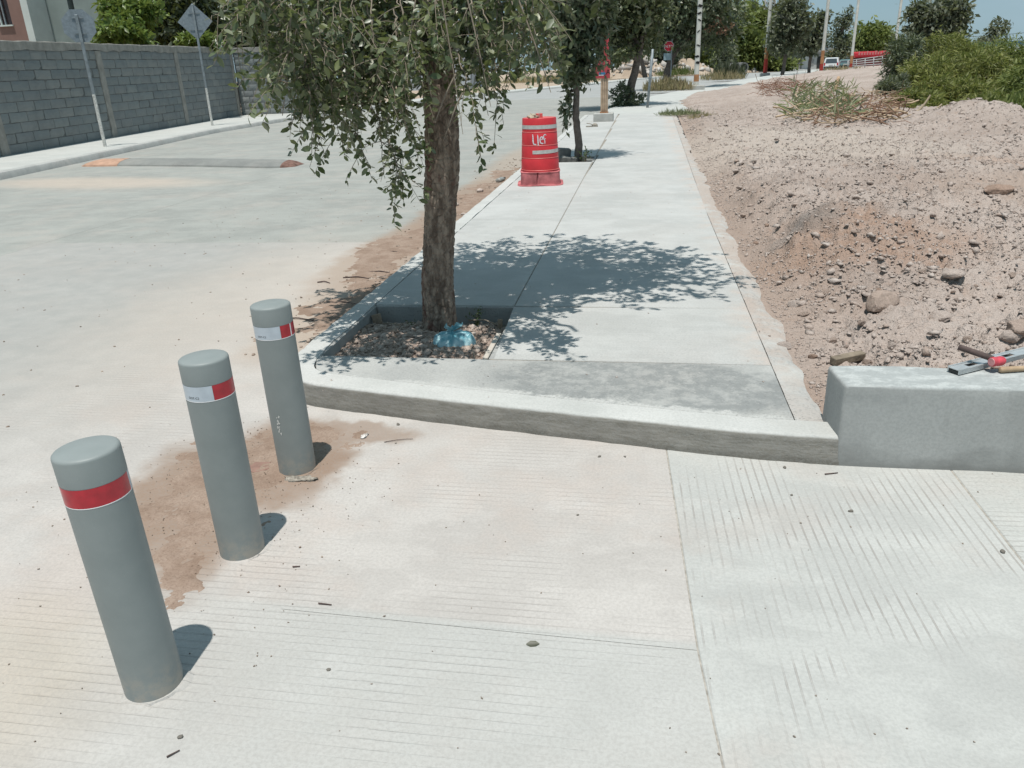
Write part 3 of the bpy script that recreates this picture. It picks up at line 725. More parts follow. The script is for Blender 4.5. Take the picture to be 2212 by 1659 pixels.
def arc_strip(r, a0, a1, z0, z1, n=24):
    V = []; F = []
    for k in range(n + 1):
        a = math.radians(a0 + (a1 - a0) * k / n)
        for rr, z in ((r, z0), (r, z1)): V.append((rr * math.cos(a), rr * math.sin(a), z))
    for k in range(n): a = 2 * k; F.append((a, a + 2, a + 3, a + 1))
    return V, F
def wrap_text(txt, size, r, ang, z, parent, name, mat):
    cu = bpy.data.curves.new(name, 'FONT'); cu.body = txt; cu.size = size; cu.align_x = 'CENTER'
    to = bpy.data.objects.new(name, cu); COL.objects.link(to); dg = bpy.context.evaluated_depsgraph_get()
    me = bpy.data.meshes.new_from_object(to.evaluated_get(dg)); bpy.data.objects.remove(to, do_unlink=True); bpy.data.curves.remove(cu)
    for v in me.vertices:
        a = ang + v.co.x / r; v.co = Vector((r * math.cos(a), r * math.sin(a), z + v.co.y))
    me.materials.clear(); me.materials.append(mat); return link(name, me, parent)
def bollard(x, y, label, segs, text_ang=None, chips=False, lean=(0, 0)):
    b = empty('bollard', (x, y, 0)); tag(b, label, 'bollard', 'grey bollards in a row'); b.rotation_euler = (lean[0], lean[1], 0)
    V, F = lathe([(BR, -0.05), (BR, 0.3), (BR, BH - 0.078)], 64, close_ends=False); mesh_np('post', V, F, M_BOL, b, True)
    c = [(BR - 0.004, BH - 0.079), (BR + 0.0006, BH - 0.078), (BR + 0.0006, BH - 0.010), (BR - 0.0005, BH - 0.0055), (BR - 0.004, BH - 0.002), (BR - 0.010, BH), (0, BH + 0.001)]
    V, F = lathe(c, 64); o = mesh_np('cap', V, F, M_BOL, b, True)
    z1 = BH - 0.0795; z0 = z1 - 0.052
    for (a0, a1, col) in segs:
        V, F = arc_strip(BR + 0.0004, a0, a1, z0, z1, max(3, int(abs(a1 - a0) / 5)))
        mesh_np('reflective_band', V, F, {'r': M_TAPE_R, 'w': M_TAPE_W, 'l': M_TAPE_L}[col], b, True)
    V, F = lathe([(BR + 0.0002, z0 - 0.003), (BR + 0.0005, z0 - 0.0026), (BR + 0.0005, z0 - 0.0004), (BR + 0.0002, z0)], 64, close_ends=False); mesh_np('band_edge', V, F, M_TAPE_L, b, True)
    if text_ang is not None: wrap_text('DOT-C2', 0.011, BR + 0.0010, math.radians(text_ang), z0 + 0.009, b, 'printed_mark', M_INK)
    if chips:
        mb = MB(); r = random.Random(4)
        for k in range(16):
            a = math.radians(-98 + r.uniform(-5, 5)); z = r.choice([0.27, 0.225]) + r.uniform(-0.022, 0.022); da = r.uniform(0.02, 0.06); dz = r.uniform(0.002, 0.006); rr = BR + 0.0012
            mb.add(([(rr * math.cos(a - da), rr * math.sin(a - da), z), (rr * math.cos(a), rr * math.sin(a), z - dz), (rr * math.cos(a + da), rr * math.sin(a + da), z + 0.004), (rr * math.cos(a), rr * math.sin(a), z + dz + 0.003)], [(0, 1, 2, 3)]))
        o = mb.build('paint_chip', M_CHIP, b); tag(o, 'pale scratches where the paint is chipped')
    # ring of grout round the foot
    V = []; F = []; m = 40; r = np.random.default_rng(int(abs(x * y) * 100))
    for k in range(m):
        a = 2 * math.pi * k / m; w1 = BR + 0.018 + 0.012 * math.sin(3 * a + x * 9) + r.uniform(-.005, .005)
        V += [((BR - 0.01) * math.cos(a), (BR - 0.01) * math.sin(a), 0.006), ((BR + w1) * 0.5 * math.cos(a), (BR + w1) * 0.5 * math.sin(a), 0.004), (w1 * math.cos(a), w1 * math.sin(a), -0.004)]
    for k in range(m):
        for j in range(2): F.append((3 * k + j, 3 * k + j + 1, 3 * ((k + 1) % m) + j + 1, 3 * ((k + 1) % m) + j))
    mesh_np('grout_ring', V, F, M_SX, b, True)
    return b
# angles: 0 = +x, -90 = towards the camera's side of the street
bollard(-1.345, 1.565, 'nearest grey bollard, its visible band all red', [(-170, 20, 'r'), (20, 190, 'w')], lean=(0, -0.028))
bollard(-1.412, 2.235, 'middle grey bollard, band mostly white ending in red', [(-190, -52, 'w'), (-51.5, 60, 'r'), (60, 170, 'w')], -100, lean=(0, -0.012))
bollard(-1.468, 2.862, 'farthest grey bollard with chipped paint low on its side, band white then red', [(-190, -47, 'w'), (-46, -12, 'r'), (-12, -7, 'l'), (-7, 80, 'r'), (80, 170, 'w')], -104, True, lean=(0, -0.014))
# ragged bit of cloth and sacking at the foot of the third bollard
def crumple(name, cx, cy, z, rx, ry, rz, mat, seed, label, cat, parent=None):
    V = I3V.copy(); V = V * np.array([rx, ry, rz]); V += (fbm(I3V * 2.6 + seed, 4, seed) * 0.55)[:, None] * V
    V[:, 2] = np.maximum(V[:, 2], -rz * 0.25); V += np.array([cx, cy, z + rz * 0.25])
    o = mesh_np(name, V, I3F, mat, parent, False)
    if label: tag(o, label, cat)
    return o
M_SACK = plain('grey_sacking', (0.30, 0.27, 0.23), 0.95, 0.1, 0.45, 60, bump=0.9, bscale=90)
crumple('rag', -1.415, 2.765, 0.0, 0.062, 0.020, 0.012, M_SACK, 3, 'crumpled grey scrap of sacking at the foot of the farthest bollard', 'rag')

# ================================================================== low plastered wall and tools
def rough_wall():
    # sheared box with rounded arrises, finely divided
    x0, x1, y0, y1, h = 0.845, 3.6, 3.105, 3.335, 0.368
    bm = bmesh.new(); bmesh.ops.create_cube(bm, size=1)
    for v in bm.verts: v.co = Vector((x0 if v.co.x < 0 else x1, y0 if v.co.y < 0 else y1, -0.02 if v.co.z < 0 else h))
    bmesh.ops.bevel(bm, geom=[e for e in bm.edges if all(v.co.z > 0.1 for v in e.verts) or all(abs(v.co.x - x0) < 1e-4 for v in e.verts) and abs(e.verts[0].co.z - e.verts[1].co.z) > 0.1], offset=0.016, segments=3, affect='EDGES', profile=0.6)
    V, F = bm_out(bm)
    return V, F
V, F = rough_wall()
bm = bmesh.new(); vs = [bm.verts.new(v) for v in V]; [bm.faces.new([vs[i] for i in f]) for f in F]; bmesh.ops.recalc_face_normals(bm, faces=bm.faces[:])
for k in range(34):   # regular cuts keep the divided wall even
    xx_ = 0.88 + k * 0.08
    bmesh.ops.bisect_plane(bm, geom=bm.verts[:] + bm.edges[:] + bm.faces[:], plane_co=(xx_, 0, 0), plane_no=(1, 0, 0))
for k in range(7):
    bmesh.ops.bisect_plane(bm, geom=bm.verts[:] + bm.edges[:] + bm.faces[:], plane_co=(0, 0, 0.02 + k * 0.05), plane_no=(0, 0, 1))
for k in range(3):
    bmesh.ops.bisect_plane(bm, geom=bm.verts[:] + bm.edges[:] + bm.faces[:], plane_co=(0, 3.15 + k * 0.06, 0), plane_no=(0, 1, 0))
for v in bm.verts:
    P = np.array([v.co[:]]); v.co.y += 0.007 * float(fbm(P * 3.5, 3, 2)[0]) - (0.368 - v.co.z) * 0.02
    v.co.z += 0.004 * float(fbm(P * 6.0, 3, 5)[0]) if v.co.z > 0.3 else 0
    # end face leans back to the left like the photo's chamfered end
    if v.co.x < 0.88: v.co.x += (v.co.y - 3.10) * (-0.10)
V, F = bm_out(bm)
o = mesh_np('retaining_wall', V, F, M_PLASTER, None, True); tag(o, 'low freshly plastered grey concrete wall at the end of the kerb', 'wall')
M_ALU = plain('brushed_aluminium', (0.55, 0.57, 0.57), 0.38, 0.5, 0.08, 30, metal=0.55)
M_DARK = plain('dark_slot', (0.045, 0.047, 0.045), 0.8, 0.2)
M_REDHEAD = plain('worn_red_paint', (0.50, 0.06, 0.08), 0.55, 0.4, 0.45, 22)
M_PINK = plain('scuffed_pink_face', (0.55, 0.26, 0.26), 0.75, 0.3, 0.3, 40)
M_RUST = plain('rusty_brown_pipe', (0.085, 0.058, 0.052), 0.7, 0.35, 0.4, 30, bump=0.4)
M_HANDLE = plain('worn_wooden_handle', (0.36, 0.26, 0.165), 0.6, 0.35, 0.25, 18)
WT = 0.369
# spirit level: frame of a box section, flanges proud at both long edges, ribbed sides
la = gp(2070, 812, WT); lb = gp(2212, 776, WT); ldir = np.array([lb[0] - la[0], lb[1] - la[1]]); lrot = math.atan2(ldir[1], ldir[0])
lev = empty('spirit_level', (la[0], la[1], WT + 0.004), lrot); tag(lev, 'silver aluminium spirit level lying across the plastered wall top', 'spirit level')
mb = MB(); L = 0.62; Wd = 0.052; Hh = 0.024
mb.add(box(0, L, -0.002, 0.0035, 0, Hh, 0.0006, 1)); mb.add(box(0, L, Wd - 0.0035, Wd + 0.002, 0, Hh, 0.0006, 1))
for k in range(4): mb.add(box(0.0, L, -0.0034, -0.0019, 0.003 + k * 0.0055, 0.0055 + k * 0.0055))
xs = [0.0, 0.075, 0.135, 0.30, 0.36, 0.53, 0.58, L]
for a, b_ in ((0, 1), (2, 3), (4, 5), (6, 7)): mb.add(box(xs[a], xs[b_], 0.0036, Wd - 0.0036, 0.0165, 0.0195))
for a, b_ in ((1, 2), (3, 4), (5, 6)):
    mb.add(box(xs[a] - 0.0005, xs[b_] + 0.0005, 0.0036, 0.014, 0.0163, 0.0193)); mb.add(box(xs[a] - 0.0005, xs[b_] + 0.0005, Wd - 0.014, Wd - 0.0036, 0.0163, 0.0193))
mb.build('frame', M_ALU, lev)
for a, b_ in ((1, 2), (3, 4), (5, 6)):
    V, F = box(xs[a], xs[b_], 0.0045, Wd - 0.0045, 0.002, 0.008); mesh_np('slot', V, F, M_DARK, lev)
V, F = box(0.0008, 0.004, 0.004, Wd - 0.004, 0.0005, 0.016); mesh_np('end_cap', V, F, M_DARK, lev)
# hammer: hollow dark pipe handle and round red head resting on the level
ha = gp(2107, 762, WT + 0.07); hb = gp(2152, 775, WT + 0.055)
hm = empty('hammer', (hb[0], hb[1], WT + 0.05)); tag(hm, 'hammer with hollow brown pipe handle and scuffed round red head on the level', 'hammer')
d = ha - hb; d[2] = 0.02; d = d / np.linalg.norm(d); Lh = 0.135
P = [d * (0.012 + Lh * k / 6.0) for k in range(7)]
V, F = tube(P, 0.0125, 18, cap=False); mesh_np('handle', V, F, M_RUST, hm, True)
V, F = tube(P[1:], 0.0098, 18, cap=False); F = [f[::-1] for f in F]; mesh_np('pipe_bore', V, F, M_DARK, hm, True)
T_, U_, W_ = frames(P); e = P[-1]; ring = MB(); V = []
for k in range(18):
    a = k * math.pi / 9
    for r_ in (0.0098, 0.0125): V.append(e + r_ * (math.cos(a) * U_[-1] + math.sin(a) * W_[-1]))
mesh_np('pipe_rim', V, [(2 * k, 2 * k + 1, (2 * k + 3) % 36, (2 * k + 2) % 36) for k in range(18)], plain('pale_pipe_cut', (0.35, 0.29, 0.26), 0.8), hm)
hd = np.array([0.80, 0.42, -0.05]); hd /= np.linalg.norm(hd); c0 = np.array([-0.018, -0.014, -0.004])
prof = [(-0.006, 0.017), (-0.004, 0.0195), (0.006, 0.0205), (0.020, 0.019), (0.030, 0.020), (0.044, 0.0205), (0.056, 0.017), (0.062, 0.010)]
V, F = tube([c0 + hd * a for a, r_ in prof], [r_ for a, r_ in prof], 24); mesh_np('head', V, F, M_REDHEAD, hm, True)
V, F = tube([c0 + hd * a for a in (-0.0085, -0.0062)], [0.0155, 0.0168], 24); mesh_np('striking_face', V, F, M_PINK, hm, False)
# trowel whose wooden handle lies on the wall
ta = gp(2158, 800, WT + 0.012); tb = gp(2212, 797, WT + 0.012); td = tb - ta; td /= np.linalg.norm(td)
tr = empty('trowel', (ta[0], ta[1], WT + 0.014)); tag(tr, 'wooden handled trowel lying on the wall in front of the level', 'trowel')
prof = [(0.0, 0.006), (0.003, 0.0105), (0.010, 0.0128), (0.05, 0.0125), (0.09, 0.0115), (0.12, 0.012), (0.128, 0.008)]
V, F = tube([td * a for a, r_ in prof], [r_ for a, r_ in prof], 20); mesh_np('handle', V, F, M_HANDLE, tr, True)
V, F = tube([td * 0.12, td * 0.16, td * 0.19 + np.array([0, 0.0, -0.01])], 0.005, 10); mesh_np('tang', V, F, M_ALU, tr, True)
mb = MB(); mb.add(prism([(0, -0.05), (0.16, -0.06), (0.25, 0.0), (0.16, 0.06), (0, 0.05)], 0, 0.002)); o = mb.build('blade', M_ALU, tr); o.location = td * 0.18 + np.array([0, 0, -0.0125]); o.rotation_euler = (0, 0, math.atan2(td[1], td[0]))
# offcut of lumber on the dirt
p0, p1 = gp(1804, 733, 0.25), gp(1870, 722, 0.25); dd = p1 - p0; Lw = np.linalg.norm(dd)
V, F = box(0, Lw, -0.022, 0.022, -0.012, 0.028, 0.003, 1); o = mesh_np('lumber_offcut', V, F, plain('grey_lumber', (0.20, 0.165, 0.125), 0.9, 0.2, 0.35, 14, bump=0.5, bscale=50), None, False, (p0[0], p0[1], float(dirt_z(p0[0], p0[1])) + 0.02))
o.rotation_euler = (0.1, -0.03, math.atan2(dd[1], dd[0])); tag(o, 'short offcut of weathered lumber lying on the dirt', 'lumber')

# ================================================================== tree pit contents
def pit_soil(x0, x1, y0, y1, h0, cx, cy, name, label, n, mat, smax):
    nx_, ny_ = 90, 90; X, Y = np.meshgrid(np.linspace(x0, x1, nx_), np.linspace(y0, y1, ny_))
    z = lambda X, Y: h0 + 0.045 * np.exp(-(((X - cx) / 0.45) ** 2 + ((Y - cy) / 0.4) ** 2)) + 0.012 * fbm2(X, Y, 5, 3, 31) - 0.05 * sstep(y1 - 0.28, y1 - 0.02, Y) - 0.02 * sstep(x1 - 0.2, x1, X) + 0.010 * np.abs(fbm2(X, Y, 24, 2, 33))
    Z = z(X, Y); idx = np.arange(nx_ * ny_).reshape(ny_, nx_); F = np.stack([idx[:-1, :-1], idx[:-1, 1:], idx[1:, 1:], idx[1:, :-1]], -1).reshape(-1, 4)
    o = mesh_np(name, np.stack([X, Y, Z], -1).reshape(-1, 3), F, M_DIRT, None, True); tag(o, label, kind='structure')
    xs_, ys_ = RN.uniform(x0 + 0.02, x1 - 0.02, n), RN.uniform(y0 + 0.02, y1 - 0.02, n); S = np.minimum(0.006 * (1 - RN.random(n) * 0.99) ** -0.45, smax)
    o = scatter_rocks('pit_gravel', np.stack([xs_, ys_, z(xs_, ys_) + S * 0.15], -1), S, mat); return z
M_PITROCK = rockmat('pale_crushed_stone', [(0.36, 0.27, 0.22), (0.47, 0.385, 0.325), (0.42, 0.33, 0.275), (0.54, 0.46, 0.40), (0.33, 0.26, 0.21), (0.50, 0.42, 0.365)])
pz = pit_soil(-1.79, -0.81, 3.975, 4.98, 0.045, -1.25, 4.35, 'pit_soil', None, 2600, M_PITROCK, 0.026)
tag(bpy.data.objects['pit_gravel'], 'pale crushed stone covering the near tree pit', 'gravel')
pz2 = pit_soil(-1.79, -0.84, 13.64, 14.53, 0.03, -1.1, 14.1, 'pit_soil', None, 300, M_ROCK, 0.03)
tag(bpy.data.objects['pit_gravel.001'], 'dark soil crumbs in the second tree pit', 'gravel')
def peg(x, y, z, w, h, lean, label):
    V, F = box(-w / 2, w / 2, -0.014, 0.014, -0.03, h, 0.003, 1); o = mesh_np('peg', V, F, M_WOOD, None, False, (x, y, z)); o.rotation_euler = (-0.15, lean, 0.15); tag(o, label, 'peg', 'wooden pegs in the tree pit')
peg(-1.735, 4.84, 0.02, 0.062, 0.085, -0.18, 'wide wooden peg in the back left corner of the tree pit')
peg(-0.885, 4.76, 0.02, 0.032, 0.085, 0.05, 'narrow wooden peg at the right side of the tree pit')
# teal rubbish bag, knotted on top
def bag():
    n, m = 110, 56; V = np.zeros((m, n, 3)); c = np.array([-1.09, 4.34, 0.0])
    for j in range(m):
        s = j / (m - 1.0)                       # 0 skirt, 1 knot
        for i in range(n):
            a = 2 * math.pi * i / n
            # pillow outline: longer along x, squared corners
            ca, sa = math.cos(a), math.sin(a); q = (abs(ca) ** 2.6 + abs(sa) ** 2.6) ** (-1 / 2.6)
            rx, ry = 0.168 * q, 0.105 * q
            if s < 0.72:
                u = s / 0.72; prof = math.cos(u * math.pi / 2) ** 0.55; z = 0.100 * math.sin(u * math.pi / 2) ** 0.8
                pl = 1 + (0.05 + 0.10 * u) * math.sin(11 * a + 1.3 * math.sin(2 * a)) * 0.6 + 0.05 * u * math.sin(23 * a + 2)
                r = max(prof * pl, 0.07); x, y = rx * ca * r, ry * sa * r; z += 0.007 * math.sin(11 * a + 1.3 * math.sin(2 * a)) * math.sin(u * math.pi)
                z += 0.006 * float(vnoise(np.array([[x * 30, y * 30, s * 9]]))[0]) * math.sin(u * math.pi)
            elif s < 0.80: x, y, z = 0.013 * ca, 0.012 * sa, 0.100 + (s - 0.72) * 0.12
            else:
                u = (s - 0.80) / 0.20; f = 0.013 + 0.038 * u ** 0.8 * (1 + 0.5 * math.sin(3 * a + 1)); x, y = f * ca * 1.25 + 0.01 * u, f * sa * 0.45; z = 0.11 + 0.035 * u * (1 + 0.45 * math.sin(2 * a + 0.6)) + 0.008 * math.sin(9 * a) * u
            V[j, i] = (x - 0.02 * (s > 0.7), y + 0.03 * min(1, s * 1.2), z)
    # dent with a short tail on the right
    idx = np.arange(n * m).reshape(m, n); F = []
    for j in range(m - 1):
        for i in range(n): F.append((idx[j, i], idx[j, (i + 1) % n], idx[j + 1, (i + 1) % n], idx[j + 1, i]))
    F.append(tuple(idx[0][::-1])); V = V.reshape(-1, 3)
    o = mesh_np('rubbish_bag', V, F, None, None, True, c + np.array([0, 0, 0.055])); o.rotation_euler = (0.06, 0, 0.18); o.scale = (0.76, 0.80, 0.92); return o
t = NT('teal_plastic'); v = t.obj()
c = t.mix(t.mr(t.noise(v, 14.0, 5, 0.6), 0.38, 0.66), (0.12, 0.33, 0.39), (0.42, 0.60, 0.63)); tm = t.done(c, 0.35, t.bump(t.noise(t.map(v, (1, 1, 0.6)), 45.0, 3), 0.5, 0.01), 0.5)
b = bag(); b.data.materials.clear(); b.data.materials.append(tm); tag(b, 'knotted teal plastic rubbish bag at the foot of the tree', 'rubbish bag')

# ================================================================== red drum
M_RED = plain('faded_red_plastic', (0.50, 0.028, 0.035), 0.42, 0.45, 0.16, 5)
M_REDL = plain('red_plastic_edge', (0.62, 0.13, 0.12), 0.5, 0.4, 0.1)
M_REDDUST = plain('dusty_red_base', (0.42, 0.135, 0.14), 0.8, 0.2, 0.45, 8)
M_STRIPE = plain('grey_white_stripe', (0.46, 0.46, 0.44), 0.6, 0.3, 0.15, 20)
M_SPRAY = plain('white_spray_paint', (0.62, 0.60, 0.62), 0.7, 0.2, 0.12, 40)
dc = gp(1163, 401, 0.128)
dr = empty('traffic_drum', (dc[0], dc[1] + 0.24, 0.128)); tag(dr, 'tall red plastic traffic drum with grey bands and white graffiti', 'traffic drum')
TZ = [(0.20, 0.345, 0.263, 0.259), (0.345, 0.505, 0.252, 0.244), (0.505, 0.665, 0.244, 0.236), (0.665, 0.815, 0.236, 0.228), (0.815, 0.965, 0.227, 0.220)]
TZ = [(0.165, 0.205, 0.268, 0.266)] + [(0.205, 0.365, 0.262, 0.255), (0.365, 0.53, 0.254, 0.247), (0.53, 0.70, 0.246, 0.239), (0.70, 0.872, 0.236, 0.230)]
for (z0, z1, r0, r1) in TZ:
    V, F = lathe([(r0 - 0.004, z0), (r0, z0 + 0.003), (r1, z1 - 0.006), (r1 - 0.004, z1 - 0.001), (r1 - 0.012, z1)], 56, close_ends=False)
    mesh_np('tier', V, F, M_RED, dr, True)
    if z1 < 0.8:
        V, F = lathe([(r1 + 0.0010, z1 - 0.009), (r1 + 0.0025, z1 - 0.005), (r1 - 0.002, z1 + 0.0006), (r1 - 0.012, z1 + 0.0008)], 56, close_ends=False); mesh_np('tier_rim', V, F, M_REDL, dr, True)
V, F = lathe([(0.219, 0.871), (0.205, 0.866), (0.0, 0.868)], 56, close_ends=False); mesh_np('lid', V, F, M_REDL, dr, True)
# squared ballast base with a split
def sq(r, k, n=64):
    out_ = []
    for i in range(n):
        a = 2 * math.pi * i / n; ca, sa = math.cos(a), math.sin(a); q = (abs(ca) ** k + abs(sa) ** k) ** (-1.0 / k); out_.append((r * q * ca, r * q * sa))
    return out_
V = []; F = []
lv = [(0.278, 0.002, 7), (0.272, 0.035, 7), (0.268, 0.168, 6), (0.276, 0.176, 5), (0.274, 0.182, 5), (0.25, 0.183, 4)]
for r, z, k in lv: V += [(x, y, z) for x, y in sq(r, k)]
for j in range(len(lv) - 1):
    for i in range(64): F.append((j * 64 + i, j * 64 + (i + 1) % 64, (j + 1) * 64 + (i + 1) % 64, (j + 1) * 64 + i))
o = mesh_np('base', V, F, M_REDDUST, dr, False); o.rotation_euler = (0, 0, 0.12)
V = []; F = []
for r, z in ((0.325, 0.0), (0.322, 0.012), (0.27, 0.016)): V += [(x, y, z + 0.004 * math.sin(3 * math.atan2(y, x))) for x, y in sq(r * 0.98, 5)]
for j in range(2):
    for i in range(64): F.append((j * 64 + i, j * 64 + (i + 1) % 64, (j + 1) * 64 + (i + 1) % 64, (j + 1) * 64 + i))
o = mesh_np('base_flange', V, F, M_REDDUST, dr, False); o.rotation_euler = (0, 0, 0.12)
V = [(-0.046, -0.2782, 0.176), (-0.022, -0.2782, 0.174), (-0.030, -0.2786, 0.135), (-0.043, -0.2790, 0.10), (-0.046, -0.2800, 0.03), (-0.050, -0.2800, 0.03), (-0.051, -0.2790, 0.10), (-0.042, -0.2786, 0.14)]
o = mesh_np('split', V, [tuple(range(8))], plain('split_shadow', (0.10, 0.012, 0.014), 0.9), dr); o.rotation_euler = (0, 0, 0.12)
def zr(z):
    for (z0, z1, r0, r1) in TZ:
        if z0 <= z <= z1: return r0 + (r1 - r0) * (z - z0) / (z1 - z0)
    return 0.25
def band(z0, z1, a0, a1, mat, name, tilt=0.0):
    V = []; F = []; n = 40
    for k in range(n + 1):
        a = math.radians(a0 + (a1 - a0) * k / n)
        for z in (z0, (z0 + z1) / 2, z1): zz = z + tilt * (k / n); r = zr(zz) + 0.0022; V.append((r * math.cos(a), r * math.sin(a), zz))
    for k in range(n):
        for j in range(2): F.append((3 * k + j, 3 * k + 3 + j, 3 * k + 4 + j, 3 * k + 1 + j))
    mesh_np(name, V, F, mat, dr, True)
band(0.735, 0.785, -180, 180, M_STRIPE, 'grey_band'); band(0.415, 0.462, -106, 30, M_STRIPE, 'grey_band', 0.012)
VA = -97.0      # direction of the viewer round the drum
def stroke(pts, w_=0.010):
    P = resample(np.array(pts), 0.006); V = []; F = []
    T = np.gradient(P, axis=0); T /= np.linalg.norm(T, axis=1)[:, None] + 1e-9; N = np.stack([-T[:, 1], T[:, 0]], 1)
    for i, (p, n_) in enumerate(zip(P, N)):
        ww = w_ * (0.55 + 0.45 * min(1, i / 3.0, (len(P) - 1 - i) / 3.0)) * (0.9 + 0.2 * math.sin(i * 1.7))
        for s_ in (-1, 1):
            u, z = p + n_ * s_ * ww; a = math.radians(VA) + u / 0.242; r = 0.2485 - (z - 0.53) * 0.045; V.append((r * math.cos(a), r * math.sin(a), z))
    for i in range(len(P) - 1): a = 2 * i; F.append((a, a + 1, a + 3, a + 2))
    return V, F
mb = MB()
mb.add(stroke([(-0.035, 0.672), (-0.030, 0.63), (-0.030, 0.585), (-0.022, 0.548), (0.004, 0.540), (0.016, 0.545)], 0.009))
mb.add(stroke([(0.034, 0.664), (0.037, 0.62), (0.039, 0.57), (0.041, 0.525)], 0.009))
mb.add(stroke([(0.083, 0.598), (0.100, 0.612), (0.102, 0.632), (0.086, 0.640), (0.070, 0.625), (0.064, 0.595), (0.070, 0.562), (0.092, 0.552), (0.112, 0.556)], 0.008))
mb.add(stroke([(0.150, 0.652), (0.138, 0.668), (0.120, 0.660), (0.112, 0.635), (0.118, 0.612), (0.128, 0.590), (0.130, 0.565), (0.128, 0.545)], 0.0065))
mb.add(stroke([(0.108, 0.606), (0.126, 0.608), (0.144, 0.612)], 0.0055))
mb.build('graffiti', M_SPRAY, dr)
mb = MB()
for sx in (-0.025, 0.025): mb.add(box(sx - 0.020, sx + 0.020, -0.016, 0.016, 0.866, 0.925, 0.004, 1), 0)
o = mb.build('handle_lug', M_REDL, dr); o.rotation_euler = (0, 0, 0.35)
crumple('sponge', dc[0] - 0.075, dc[1] + 0.18, 0.995, 0.065, 0.05, 0.045, plain('dirty_foam', (0.40, 0.34, 0.26), 0.95, 0.1, 0.4, 40), 5, 'wad of dirty foam stuffed on top of the red drum', 'rubbish')
# ================================================================== block wall across the street
M_BLOCK = NT('grey_concrete_block'); _v = M_BLOCK.pos(); _r = M_BLOCK.orand()
_c = M_BLOCK.ramp(_r, [(0.0, (0.19, 0.21, 0.212)), (0.35, (0.23, 0.25, 0.245)), (0.6, (0.205, 0.22, 0.22)), (0.85, (0.25, 0.262, 0.252)), (1.0, (0.215, 0.23, 0.226))])
_c = M_BLOCK.mix(M_BLOCK.mr(M_BLOCK.noise(_v, 2.2, 5, 0.65), 0.4, 0.7, 0, 0.35), _c, (0.13, 0.14, 0.145))
_c = M_BLOCK.mix(M_BLOCK.mr(M_BLOCK.noise(_v, 40.0, 3), 0.55, 0.75, 0, 0.3), _c, (0.26, 0.265, 0.255))
M_BLOCK = M_BLOCK.done(_c, 0.95, M_BLOCK.bump(M_BLOCK.noise(_v, 50.0, 4), 0.7, 0.012), 0.1)
M_MORTAR = plain('dark_mortar', (0.125, 0.13, 0.125), 0.95, 0.1, 0.25, 8)
M_POST = plain('rough_cast_post', (0.28, 0.27, 0.245), 0.95, 0.1, 0.22, 4, bump=0.8, bscale=14)
wall = empty('block_wall', (WALL_A[0], WALL_A[1], 0.13)); wd = WALL_B - WALL_A; WL = float(np.linalg.norm(wd)); wd = wd / WL
wall.rotation_euler = (0, 0, math.atan2(wd[1], wd[0]))   # local x along the wall, local -y faces the street
tag(wall, 'long grey concrete block wall across the street with cast posts and top beam', 'wall')
yw = lambda s: WALL_A[1] + wd[1] * s
wt = lambda s: 2.54 + (yw(s) - 16.4) * 0.016       # top of the beam above the walk
posts = [(y - WALL_A[1]) / wd[1] for y in (11.6, 17.1, 22.7, 28.6, 34.9)]
V = []; F = []
for s in (0, WL): V += [(s, 0.02, -0.1), (s, 0.16, -0.1), (s, 0.16, wt(s) - 0.05), (s, 0.02, wt(s) - 0.05)]
F = [(0, 1, 2, 3), (7, 6, 5, 4), (0, 3, 7, 4), (2, 1, 5, 6), (3, 2, 6, 7)]
mesh_np('core', V, F, M_MORTAR, wall)
def beam():
    n = 160; V = []; F = []
    for k in range(n + 1):
        s = WL * k / n; z = wt(s) + 0.012 * float(vnoise(np.array([[s * 2.2, 0, 0]]))[0]); lo = wt(s) - 0.21 + 0.03 * float(fbm(np.array([[s * 2.5, 5, 0]]), 3)[0]); pr = 0.008 * float(vnoise(np.array([[s * 4, 9, 0]]))[0])
        V += [(s, -0.015 + pr, lo), (s, -0.018 + pr, z - 0.02), (s, -0.005, z), (s, 0.18, z), (s, 0.18, lo)]
    for k in range(n):
        for j in range(4): a = 5 * k + j; F.append((a, a + 1, a + 6, a + 5))
    F += [(0, 1, 2, 3, 4), tuple(5 * n + j for j in (4, 3, 2, 1, 0))]
    return V, F
V, F = beam(); mesh_np('top_beam', V, F, M_POST, wall)
for s in posts:
    n = 26; V = []; F = []
    for k in range(n + 1):
        z = (wt(s) - 0.21) * k / n; e0, e1 = (0.02 * float(fbm(np.array([[z * 3, s, q]]), 3, 4)[0]) for q in (0.0, 7.0))
        V += [(s - 0.17 + e0, 0.03, z), (s - 0.165 + e0, -0.010, z), (s + 0.165 + e1, -0.012, z), (s + 0.17 + e1, 0.03, z)]
    for k in range(n):
        for j in range(3): a = 4 * k + j; F.append((a, a + 1, a + 5, a + 4))
    mesh_np('cast_post', V, F, M_POST, wall)
V, F = box(-0.5, 0.5, -0.012, 0.02, 0, 1, 0.0)
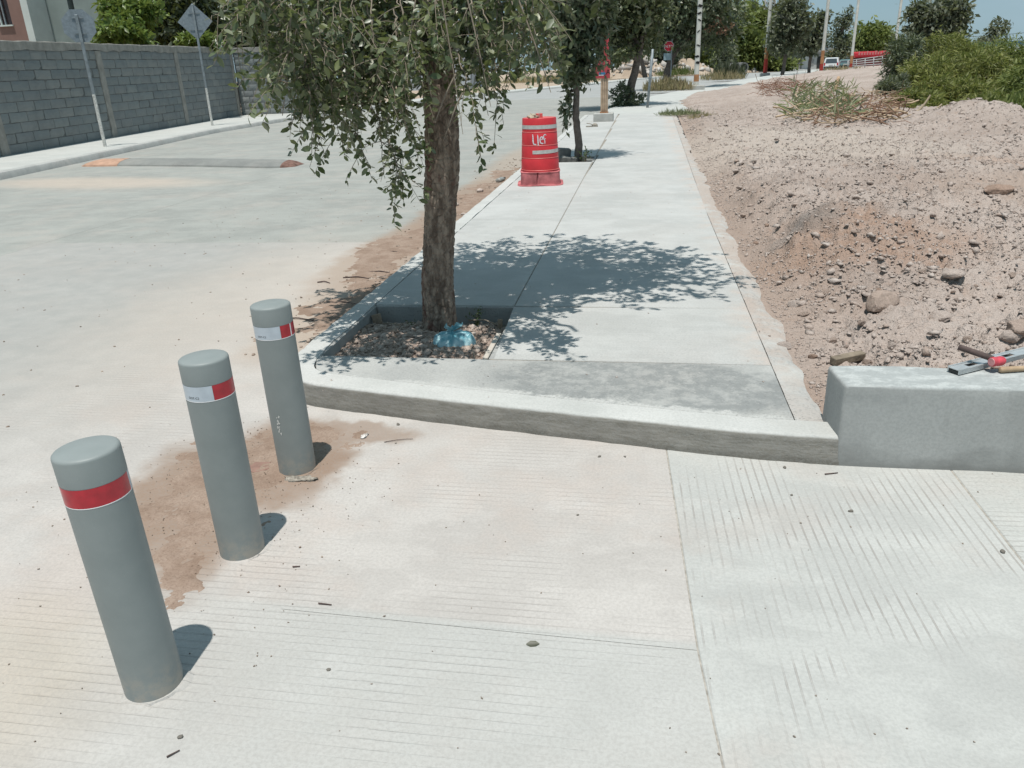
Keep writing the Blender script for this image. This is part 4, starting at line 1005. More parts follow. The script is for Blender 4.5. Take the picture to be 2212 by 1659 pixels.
def ublock(seed):
    r = random.Random(seed); bm = bmesh.new(); bmesh.ops.create_grid(bm, x_segments=6, y_segments=3, size=0.5); vs = []
    for v in bm.verts:
        ex = abs(abs(v.co.x) - 0.5) < 1e-4; ey = abs(abs(v.co.y) - 0.5) < 1e-4
        d = 0.014 if (ex or ey) else r.uniform(-0.004, 0.004)
        v.co = Vector((v.co.x * (0.985 if ex else 0.97), d, v.co.y + 0.5 + (r.uniform(-.012, .012) if ey else 0)))
    bmesh.ops.reverse_faces(bm, faces=bm.faces[:]); bmesh.ops.recalc_face_normals(bm, faces=bm.faces[:])
    for f in bm.faces:
        if f.normal.y > 0: f.normal_flip()
    bd = [e for e in bm.edges if e.is_boundary]; ex = bmesh.ops.extrude_edge_only(bm, edges=bd)
    for v in ex['geom']:
        if isinstance(v, bmesh.types.BMVert): v.co.y = 0.03
    V, F = bm_out(bm); me = bpy.data.meshes.new('block'); me.from_pydata(V, [], F); me.materials.append(M_BLOCK); return me
UB = [ublock(k) for k in range(5)]
rest = MB()
edges = [0.0] + posts + [WL]
rb_ = random.Random(5)
for bi in range(len(edges) - 1):
    a, b_ = edges[bi] + (0.17 if bi else 0), edges[bi + 1] - 0.17
    if b_ - a < 0.3: continue
    nb = max(1, round((b_ - a) / 0.80)); L = (b_ - a) / nb
    for r_ in range(10):
        off = 0.5 * L * (r_ % 2) + rb_.uniform(-.04, .04); xs_ = [a] + [x for x in (a + off + k * L for k in range(0, nb + 1)) if a + 0.1 < x < b_ - 0.1] + [b_]
        for x0, x1 in zip(xs_[:-1], xs_[1:]):
            xm = (x0 + x1) / 2; h = (wt(xm) - 0.20) / 10.0; z = r_ * h
            sx, szz = (x1 - x0) - 0.016, h - 0.016; yy_ = rb_.uniform(-0.010, 0.008)
            if yw(xm) > 15.2:
                o = bpy.data.objects.new('block', UB[rb_.randrange(5)]); COL.objects.link(o); o.parent = wall; o.location = (xm, yy_, z + 0.008); o.scale = (sx, 1, szz)
            else: rest.add(([(x0 + 0.01, yy_, z + 0.01), (x1 - 0.01, yy_, z + 0.01), (x1 - 0.01, yy_, z + h - 0.01), (x0 + 0.01, yy_, z + h - 0.01)], [(0, 1, 2, 3)]))
o = rest.build('block_courses', M_BLOCK, wall); o['kind'] = 'stuff'

# the wall turns with the street at its far end
WB2 = np.array([-14.1, 36.3]); w2 = WB2 - WALL_B; L2 = float(np.linalg.norm(w2)); w2 = w2 / L2
wr_ = empty('block_wall', (WALL_B[0], WALL_B[1], 0.13)); wr_.rotation_euler = (0, 0, math.atan2(w2[1], w2[0])); tag(wr_, 'short return of the grey block wall, darker and half hidden by the foreground tree', 'wall')
HT = wt(WL)
V, F = box(0, L2, 0.02, 0.16, -0.1, HT - 0.05); mesh_np('core', V, F, M_MORTAR, wr_); V, F = box(-0.02, L2 + 0.02, -0.018, 0.18, HT - 0.21, HT, 0.01, 1); mesh_np('top_beam', V, F, M_POST, wr_)
V, F = box(L2 - 0.3, L2 + 0.02, -0.014, 0.17, -0.1, HT - 0.212); mesh_np('cast_post', V, F, M_POST, wr_)
for r_ in range(10):
    h = (HT - 0.21) / 10.0; x = 0.02 - 0.21 * (r_ % 2)
    while x < L2 - 0.32:
        x0, x1 = max(x, 0.02), min(x + 0.42, L2 - 0.31)
        if x1 - x0 > 0.1:
            o = bpy.data.objects.new('block', UB[rb_.randrange(5)]); COL.objects.link(o); o.parent = wr_; o.location = ((x0 + x1) / 2, rb_.uniform(-.008, .008), r_ * h + 0.008); o.scale = (x1 - x0 - 0.016, 1, h - 0.016)
        x += 0.42

# ================================================================== road signs seen from behind
M_GALV = plain('weathered_galvanised', (0.23, 0.26, 0.275), 0.55, 0.4, 0.25, 7, metal=0.3)
M_GALVB = plain('sign_back', (0.215, 0.25, 0.275), 0.5, 0.4, 0.18, 16, metal=0.25)
M_WPAINT = plain('flaking_white_paint', (0.52, 0.52, 0.49), 0.8, 0.3, 0.3, 25)
def sign(x, y, h, kind, size, label, white_to, zc, rz, cat='road sign', mat=None):
    e = empty('road_sign', (x, y, 0.13), rz); tag(e, label, cat)
    V, F = box(-0.035, 0.035, -0.03, 0.03, white_to, h, 0.006, 1); mesh_np('post', V, F, M_GALV, e)
    V, F = box(-0.036, 0.036, -0.031, 0.031, -0.05, white_to - 0.001, 0.006, 1); mesh_np('painted_post', V, F, M_WPAINT, e)
    if kind == 8: pts = [(size * math.cos(math.pi / 8 + k * math.pi / 4), size * math.sin(math.pi / 8 + k * math.pi / 4)) for k in range(8)]
    else: pts = [(size, 0), (0, size), (-size, 0), (0, -size)]
    V, F = prism(pts, -0.003, 0.003); V = [(p[0], 0.04 + p[2], p[1]) for p in V]
    o = mesh_np('sign_plate', V, F, mat or M_GALVB, e, False, (0, 0, zc))
    for z in (zc - size * 0.45, zc + size * 0.45):
        V, F = box(-size * 0.35, size * 0.35, 0.018, 0.034, z - 0.012, z + 0.012); mesh_np('bracket', V, F, M_GALV, e)
    return e
sign(-13.82, 19.2, 3.12, 8, 0.40, 'octagonal sign seen from behind on a grey post before the block wall', 1.28, 2.87, 0.40)
sign(-15.35, 27.5, 3.95, 4, 0.58, 'diamond shaped sign seen from behind, farther along the block wall', 1.27, 3.42, 0.30)

# ================================================================== speed hump
pts = np.array([gp(192, 356, 0), gp(300, 354, 0), gp(450, 355, 0), gp(600, 358, 0), gp(648, 357, 0)])[:, :2]
P = resample(pts, 0.12); T = np.gradient(P, axis=0); T /= np.linalg.norm(T, axis=1)[:, None]; N = np.stack([-T[:, 1], T[:, 0]], 1)
cross = [(-0.42, -0.01), (-0.40, 0.03), (-0.28, 0.08), (-0.12, 0.105), (0.06, 0.115), (0.24, 0.085), (0.36, 0.03), (0.42, -0.01)]
V = []; F = []; n = len(P)
for i in range(n):
    f = max(0.0, min(1.0, i / 2.5, (n - 1 - i) / 2.5)) ** 0.5
    for (o_, z) in cross:
        q = P[i] + N[i] * o_ * (0.6 + 0.4 * f); V.append((q[0], q[1], z * f if z > 0 else z))
m = len(cross)
for i in range(n - 1):
    for j in range(m - 1): a = i * m + j; F.append((a, a + m, a + m + 1, a + 1))
hump = mesh_np('speed_hump', V, F, concrete('hump_concrete', (0.205, 0.21, 0.20), (0.25, 0.255, 0.24), None, 0, 0.1, (), tint=0), None, True); tag(hump, 'low worn concrete speed hump across the left lane', 'speed hump')
def hump_end(i0, i1, name, mat, lab):
    V = []; F = []
    for i in range(i0, i1):
        f = max(0.0, min(1.0, i / 2.5, (n - 1 - i) / 2.5)) ** 0.5
        for (o_, z) in cross:
            q = P[i] + N[i] * o_ * (0.6 + 0.4 * f) * 1.01; V.append((q[0], q[1], (z * f if z > 0 else z) + 0.004))
    for i in range(i1 - i0 - 1):
        for j in range(m - 1): a = i * m + j; F.append((a, a + m, a + m + 1, a + 1))
    o = mesh_np(name, V, F, mat, hump, True); tag(o, lab)
hump_end(0, 9, 'painted_end', plain('worn_orange_paint', (0.42, 0.265, 0.19), 0.85, 0.2, 0.25, 6), 'end faded to orange paint')
hump_end(n - 3, n, 'broken_end', plain('dark_brick_red', (0.17, 0.10, 0.08), 0.9, 0.2, 0.5, 14), 'broken dark reddish end')

# ================================================================== house behind the wall
M_BROWN = plain('brown_render', (0.225, 0.145, 0.125), 0.9, 0.15, 0.08, 2)
M_WHITEW = plain('white_corner', (0.52, 0.57, 0.55), 0.9, 0.15, 0.06, 2)
M_GREENW = plain('grey_green_render', (0.22, 0.265, 0.255), 0.9, 0.15, 0.10, 1.2)
M_GLASSD = plain('dark_window', (0.03, 0.02, 0.02), 0.15, 0.5, 0.3, 4)
HY = 38.0
hs = empty('house', (at(60, 80, HY)[0], HY, 0.0)); tag(hs, 'house with brown, white and grey-green walls rising behind the block wall', 'house')
def hx(px, Y=38.0): return at(px, 40, Y)[0] - hs.location[0]
def hb(name, x0, x1, y0, y1, z0, z1, mat, parent=None, bev=0):
    V, F = box(x0, x1, y0, y1, z0, z1, bev, 1); return mesh_np(name, V, F, mat, parent if parent is not None else hs)
wz = at(20, 55, HY)[2]
xa, xb, xc = hx(24) , hx(55), hx(70)
hb('brown_wall', hx(-6), xb, 0.0, 5, 0, wz, M_BROWN); hb('brown_wall', xa, xb, 0.0, 5, wz, 10.0, M_BROWN); hb('brown_wall', hx(-220), hx(-6), 0.0, 5, 0, 10.0, M_BROWN)
wn_ = hb('window', hx(-5.5), xa - 0.01, 0.22, 0.26, wz + 0.03, 9.6, M_GLASSD)
hb('frame', hx(-5.5), hx(-3), 0.12, 0.20, wz + 0.03, 9.6, M_WHITEW, wn_); hb('frame', hx(4), hx(6.5), 0.12, 0.20, wz + 0.03, 9.6, M_GALVB, wn_)
hb('sill', hx(-6), xa + 0.06, -0.09, 0.2, wz - 0.04, wz + 0.028, M_WHITEW, wn_)
hb('corner_pilaster', xb + 0.002, xc, -0.12, 5, 0, 10.1, M_WHITEW)
hb('grey_green_wall', xc + 0.002, hx(118), 1.2, 6, 0, 10.0, M_GREENW); hb('shadow_stripe', hx(118), hx(131), 1.9, 6, 0, 10.0, plain('shadow_stripe_grey', (0.11, 0.12, 0.12), 0.9)); hb('grey_green_wall', hx(131), hx(330), 1.2, 6, 0, 9.6, M_GREENW)  # set-back strip coloured dark to paint the vertical shadow stripe on the wall
# ================================================================== the street tree in the foreground
def bark_trunk(P, R, nth, nz_, cell=(15, 5.0), depth=0.075, seed=2, wob=0.06):
    """tube with plate-like bark relief: worley cells stretched along the trunk"""
    P = resample(np.asarray(P, float), 0.01); n = nz_; P = np.stack([np.interp(np.linspace(0, len(P) - 1, n), np.arange(len(P)), P[:, k]) for k in range(3)], 1)
    R = np.interp(np.linspace(0, 1, n), np.linspace(0, 1, len(R)), R)
    T, U, W = frames(P); a = np.arange(nth) * 2 * math.pi / nth
    s = np.concatenate([[0], np.cumsum(np.linalg.norm(np.diff(P, axis=0), axis=1))]); r0 = float(np.mean(R))
    A, S = np.meshgrid(a, s)
    # 3-D worley on (cos, sin, s) so it wraps round the trunk
    q = np.stack([np.cos(A) * cell[0] * r0 * 10 / 6.28, np.sin(A) * cell[0] * r0 * 10 / 6.28, S * cell[1] * 4.2], -1)
    q = q + 0.35 * np.stack([fbm(q * 0.7, 2, 5), fbm(q * 0.7, 2, 6), fbm(q * 0.7, 2, 7)], -1)
    f = np.floor(q).astype(np.int64); d1 = np.full(q.shape[:2], 9.0); d2 = np.full(q.shape[:2], 9.0)
    for dx in (-1, 0, 1):
        for dy in (-1, 0, 1):
            for dz in (-1, 0, 1):
                c = f + np.array([dx, dy, dz]); h = [_h(c[..., 0], c[..., 1], c[..., 2], seed + k) for k in range(3)]
                d = np.linalg.norm(c + np.stack(h, -1) - q, axis=-1); m_ = d < d1
                d2 = np.where(m_, d1, np.minimum(d2, d)); d1 = np.where(m_, d, d1)
    plate = sstep(0.0, 0.22, d2 - d1)
    rel = (plate - 0.6) * depth + fbm(q * 2.0, 3, 9) * 0.025 + wob * fbm(np.stack([np.cos(A), np.sin(A), S * 5], -1), 3, 12)
    V = P[:, None] + (R[:, None] * (1 + rel))[..., None] * (np.cos(A)[..., None] * U[:, None] + np.sin(A)[..., None] * W[:, None])
    idx = np.arange(n * nth).reshape(n, nth); F = np.stack([idx[:-1], np.roll(idx[:-1], -1, 1), np.roll(idx[1:], -1, 1), idx[1:]], -1).reshape(-1, 4)
    return V.reshape(-1, 3), F
t = NT('oak_bark'); v = t.pos(); vz = t.map(v, (1, 1, 0.35))
c = t.mix(t.mr(t.noise(vz, 26.0, 5, 0.65), 0.35, 0.68), (0.14, 0.105, 0.083), (0.36, 0.29, 0.232))
c = t.mix(t.mr(t.noise(t.map(v, (1, 1, 0.5), (3, 3, 0)), 7.0, 4, 0.6), 0.56, 0.66, 0.0, 0.65), c, (0.12, 0.045, 0.035))
c = t.mix(t.mr(t.noise(v, 90.0, 4, 0.7), 0.6, 0.75, 0.0, 0.35), c, (0.36, 0.32, 0.28))
M_BARK = t.done(c, 0.95, t.bump(t.noise(vz, 70.0, 5, 0.7), 0.8, 0.012), 0.1)
M_TWIG = plain('grey_twig', (0.25, 0.21, 0.165), 0.85, 0.2, 0.25, 40)
M_LEAF = leaf_mat('oak_leaf', [(0.045, 0.065, 0.028), (0.08, 0.11, 0.05), (0.13, 0.155, 0.095), (0.06, 0.09, 0.038), (0.18, 0.20, 0.13), (0.13, 0.155, 0.05), (0.24, 0.255, 0.175), (0.075, 0.105, 0.05)], 0.38, 0.22, 0.5)
tree = empty('street_tree', (-1.27, 4.66, 0.05)); tag(tree, 'large oak-like street tree with drooping branches in the nearest pit', 'tree')
TO = np.array([-1.27, 4.66, 0.05])
YT = 4.66
tp = [gp(952, 722, 0.02)] + [at(px, py, YT) for px, py in ((949, 660), (946, 600), (948, 520), (951, 440), (957, 350), (955, 280), (949, 200), (946, 120), (948, 40), (955, -60))]
tp[0][1] = YT; tp = np.array(tp); tp[0, 2] = -0.05
TR = [0.125, 0.104, 0.098, 0.094, 0.093, 0.099, 0.103, 0.098, 0.094, 0.098, 0.102, 0.105]
V, F = bark_trunk(tp - TO, TR, 150, 420); mesh_np('trunk', V, F, M_BARK, tree, True)
top = tp[-1]
limb_ends = [(-2.0, 3.7, 2.7), (-2.1, 4.7, 3.1), (-0.4, 3.8, 3.0), (0.2, 5.0, 3.0), (-0.5, 6.1, 3.2), (-1.5, 5.9, 3.2), (-1.0, 4.8, 3.7), (-1.6, 3.6, 2.35), (-0.7, 3.7, 2.45)]
limbs = []
for k, e in enumerate(limb_ends):
    e = np.array(e); s = top + np.array([0, 0, -0.25 + 0.05 * k]); mid_ = (s + e) / 2 + np.array([rnd.uniform(-.12, .12), rnd.uniform(-.12, .12), 0.22])
    q = np.linspace(0, 1, 12)[:, None]; C = (1 - q) ** 2 * s + 2 * q * (1 - q) * mid_ + q * q * e; C += RN.normal(size=C.shape) * 0.012
    limbs.append(C); V, F = tube(C - TO, np.linspace(0.055, 0.012, 12), 10); mesh_np('limb', V, F, M_BARK, tree, True)
r4 = np.random.default_rng(44)
LO, LD, LS = [], [], []; TW = []; T0 = []; T1 = []
def add_twig(P, r0, r1, leaf=0.042, step=0.017, start=0.12, spread=1.0):
    TW.append(P); T0.append(r0); T1.append(r1)
    Q = resample(P, step); n = len(Q)
    if n < 4: return
    T = np.gradient(Q, axis=0); T /= np.linalg.norm(T, axis=1)[:, None] + 1e-9
    for i in range(int(n * start), n):
        if r4.random() < 0.12: continue
        for _ in range(1 if r4.random() < 0.8 else 2):
            d = r4.normal(size=3); d -= T[i] * np.dot(d, T[i]); d /= np.linalg.norm(d) + 1e-9
            LO.append(Q[i]); LD.append(T[i] * r4.uniform(0.3, 0.9) + d * spread); LS.append(leaf * r4.uniform(0.45, 1.35))
def spray(s, e, sag=0.10, subs=5, leaf=0.042, r=0.0042, sublen=0.20):
    s, e = np.array(s, float), np.array(e, float); m_ = (s + e) / 2 + np.array([0, 0, sag]) + r4.normal(size=3) * 0.03
    q = np.linspace(0, 1, 16)[:, None]; P = (1 - q) ** 2 * s + 2 * q * (1 - q) * m_ + q * q * e
    L = np.linalg.norm(e - s); P[1:-1] += r4.normal(size=(14, 3)) * 0.006
    add_twig(P, r, 0.0014, leaf, 0.024, 0.30)
    for k in range(subs):
        i = int(r4.uniform(3, 14)); d = P[min(i + 1, 15)] - P[i]; d /= np.linalg.norm(d) + 1e-9
        d = d * 0.7 + r4.normal(size=3) * 0.65; d[2] -= 0.22; d /= np.linalg.norm(d); l = sublen * r4.uniform(0.5, 1.3)
        qq = np.linspace(0, 1, 8)[:, None]; S = P[i] + d * l * qq + np.array([0, 0, -0.22 * l]) * qq ** 2; add_twig(S, 0.0022, 0.0010, leaf * 0.92, 0.019, 0.10)
# hanging sprays, surveyed: tip pixel, distance, root pixel, distance
HS = [((850, 405), 3.95, (790, 120), 4.2), ((866, 432), 3.9, (840, 300), 4.0), ((800, 360), 3.85, (740, 90), 4.1), ((830, 372), 4.05, (800, 160), 4.3), ((700, 345), 3.75, (650, 110), 4.0), ((672, 318), 3.7, (690, 130), 4.0), ((745, 335), 4.0, (720, 120), 4.2),
      ((770, 300), 3.9, (760, 60), 4.2), ((725, 290), 3.8, (700, 60), 4.0), ((655, 262), 3.8, (700, 60), 4.1), ((690, 215), 3.65, (660, 40), 3.9), ((640, 200), 3.7, (640, 20), 3.9), ((600, 180), 3.6, (640, 0), 3.9), ((585, 130), 3.65, (640, -40), 3.9), ((545, 110), 3.6, (620, -30), 3.9),
      ((500, 75), 3.55, (600, -60), 3.9), ((455, 50), 3.5, (580, -60), 3.9), ((885, 300), 4.1, (860, 60), 4.3), ((870, 250), 3.9, (850, 20), 4.2),
      ((1088, 268), 4.1, (1010, 60), 4.3), ((1034, 328), 3.9, (985, 110), 4.1), ((1075, 205), 4.0, (1040, 10), 4.2), ((1055, 250), 4.2, (1020, 40), 4.3), ((1120, 160), 4.0, (1090, -30), 4.2), ((1155, 135), 3.9, (1110, -60), 4.2), ((1190, 175), 3.8, (1150, -40), 4.0),
      ((1205, 120), 3.85, (1150, -60), 4.1), ((1165, 90), 3.7, (1100, -80), 4.0), ((1140, 190), 4.2, (1100, 0), 4.4), ((1100, 120), 3.8, (1050, -40), 4.1), ((880, 180), 3.7, (860, -30), 4.0), ((820, 230), 3.75, (800, 0), 4.0),
      ((760, 220), 3.7, (740, -20), 4.0), ((1030, 130), 3.7, (980, -60), 4.0), ((960, 120), 3.6, (920, -60), 3.9), ((700, 140), 3.55, (690, -60), 3.9), ((620, 90), 3.5, (650, -70), 3.9), ((560, 40), 3.45, (630, -90), 3.9)]
for (a, ya, b_, yb_) in HS:
    spray(at(*b_, yb_), at(*a, ya), 0.09, 6 if a[0] < 900 else 4, 0.049)
    for k in range(1 if 600 < a[0] < 900 or a[1] < 140 else 0):
        j = r4.normal(size=3) * np.array([0.10, 0.16, 0.06]); spray(at(*b_, yb_) + j, at(*a, ya) + r4.normal(size=3) * np.array([0.10, 0.2, 0.09]) + np.array([0, 0.12, 0.07]), 0.09, 5, 0.049)
# bare light twigs crossing the trunk
for a, b_ in (((955, 0), (1000, 290)), ((985, 160), (940, 265)), ((1000, 200), (960, 300)), ((900, -10), (880, 130)), ((1120, 0), (1190, 200)), ((640, 60), (610, 250)), ((1010, 0), (1060, 230))):
    s, e = at(*a, 3.75), at(*b_, 3.72); q = np.linspace(0, 1, 10)[:, None]; P = s + (e - s) * q + np.array([0, 0, 0.05]) * (q * (1 - q)); TW.append(P); T0.append(0.0045); T1.append(0.0016)
# body of the crown: short leafy shoots through its volume
def in_ell(n, c, r, shell=0.35):
    d = r4.normal(size=(n, 3)); d /= np.linalg.norm(d, axis=1)[:, None]; return np.array(c) + d * (r4.random((n, 1)) ** shell) * np.array(r)
for c, r, n_, lf in (((-0.80, 5.55, 2.85), (1.35, 1.15, 0.80), 620, 0.062), ((-1.62, 4.85, 2.15), (0.70, 0.50, 0.36), 260, 0.052), ((-0.85, 4.95, 2.38), (0.60, 0.50, 0.30), 200, 0.052), ((-1.45, 4.30, 1.75), (0.36, 0.40, 0.25), 50, 0.048), ((-1.75, 5.1, 2.25), (0.75, 0.35, 0.42), 230, 0.06), ((-0.95, 5.2, 2.42), (0.8, 0.35, 0.34), 220, 0.06), (at(830, 70, 4.5), (0.72, 0.28, 0.20), 165, 0.052), (at(720, 130, 4.35), (0.35, 0.25, 0.22), 70, 0.05), (at(1085, 45, 4.55), (0.34, 0.28, 0.22), 95, 0.052), (at(640, 40, 4.5), (0.4, 0.25, 0.2), 70, 0.05), ((-0.15, 5.3, 2.7), (0.85, 0.9, 0.40), 220, 0.060), ((-1.1, 5.4, 2.6), (0.75, 0.8, 0.40), 160, 0.055)):
    for p in in_ell(n_, c, r, 0.5):
        d = r4.normal(size=3); d[2] -= 0.5; d /= np.linalg.norm(d); l = r4.uniform(0.14, 0.34); q = np.linspace(0, 1, 6)[:, None]
        add_twig(p + d * l * q + np.array([0, 0, -0.3 * l]) * q ** 2, 0.0026, 0.001, lf, 0.018, 0.0, 1.1)
V, F = tubes_np([p - TO for p in TW], T0, T1, 4); o = mesh_np('twigs', V, F, M_TWIG, tree, True); o['kind'] = 'stuff'
V, F = leaf_arrays(np.array(LO) - TO, np.array(LD), np.array(LS), True, 1.2, r4, 0.3); o = mesh_np('foliage', V, F, M_LEAF, tree); o['kind'] = 'stuff'
print('main tree leaves', len(LO))
# small weeds by the trunk
def weed(name, x, y, z, h, n, mat, label, group=None, spread=0.5, leaf=0.03, cat='plant', lean=0.0):
    e = empty(name, (x, y, z)); tag(e, label, cat, group); r = np.random.default_rng(int(abs(x * 91 + y * 37) * 10)); O, D, S, tw, a, b_ = [], [], [], [], [], []
    for k in range(n):
        d = np.array([r.normal() * spread, r.normal() * spread, 1.0]); d /= np.linalg.norm(d); l = h * r.uniform(0.6, 1.1); q = np.linspace(0, 1, 6)[:, None]; P = d * l * q + np.array([r.normal(), r.normal(), -0.4]) * 0.25 * l * q * q
        tw.append(P); a.append(0.004 * h * 3); b_.append(0.001)
        for s in np.linspace(0.15, 1, max(4, int(l / leaf * 1.6))): i = P[0] + (P[-1] - P[0]) * s; O.append(i); D.append(r.normal(size=3) + np.array([0, 0, 0.3])); S.append(leaf * r.uniform(0.6, 1.3))
    V, F = tubes_np(tw, a, b_, 3); mesh_np('stem', V, F, M_TWIG, e)
    V, F = leaf_arrays(np.array(O), np.array(D), np.array(S), False, 0.8, r); o = mesh_np('leaves', V, F, mat, e); return e
M_WEED = leaf_mat('weed_leaf', [(0.05, 0.09, 0.03), (0.09, 0.13, 0.05), (0.07, 0.11, 0.035)])
weed('weed', -1.06, 4.86, 0.02, 0.16, 12, M_WEED, 'small green weed right of the trunk at the back of the near pit', leaf=0.022)
weed('weed', -1.47, 4.72, 0.04, 0.08, 7, M_WEED, 'tiny green weed left of the trunk in the near pit', leaf=0.018)
# fallen sticks in the pit
def stick(name, pts, r, label, mat=None, cat='stick', group=None):
    V, F = tube(resample(np.array(pts, float), 0.02), np.linspace(r, r * 0.6, len(resample(np.array(pts, float), 0.02))), 7); o = mesh_np(name, V, F, mat or M_TWIG, None, True); tag(o, label, cat, group); return o
stick('stick', [(-1.10, 4.80, 0.085), (-0.99, 4.78, 0.095), (-0.89, 4.73, 0.08)], 0.006, 'straight dead stick right of the trunk in the near pit')
stick('stick', [(-1.69, 4.78, 0.06), (-1.60, 4.70, 0.09), (-1.54, 4.68, 0.08)], 0.005, 'bent dead root beside the wide peg in the near pit')
stick('stick', [(-0.96, 4.22, 0.08), (-0.93, 4.15, 0.085), (-0.91, 4.06, 0.08)], 0.005, 'forked dry twig on the gravel right of the teal bag')
# ================================================================== trees along the street and beyond
def dist_of(p): return float(np.linalg.norm(np.asarray(p) - np.array([0, 0, CAM_H])))
def blob(px, py, Y, rx, ry, ryd=None):
    c = at(px, py, Y); k = dist_of(c) / FOC; return (c, np.array([rx * k, (ryd if ryd is not None else rx) * k, ry * k]))
def leaf_tree(name, label, base, path, r0, blobs, n, size, mat, bark, seed, group=None, down=0.25, limbs=True, cl=0.16, cat='tree', width=0.9, per=26):
    """trunk along path, leaf clumps in the blobs (centre, radii[, weight])"""
    r = np.random.default_rng(seed); e = empty(name, tuple(base)); tag(e, label, cat, group); b = np.array(base)
    if path is not None:
        P = resample(np.array(path, float), max(0.05, r0)); P[1:-1] += r.normal(size=P[1:-1].shape) * r0 * 0.08
        V, F = tube(P - b, np.linspace(r0, r0 * 0.62, len(P)), 10); mesh_np('trunk', V, F, bark, e, 2)
        if limbs:
            for bl in blobs[:7]:
                s = P[-1] if r.random() < 0.6 else P[int(len(P) * 0.75)]; en = bl[0]; q = np.linspace(0, 1, 8)[:, None]; C = s + (en - s) * q + np.array([0, 0, 0.12 * np.linalg.norm(en - s)]) * q * (1 - q) + r.normal(size=(8, 3)) * r0 * 0.3 * np.minimum(q, 1 - q) * 4
                V, F = tube(C - b, np.linspace(r0 * 0.55, r0 * 0.12, 8), 6); mesh_np('limb', V, F, bark, e, 2)
    O, D = [], []; tot = sum(float(np.prod(bl[1]) ** (2 / 3.0)) for bl in blobs)
    for bl in blobs:
        c, R = bl[0], bl[1]; nn = max(8, int(n * float(np.prod(R) ** (2 / 3.0)) / tot)); k = max(3, nn // per)
        d = r.normal(size=(k, 3)); d /= np.linalg.norm(d, axis=1)[:, None]; cc = c + d * (r.random((k, 1)) ** 0.38) * R
        i = r.integers(0, k, nn); p = cc[i] + r.normal(size=(nn, 3)) * R * cl
        dd = (p - c) / R; O.append(p); D.append(r.normal(size=(nn, 3)) * 0.8 + dd * 0.6 + np.array([0, 0, -down]))
    O, D = np.concatenate(O), np.concatenate(D)
    V, F = leaf_arrays(O - b, D, size * r.uniform(0.6, 1.4, len(O)), False, width, r, 0.2); o = mesh_np('crown', V, F, mat, e); return e
LM = {}
LM['oak'] = leaf_mat('dark_oak_leaf', [(0.055, 0.075, 0.045), (0.09, 0.115, 0.068), (0.14, 0.165, 0.11), (0.065, 0.088, 0.052), (0.20, 0.215, 0.15), (0.11, 0.135, 0.08)], 0.45, 0.18)
LM['olive'] = leaf_mat('olive_oak_leaf', [(0.06, 0.075, 0.035), (0.09, 0.11, 0.05), (0.15, 0.165, 0.09), (0.07, 0.085, 0.045), (0.20, 0.21, 0.13)], 0.45, 0.2)
LM['bright'] = leaf_mat('bright_leaf', [(0.07, 0.12, 0.02), (0.11, 0.17, 0.03), (0.16, 0.22, 0.05), (0.05, 0.09, 0.02)], 0.4, 0.3)
LM['mesq'] = leaf_mat('mesquite_leaf', [(0.12, 0.155, 0.038), (0.16, 0.195, 0.05), (0.09, 0.12, 0.035), (0.21, 0.24, 0.075)], 0.6, 0.25)
LM['grey'] = leaf_mat('grey_green_leaf', [(0.095, 0.11, 0.072), (0.13, 0.145, 0.098), (0.075, 0.088, 0.06), (0.18, 0.19, 0.135)], 0.55, 0.2)
LM['brownish'] = leaf_mat('brownish_leaf', [(0.085, 0.075, 0.035), (0.11, 0.095, 0.045), (0.07, 0.075, 0.035)], 0.6, 0.2)
LM['willow'] = leaf_mat('willow_leaf', [(0.14, 0.16, 0.04), (0.19, 0.21, 0.052), (0.10, 0.12, 0.034), (0.25, 0.26, 0.075), (0.16, 0.15, 0.06)], 0.55, 0.3)
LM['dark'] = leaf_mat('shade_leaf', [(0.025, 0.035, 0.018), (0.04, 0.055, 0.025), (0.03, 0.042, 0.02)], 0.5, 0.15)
LM['dry'] = leaf_mat('dry_grass', [(0.42, 0.34, 0.20), (0.48, 0.39, 0.25), (0.36, 0.30, 0.17), (0.30, 0.28, 0.14)], 0.9, 0.2)
LM['reed'] = leaf_mat('reed_leaf', [(0.22, 0.25, 0.14), (0.28, 0.30, 0.18), (0.17, 0.20, 0.10), (0.33, 0.32, 0.21)], 0.6, 0.25)
LM['brush'] = leaf_mat('dead_brush', [(0.21, 0.115, 0.075), (0.27, 0.16, 0.11), (0.17, 0.09, 0.06)], 0.9, 0.1)
M_BARK2 = plain('grey_bark', (0.135, 0.115, 0.10), 0.95, 0.1, 0.35, 12, bump=0.8, bscale=30)

G2 = 'street trees along the new sidewalk'
# second tree, Y about 14
b2 = np.array([-1.09, 14.12, 0.06])
leaf_tree('street_tree', 'slender dark street tree right behind the red drum', b2, [b2, at(1248, 290, 14.1), at(1244, 240, 14.1), at(1246, 190, 14.1), at(1250, 130, 14.1)], 0.07,
          [blob(1226, 235, 14.1, 9, 34), blob(1240, 130, 14.1, 36, 46), blob(1270, 90, 14.1, 36, 55), blob(1215, 60, 13.9, 26, 60), blob(1290, 20, 14.2, 30, 50), blob(1245, -10, 14.0, 55, 50), blob(1240, -120, 14.1, 80, 70)], 11000, 0.115, LM['oak'], M_BARK2, 61, G2, per=22, cl=0.24)
r6 = np.random.default_rng(6)
for k, (px, py) in enumerate(((1215, 300), (1208, 262), (1228, 312), (1275, 285))):
    pass
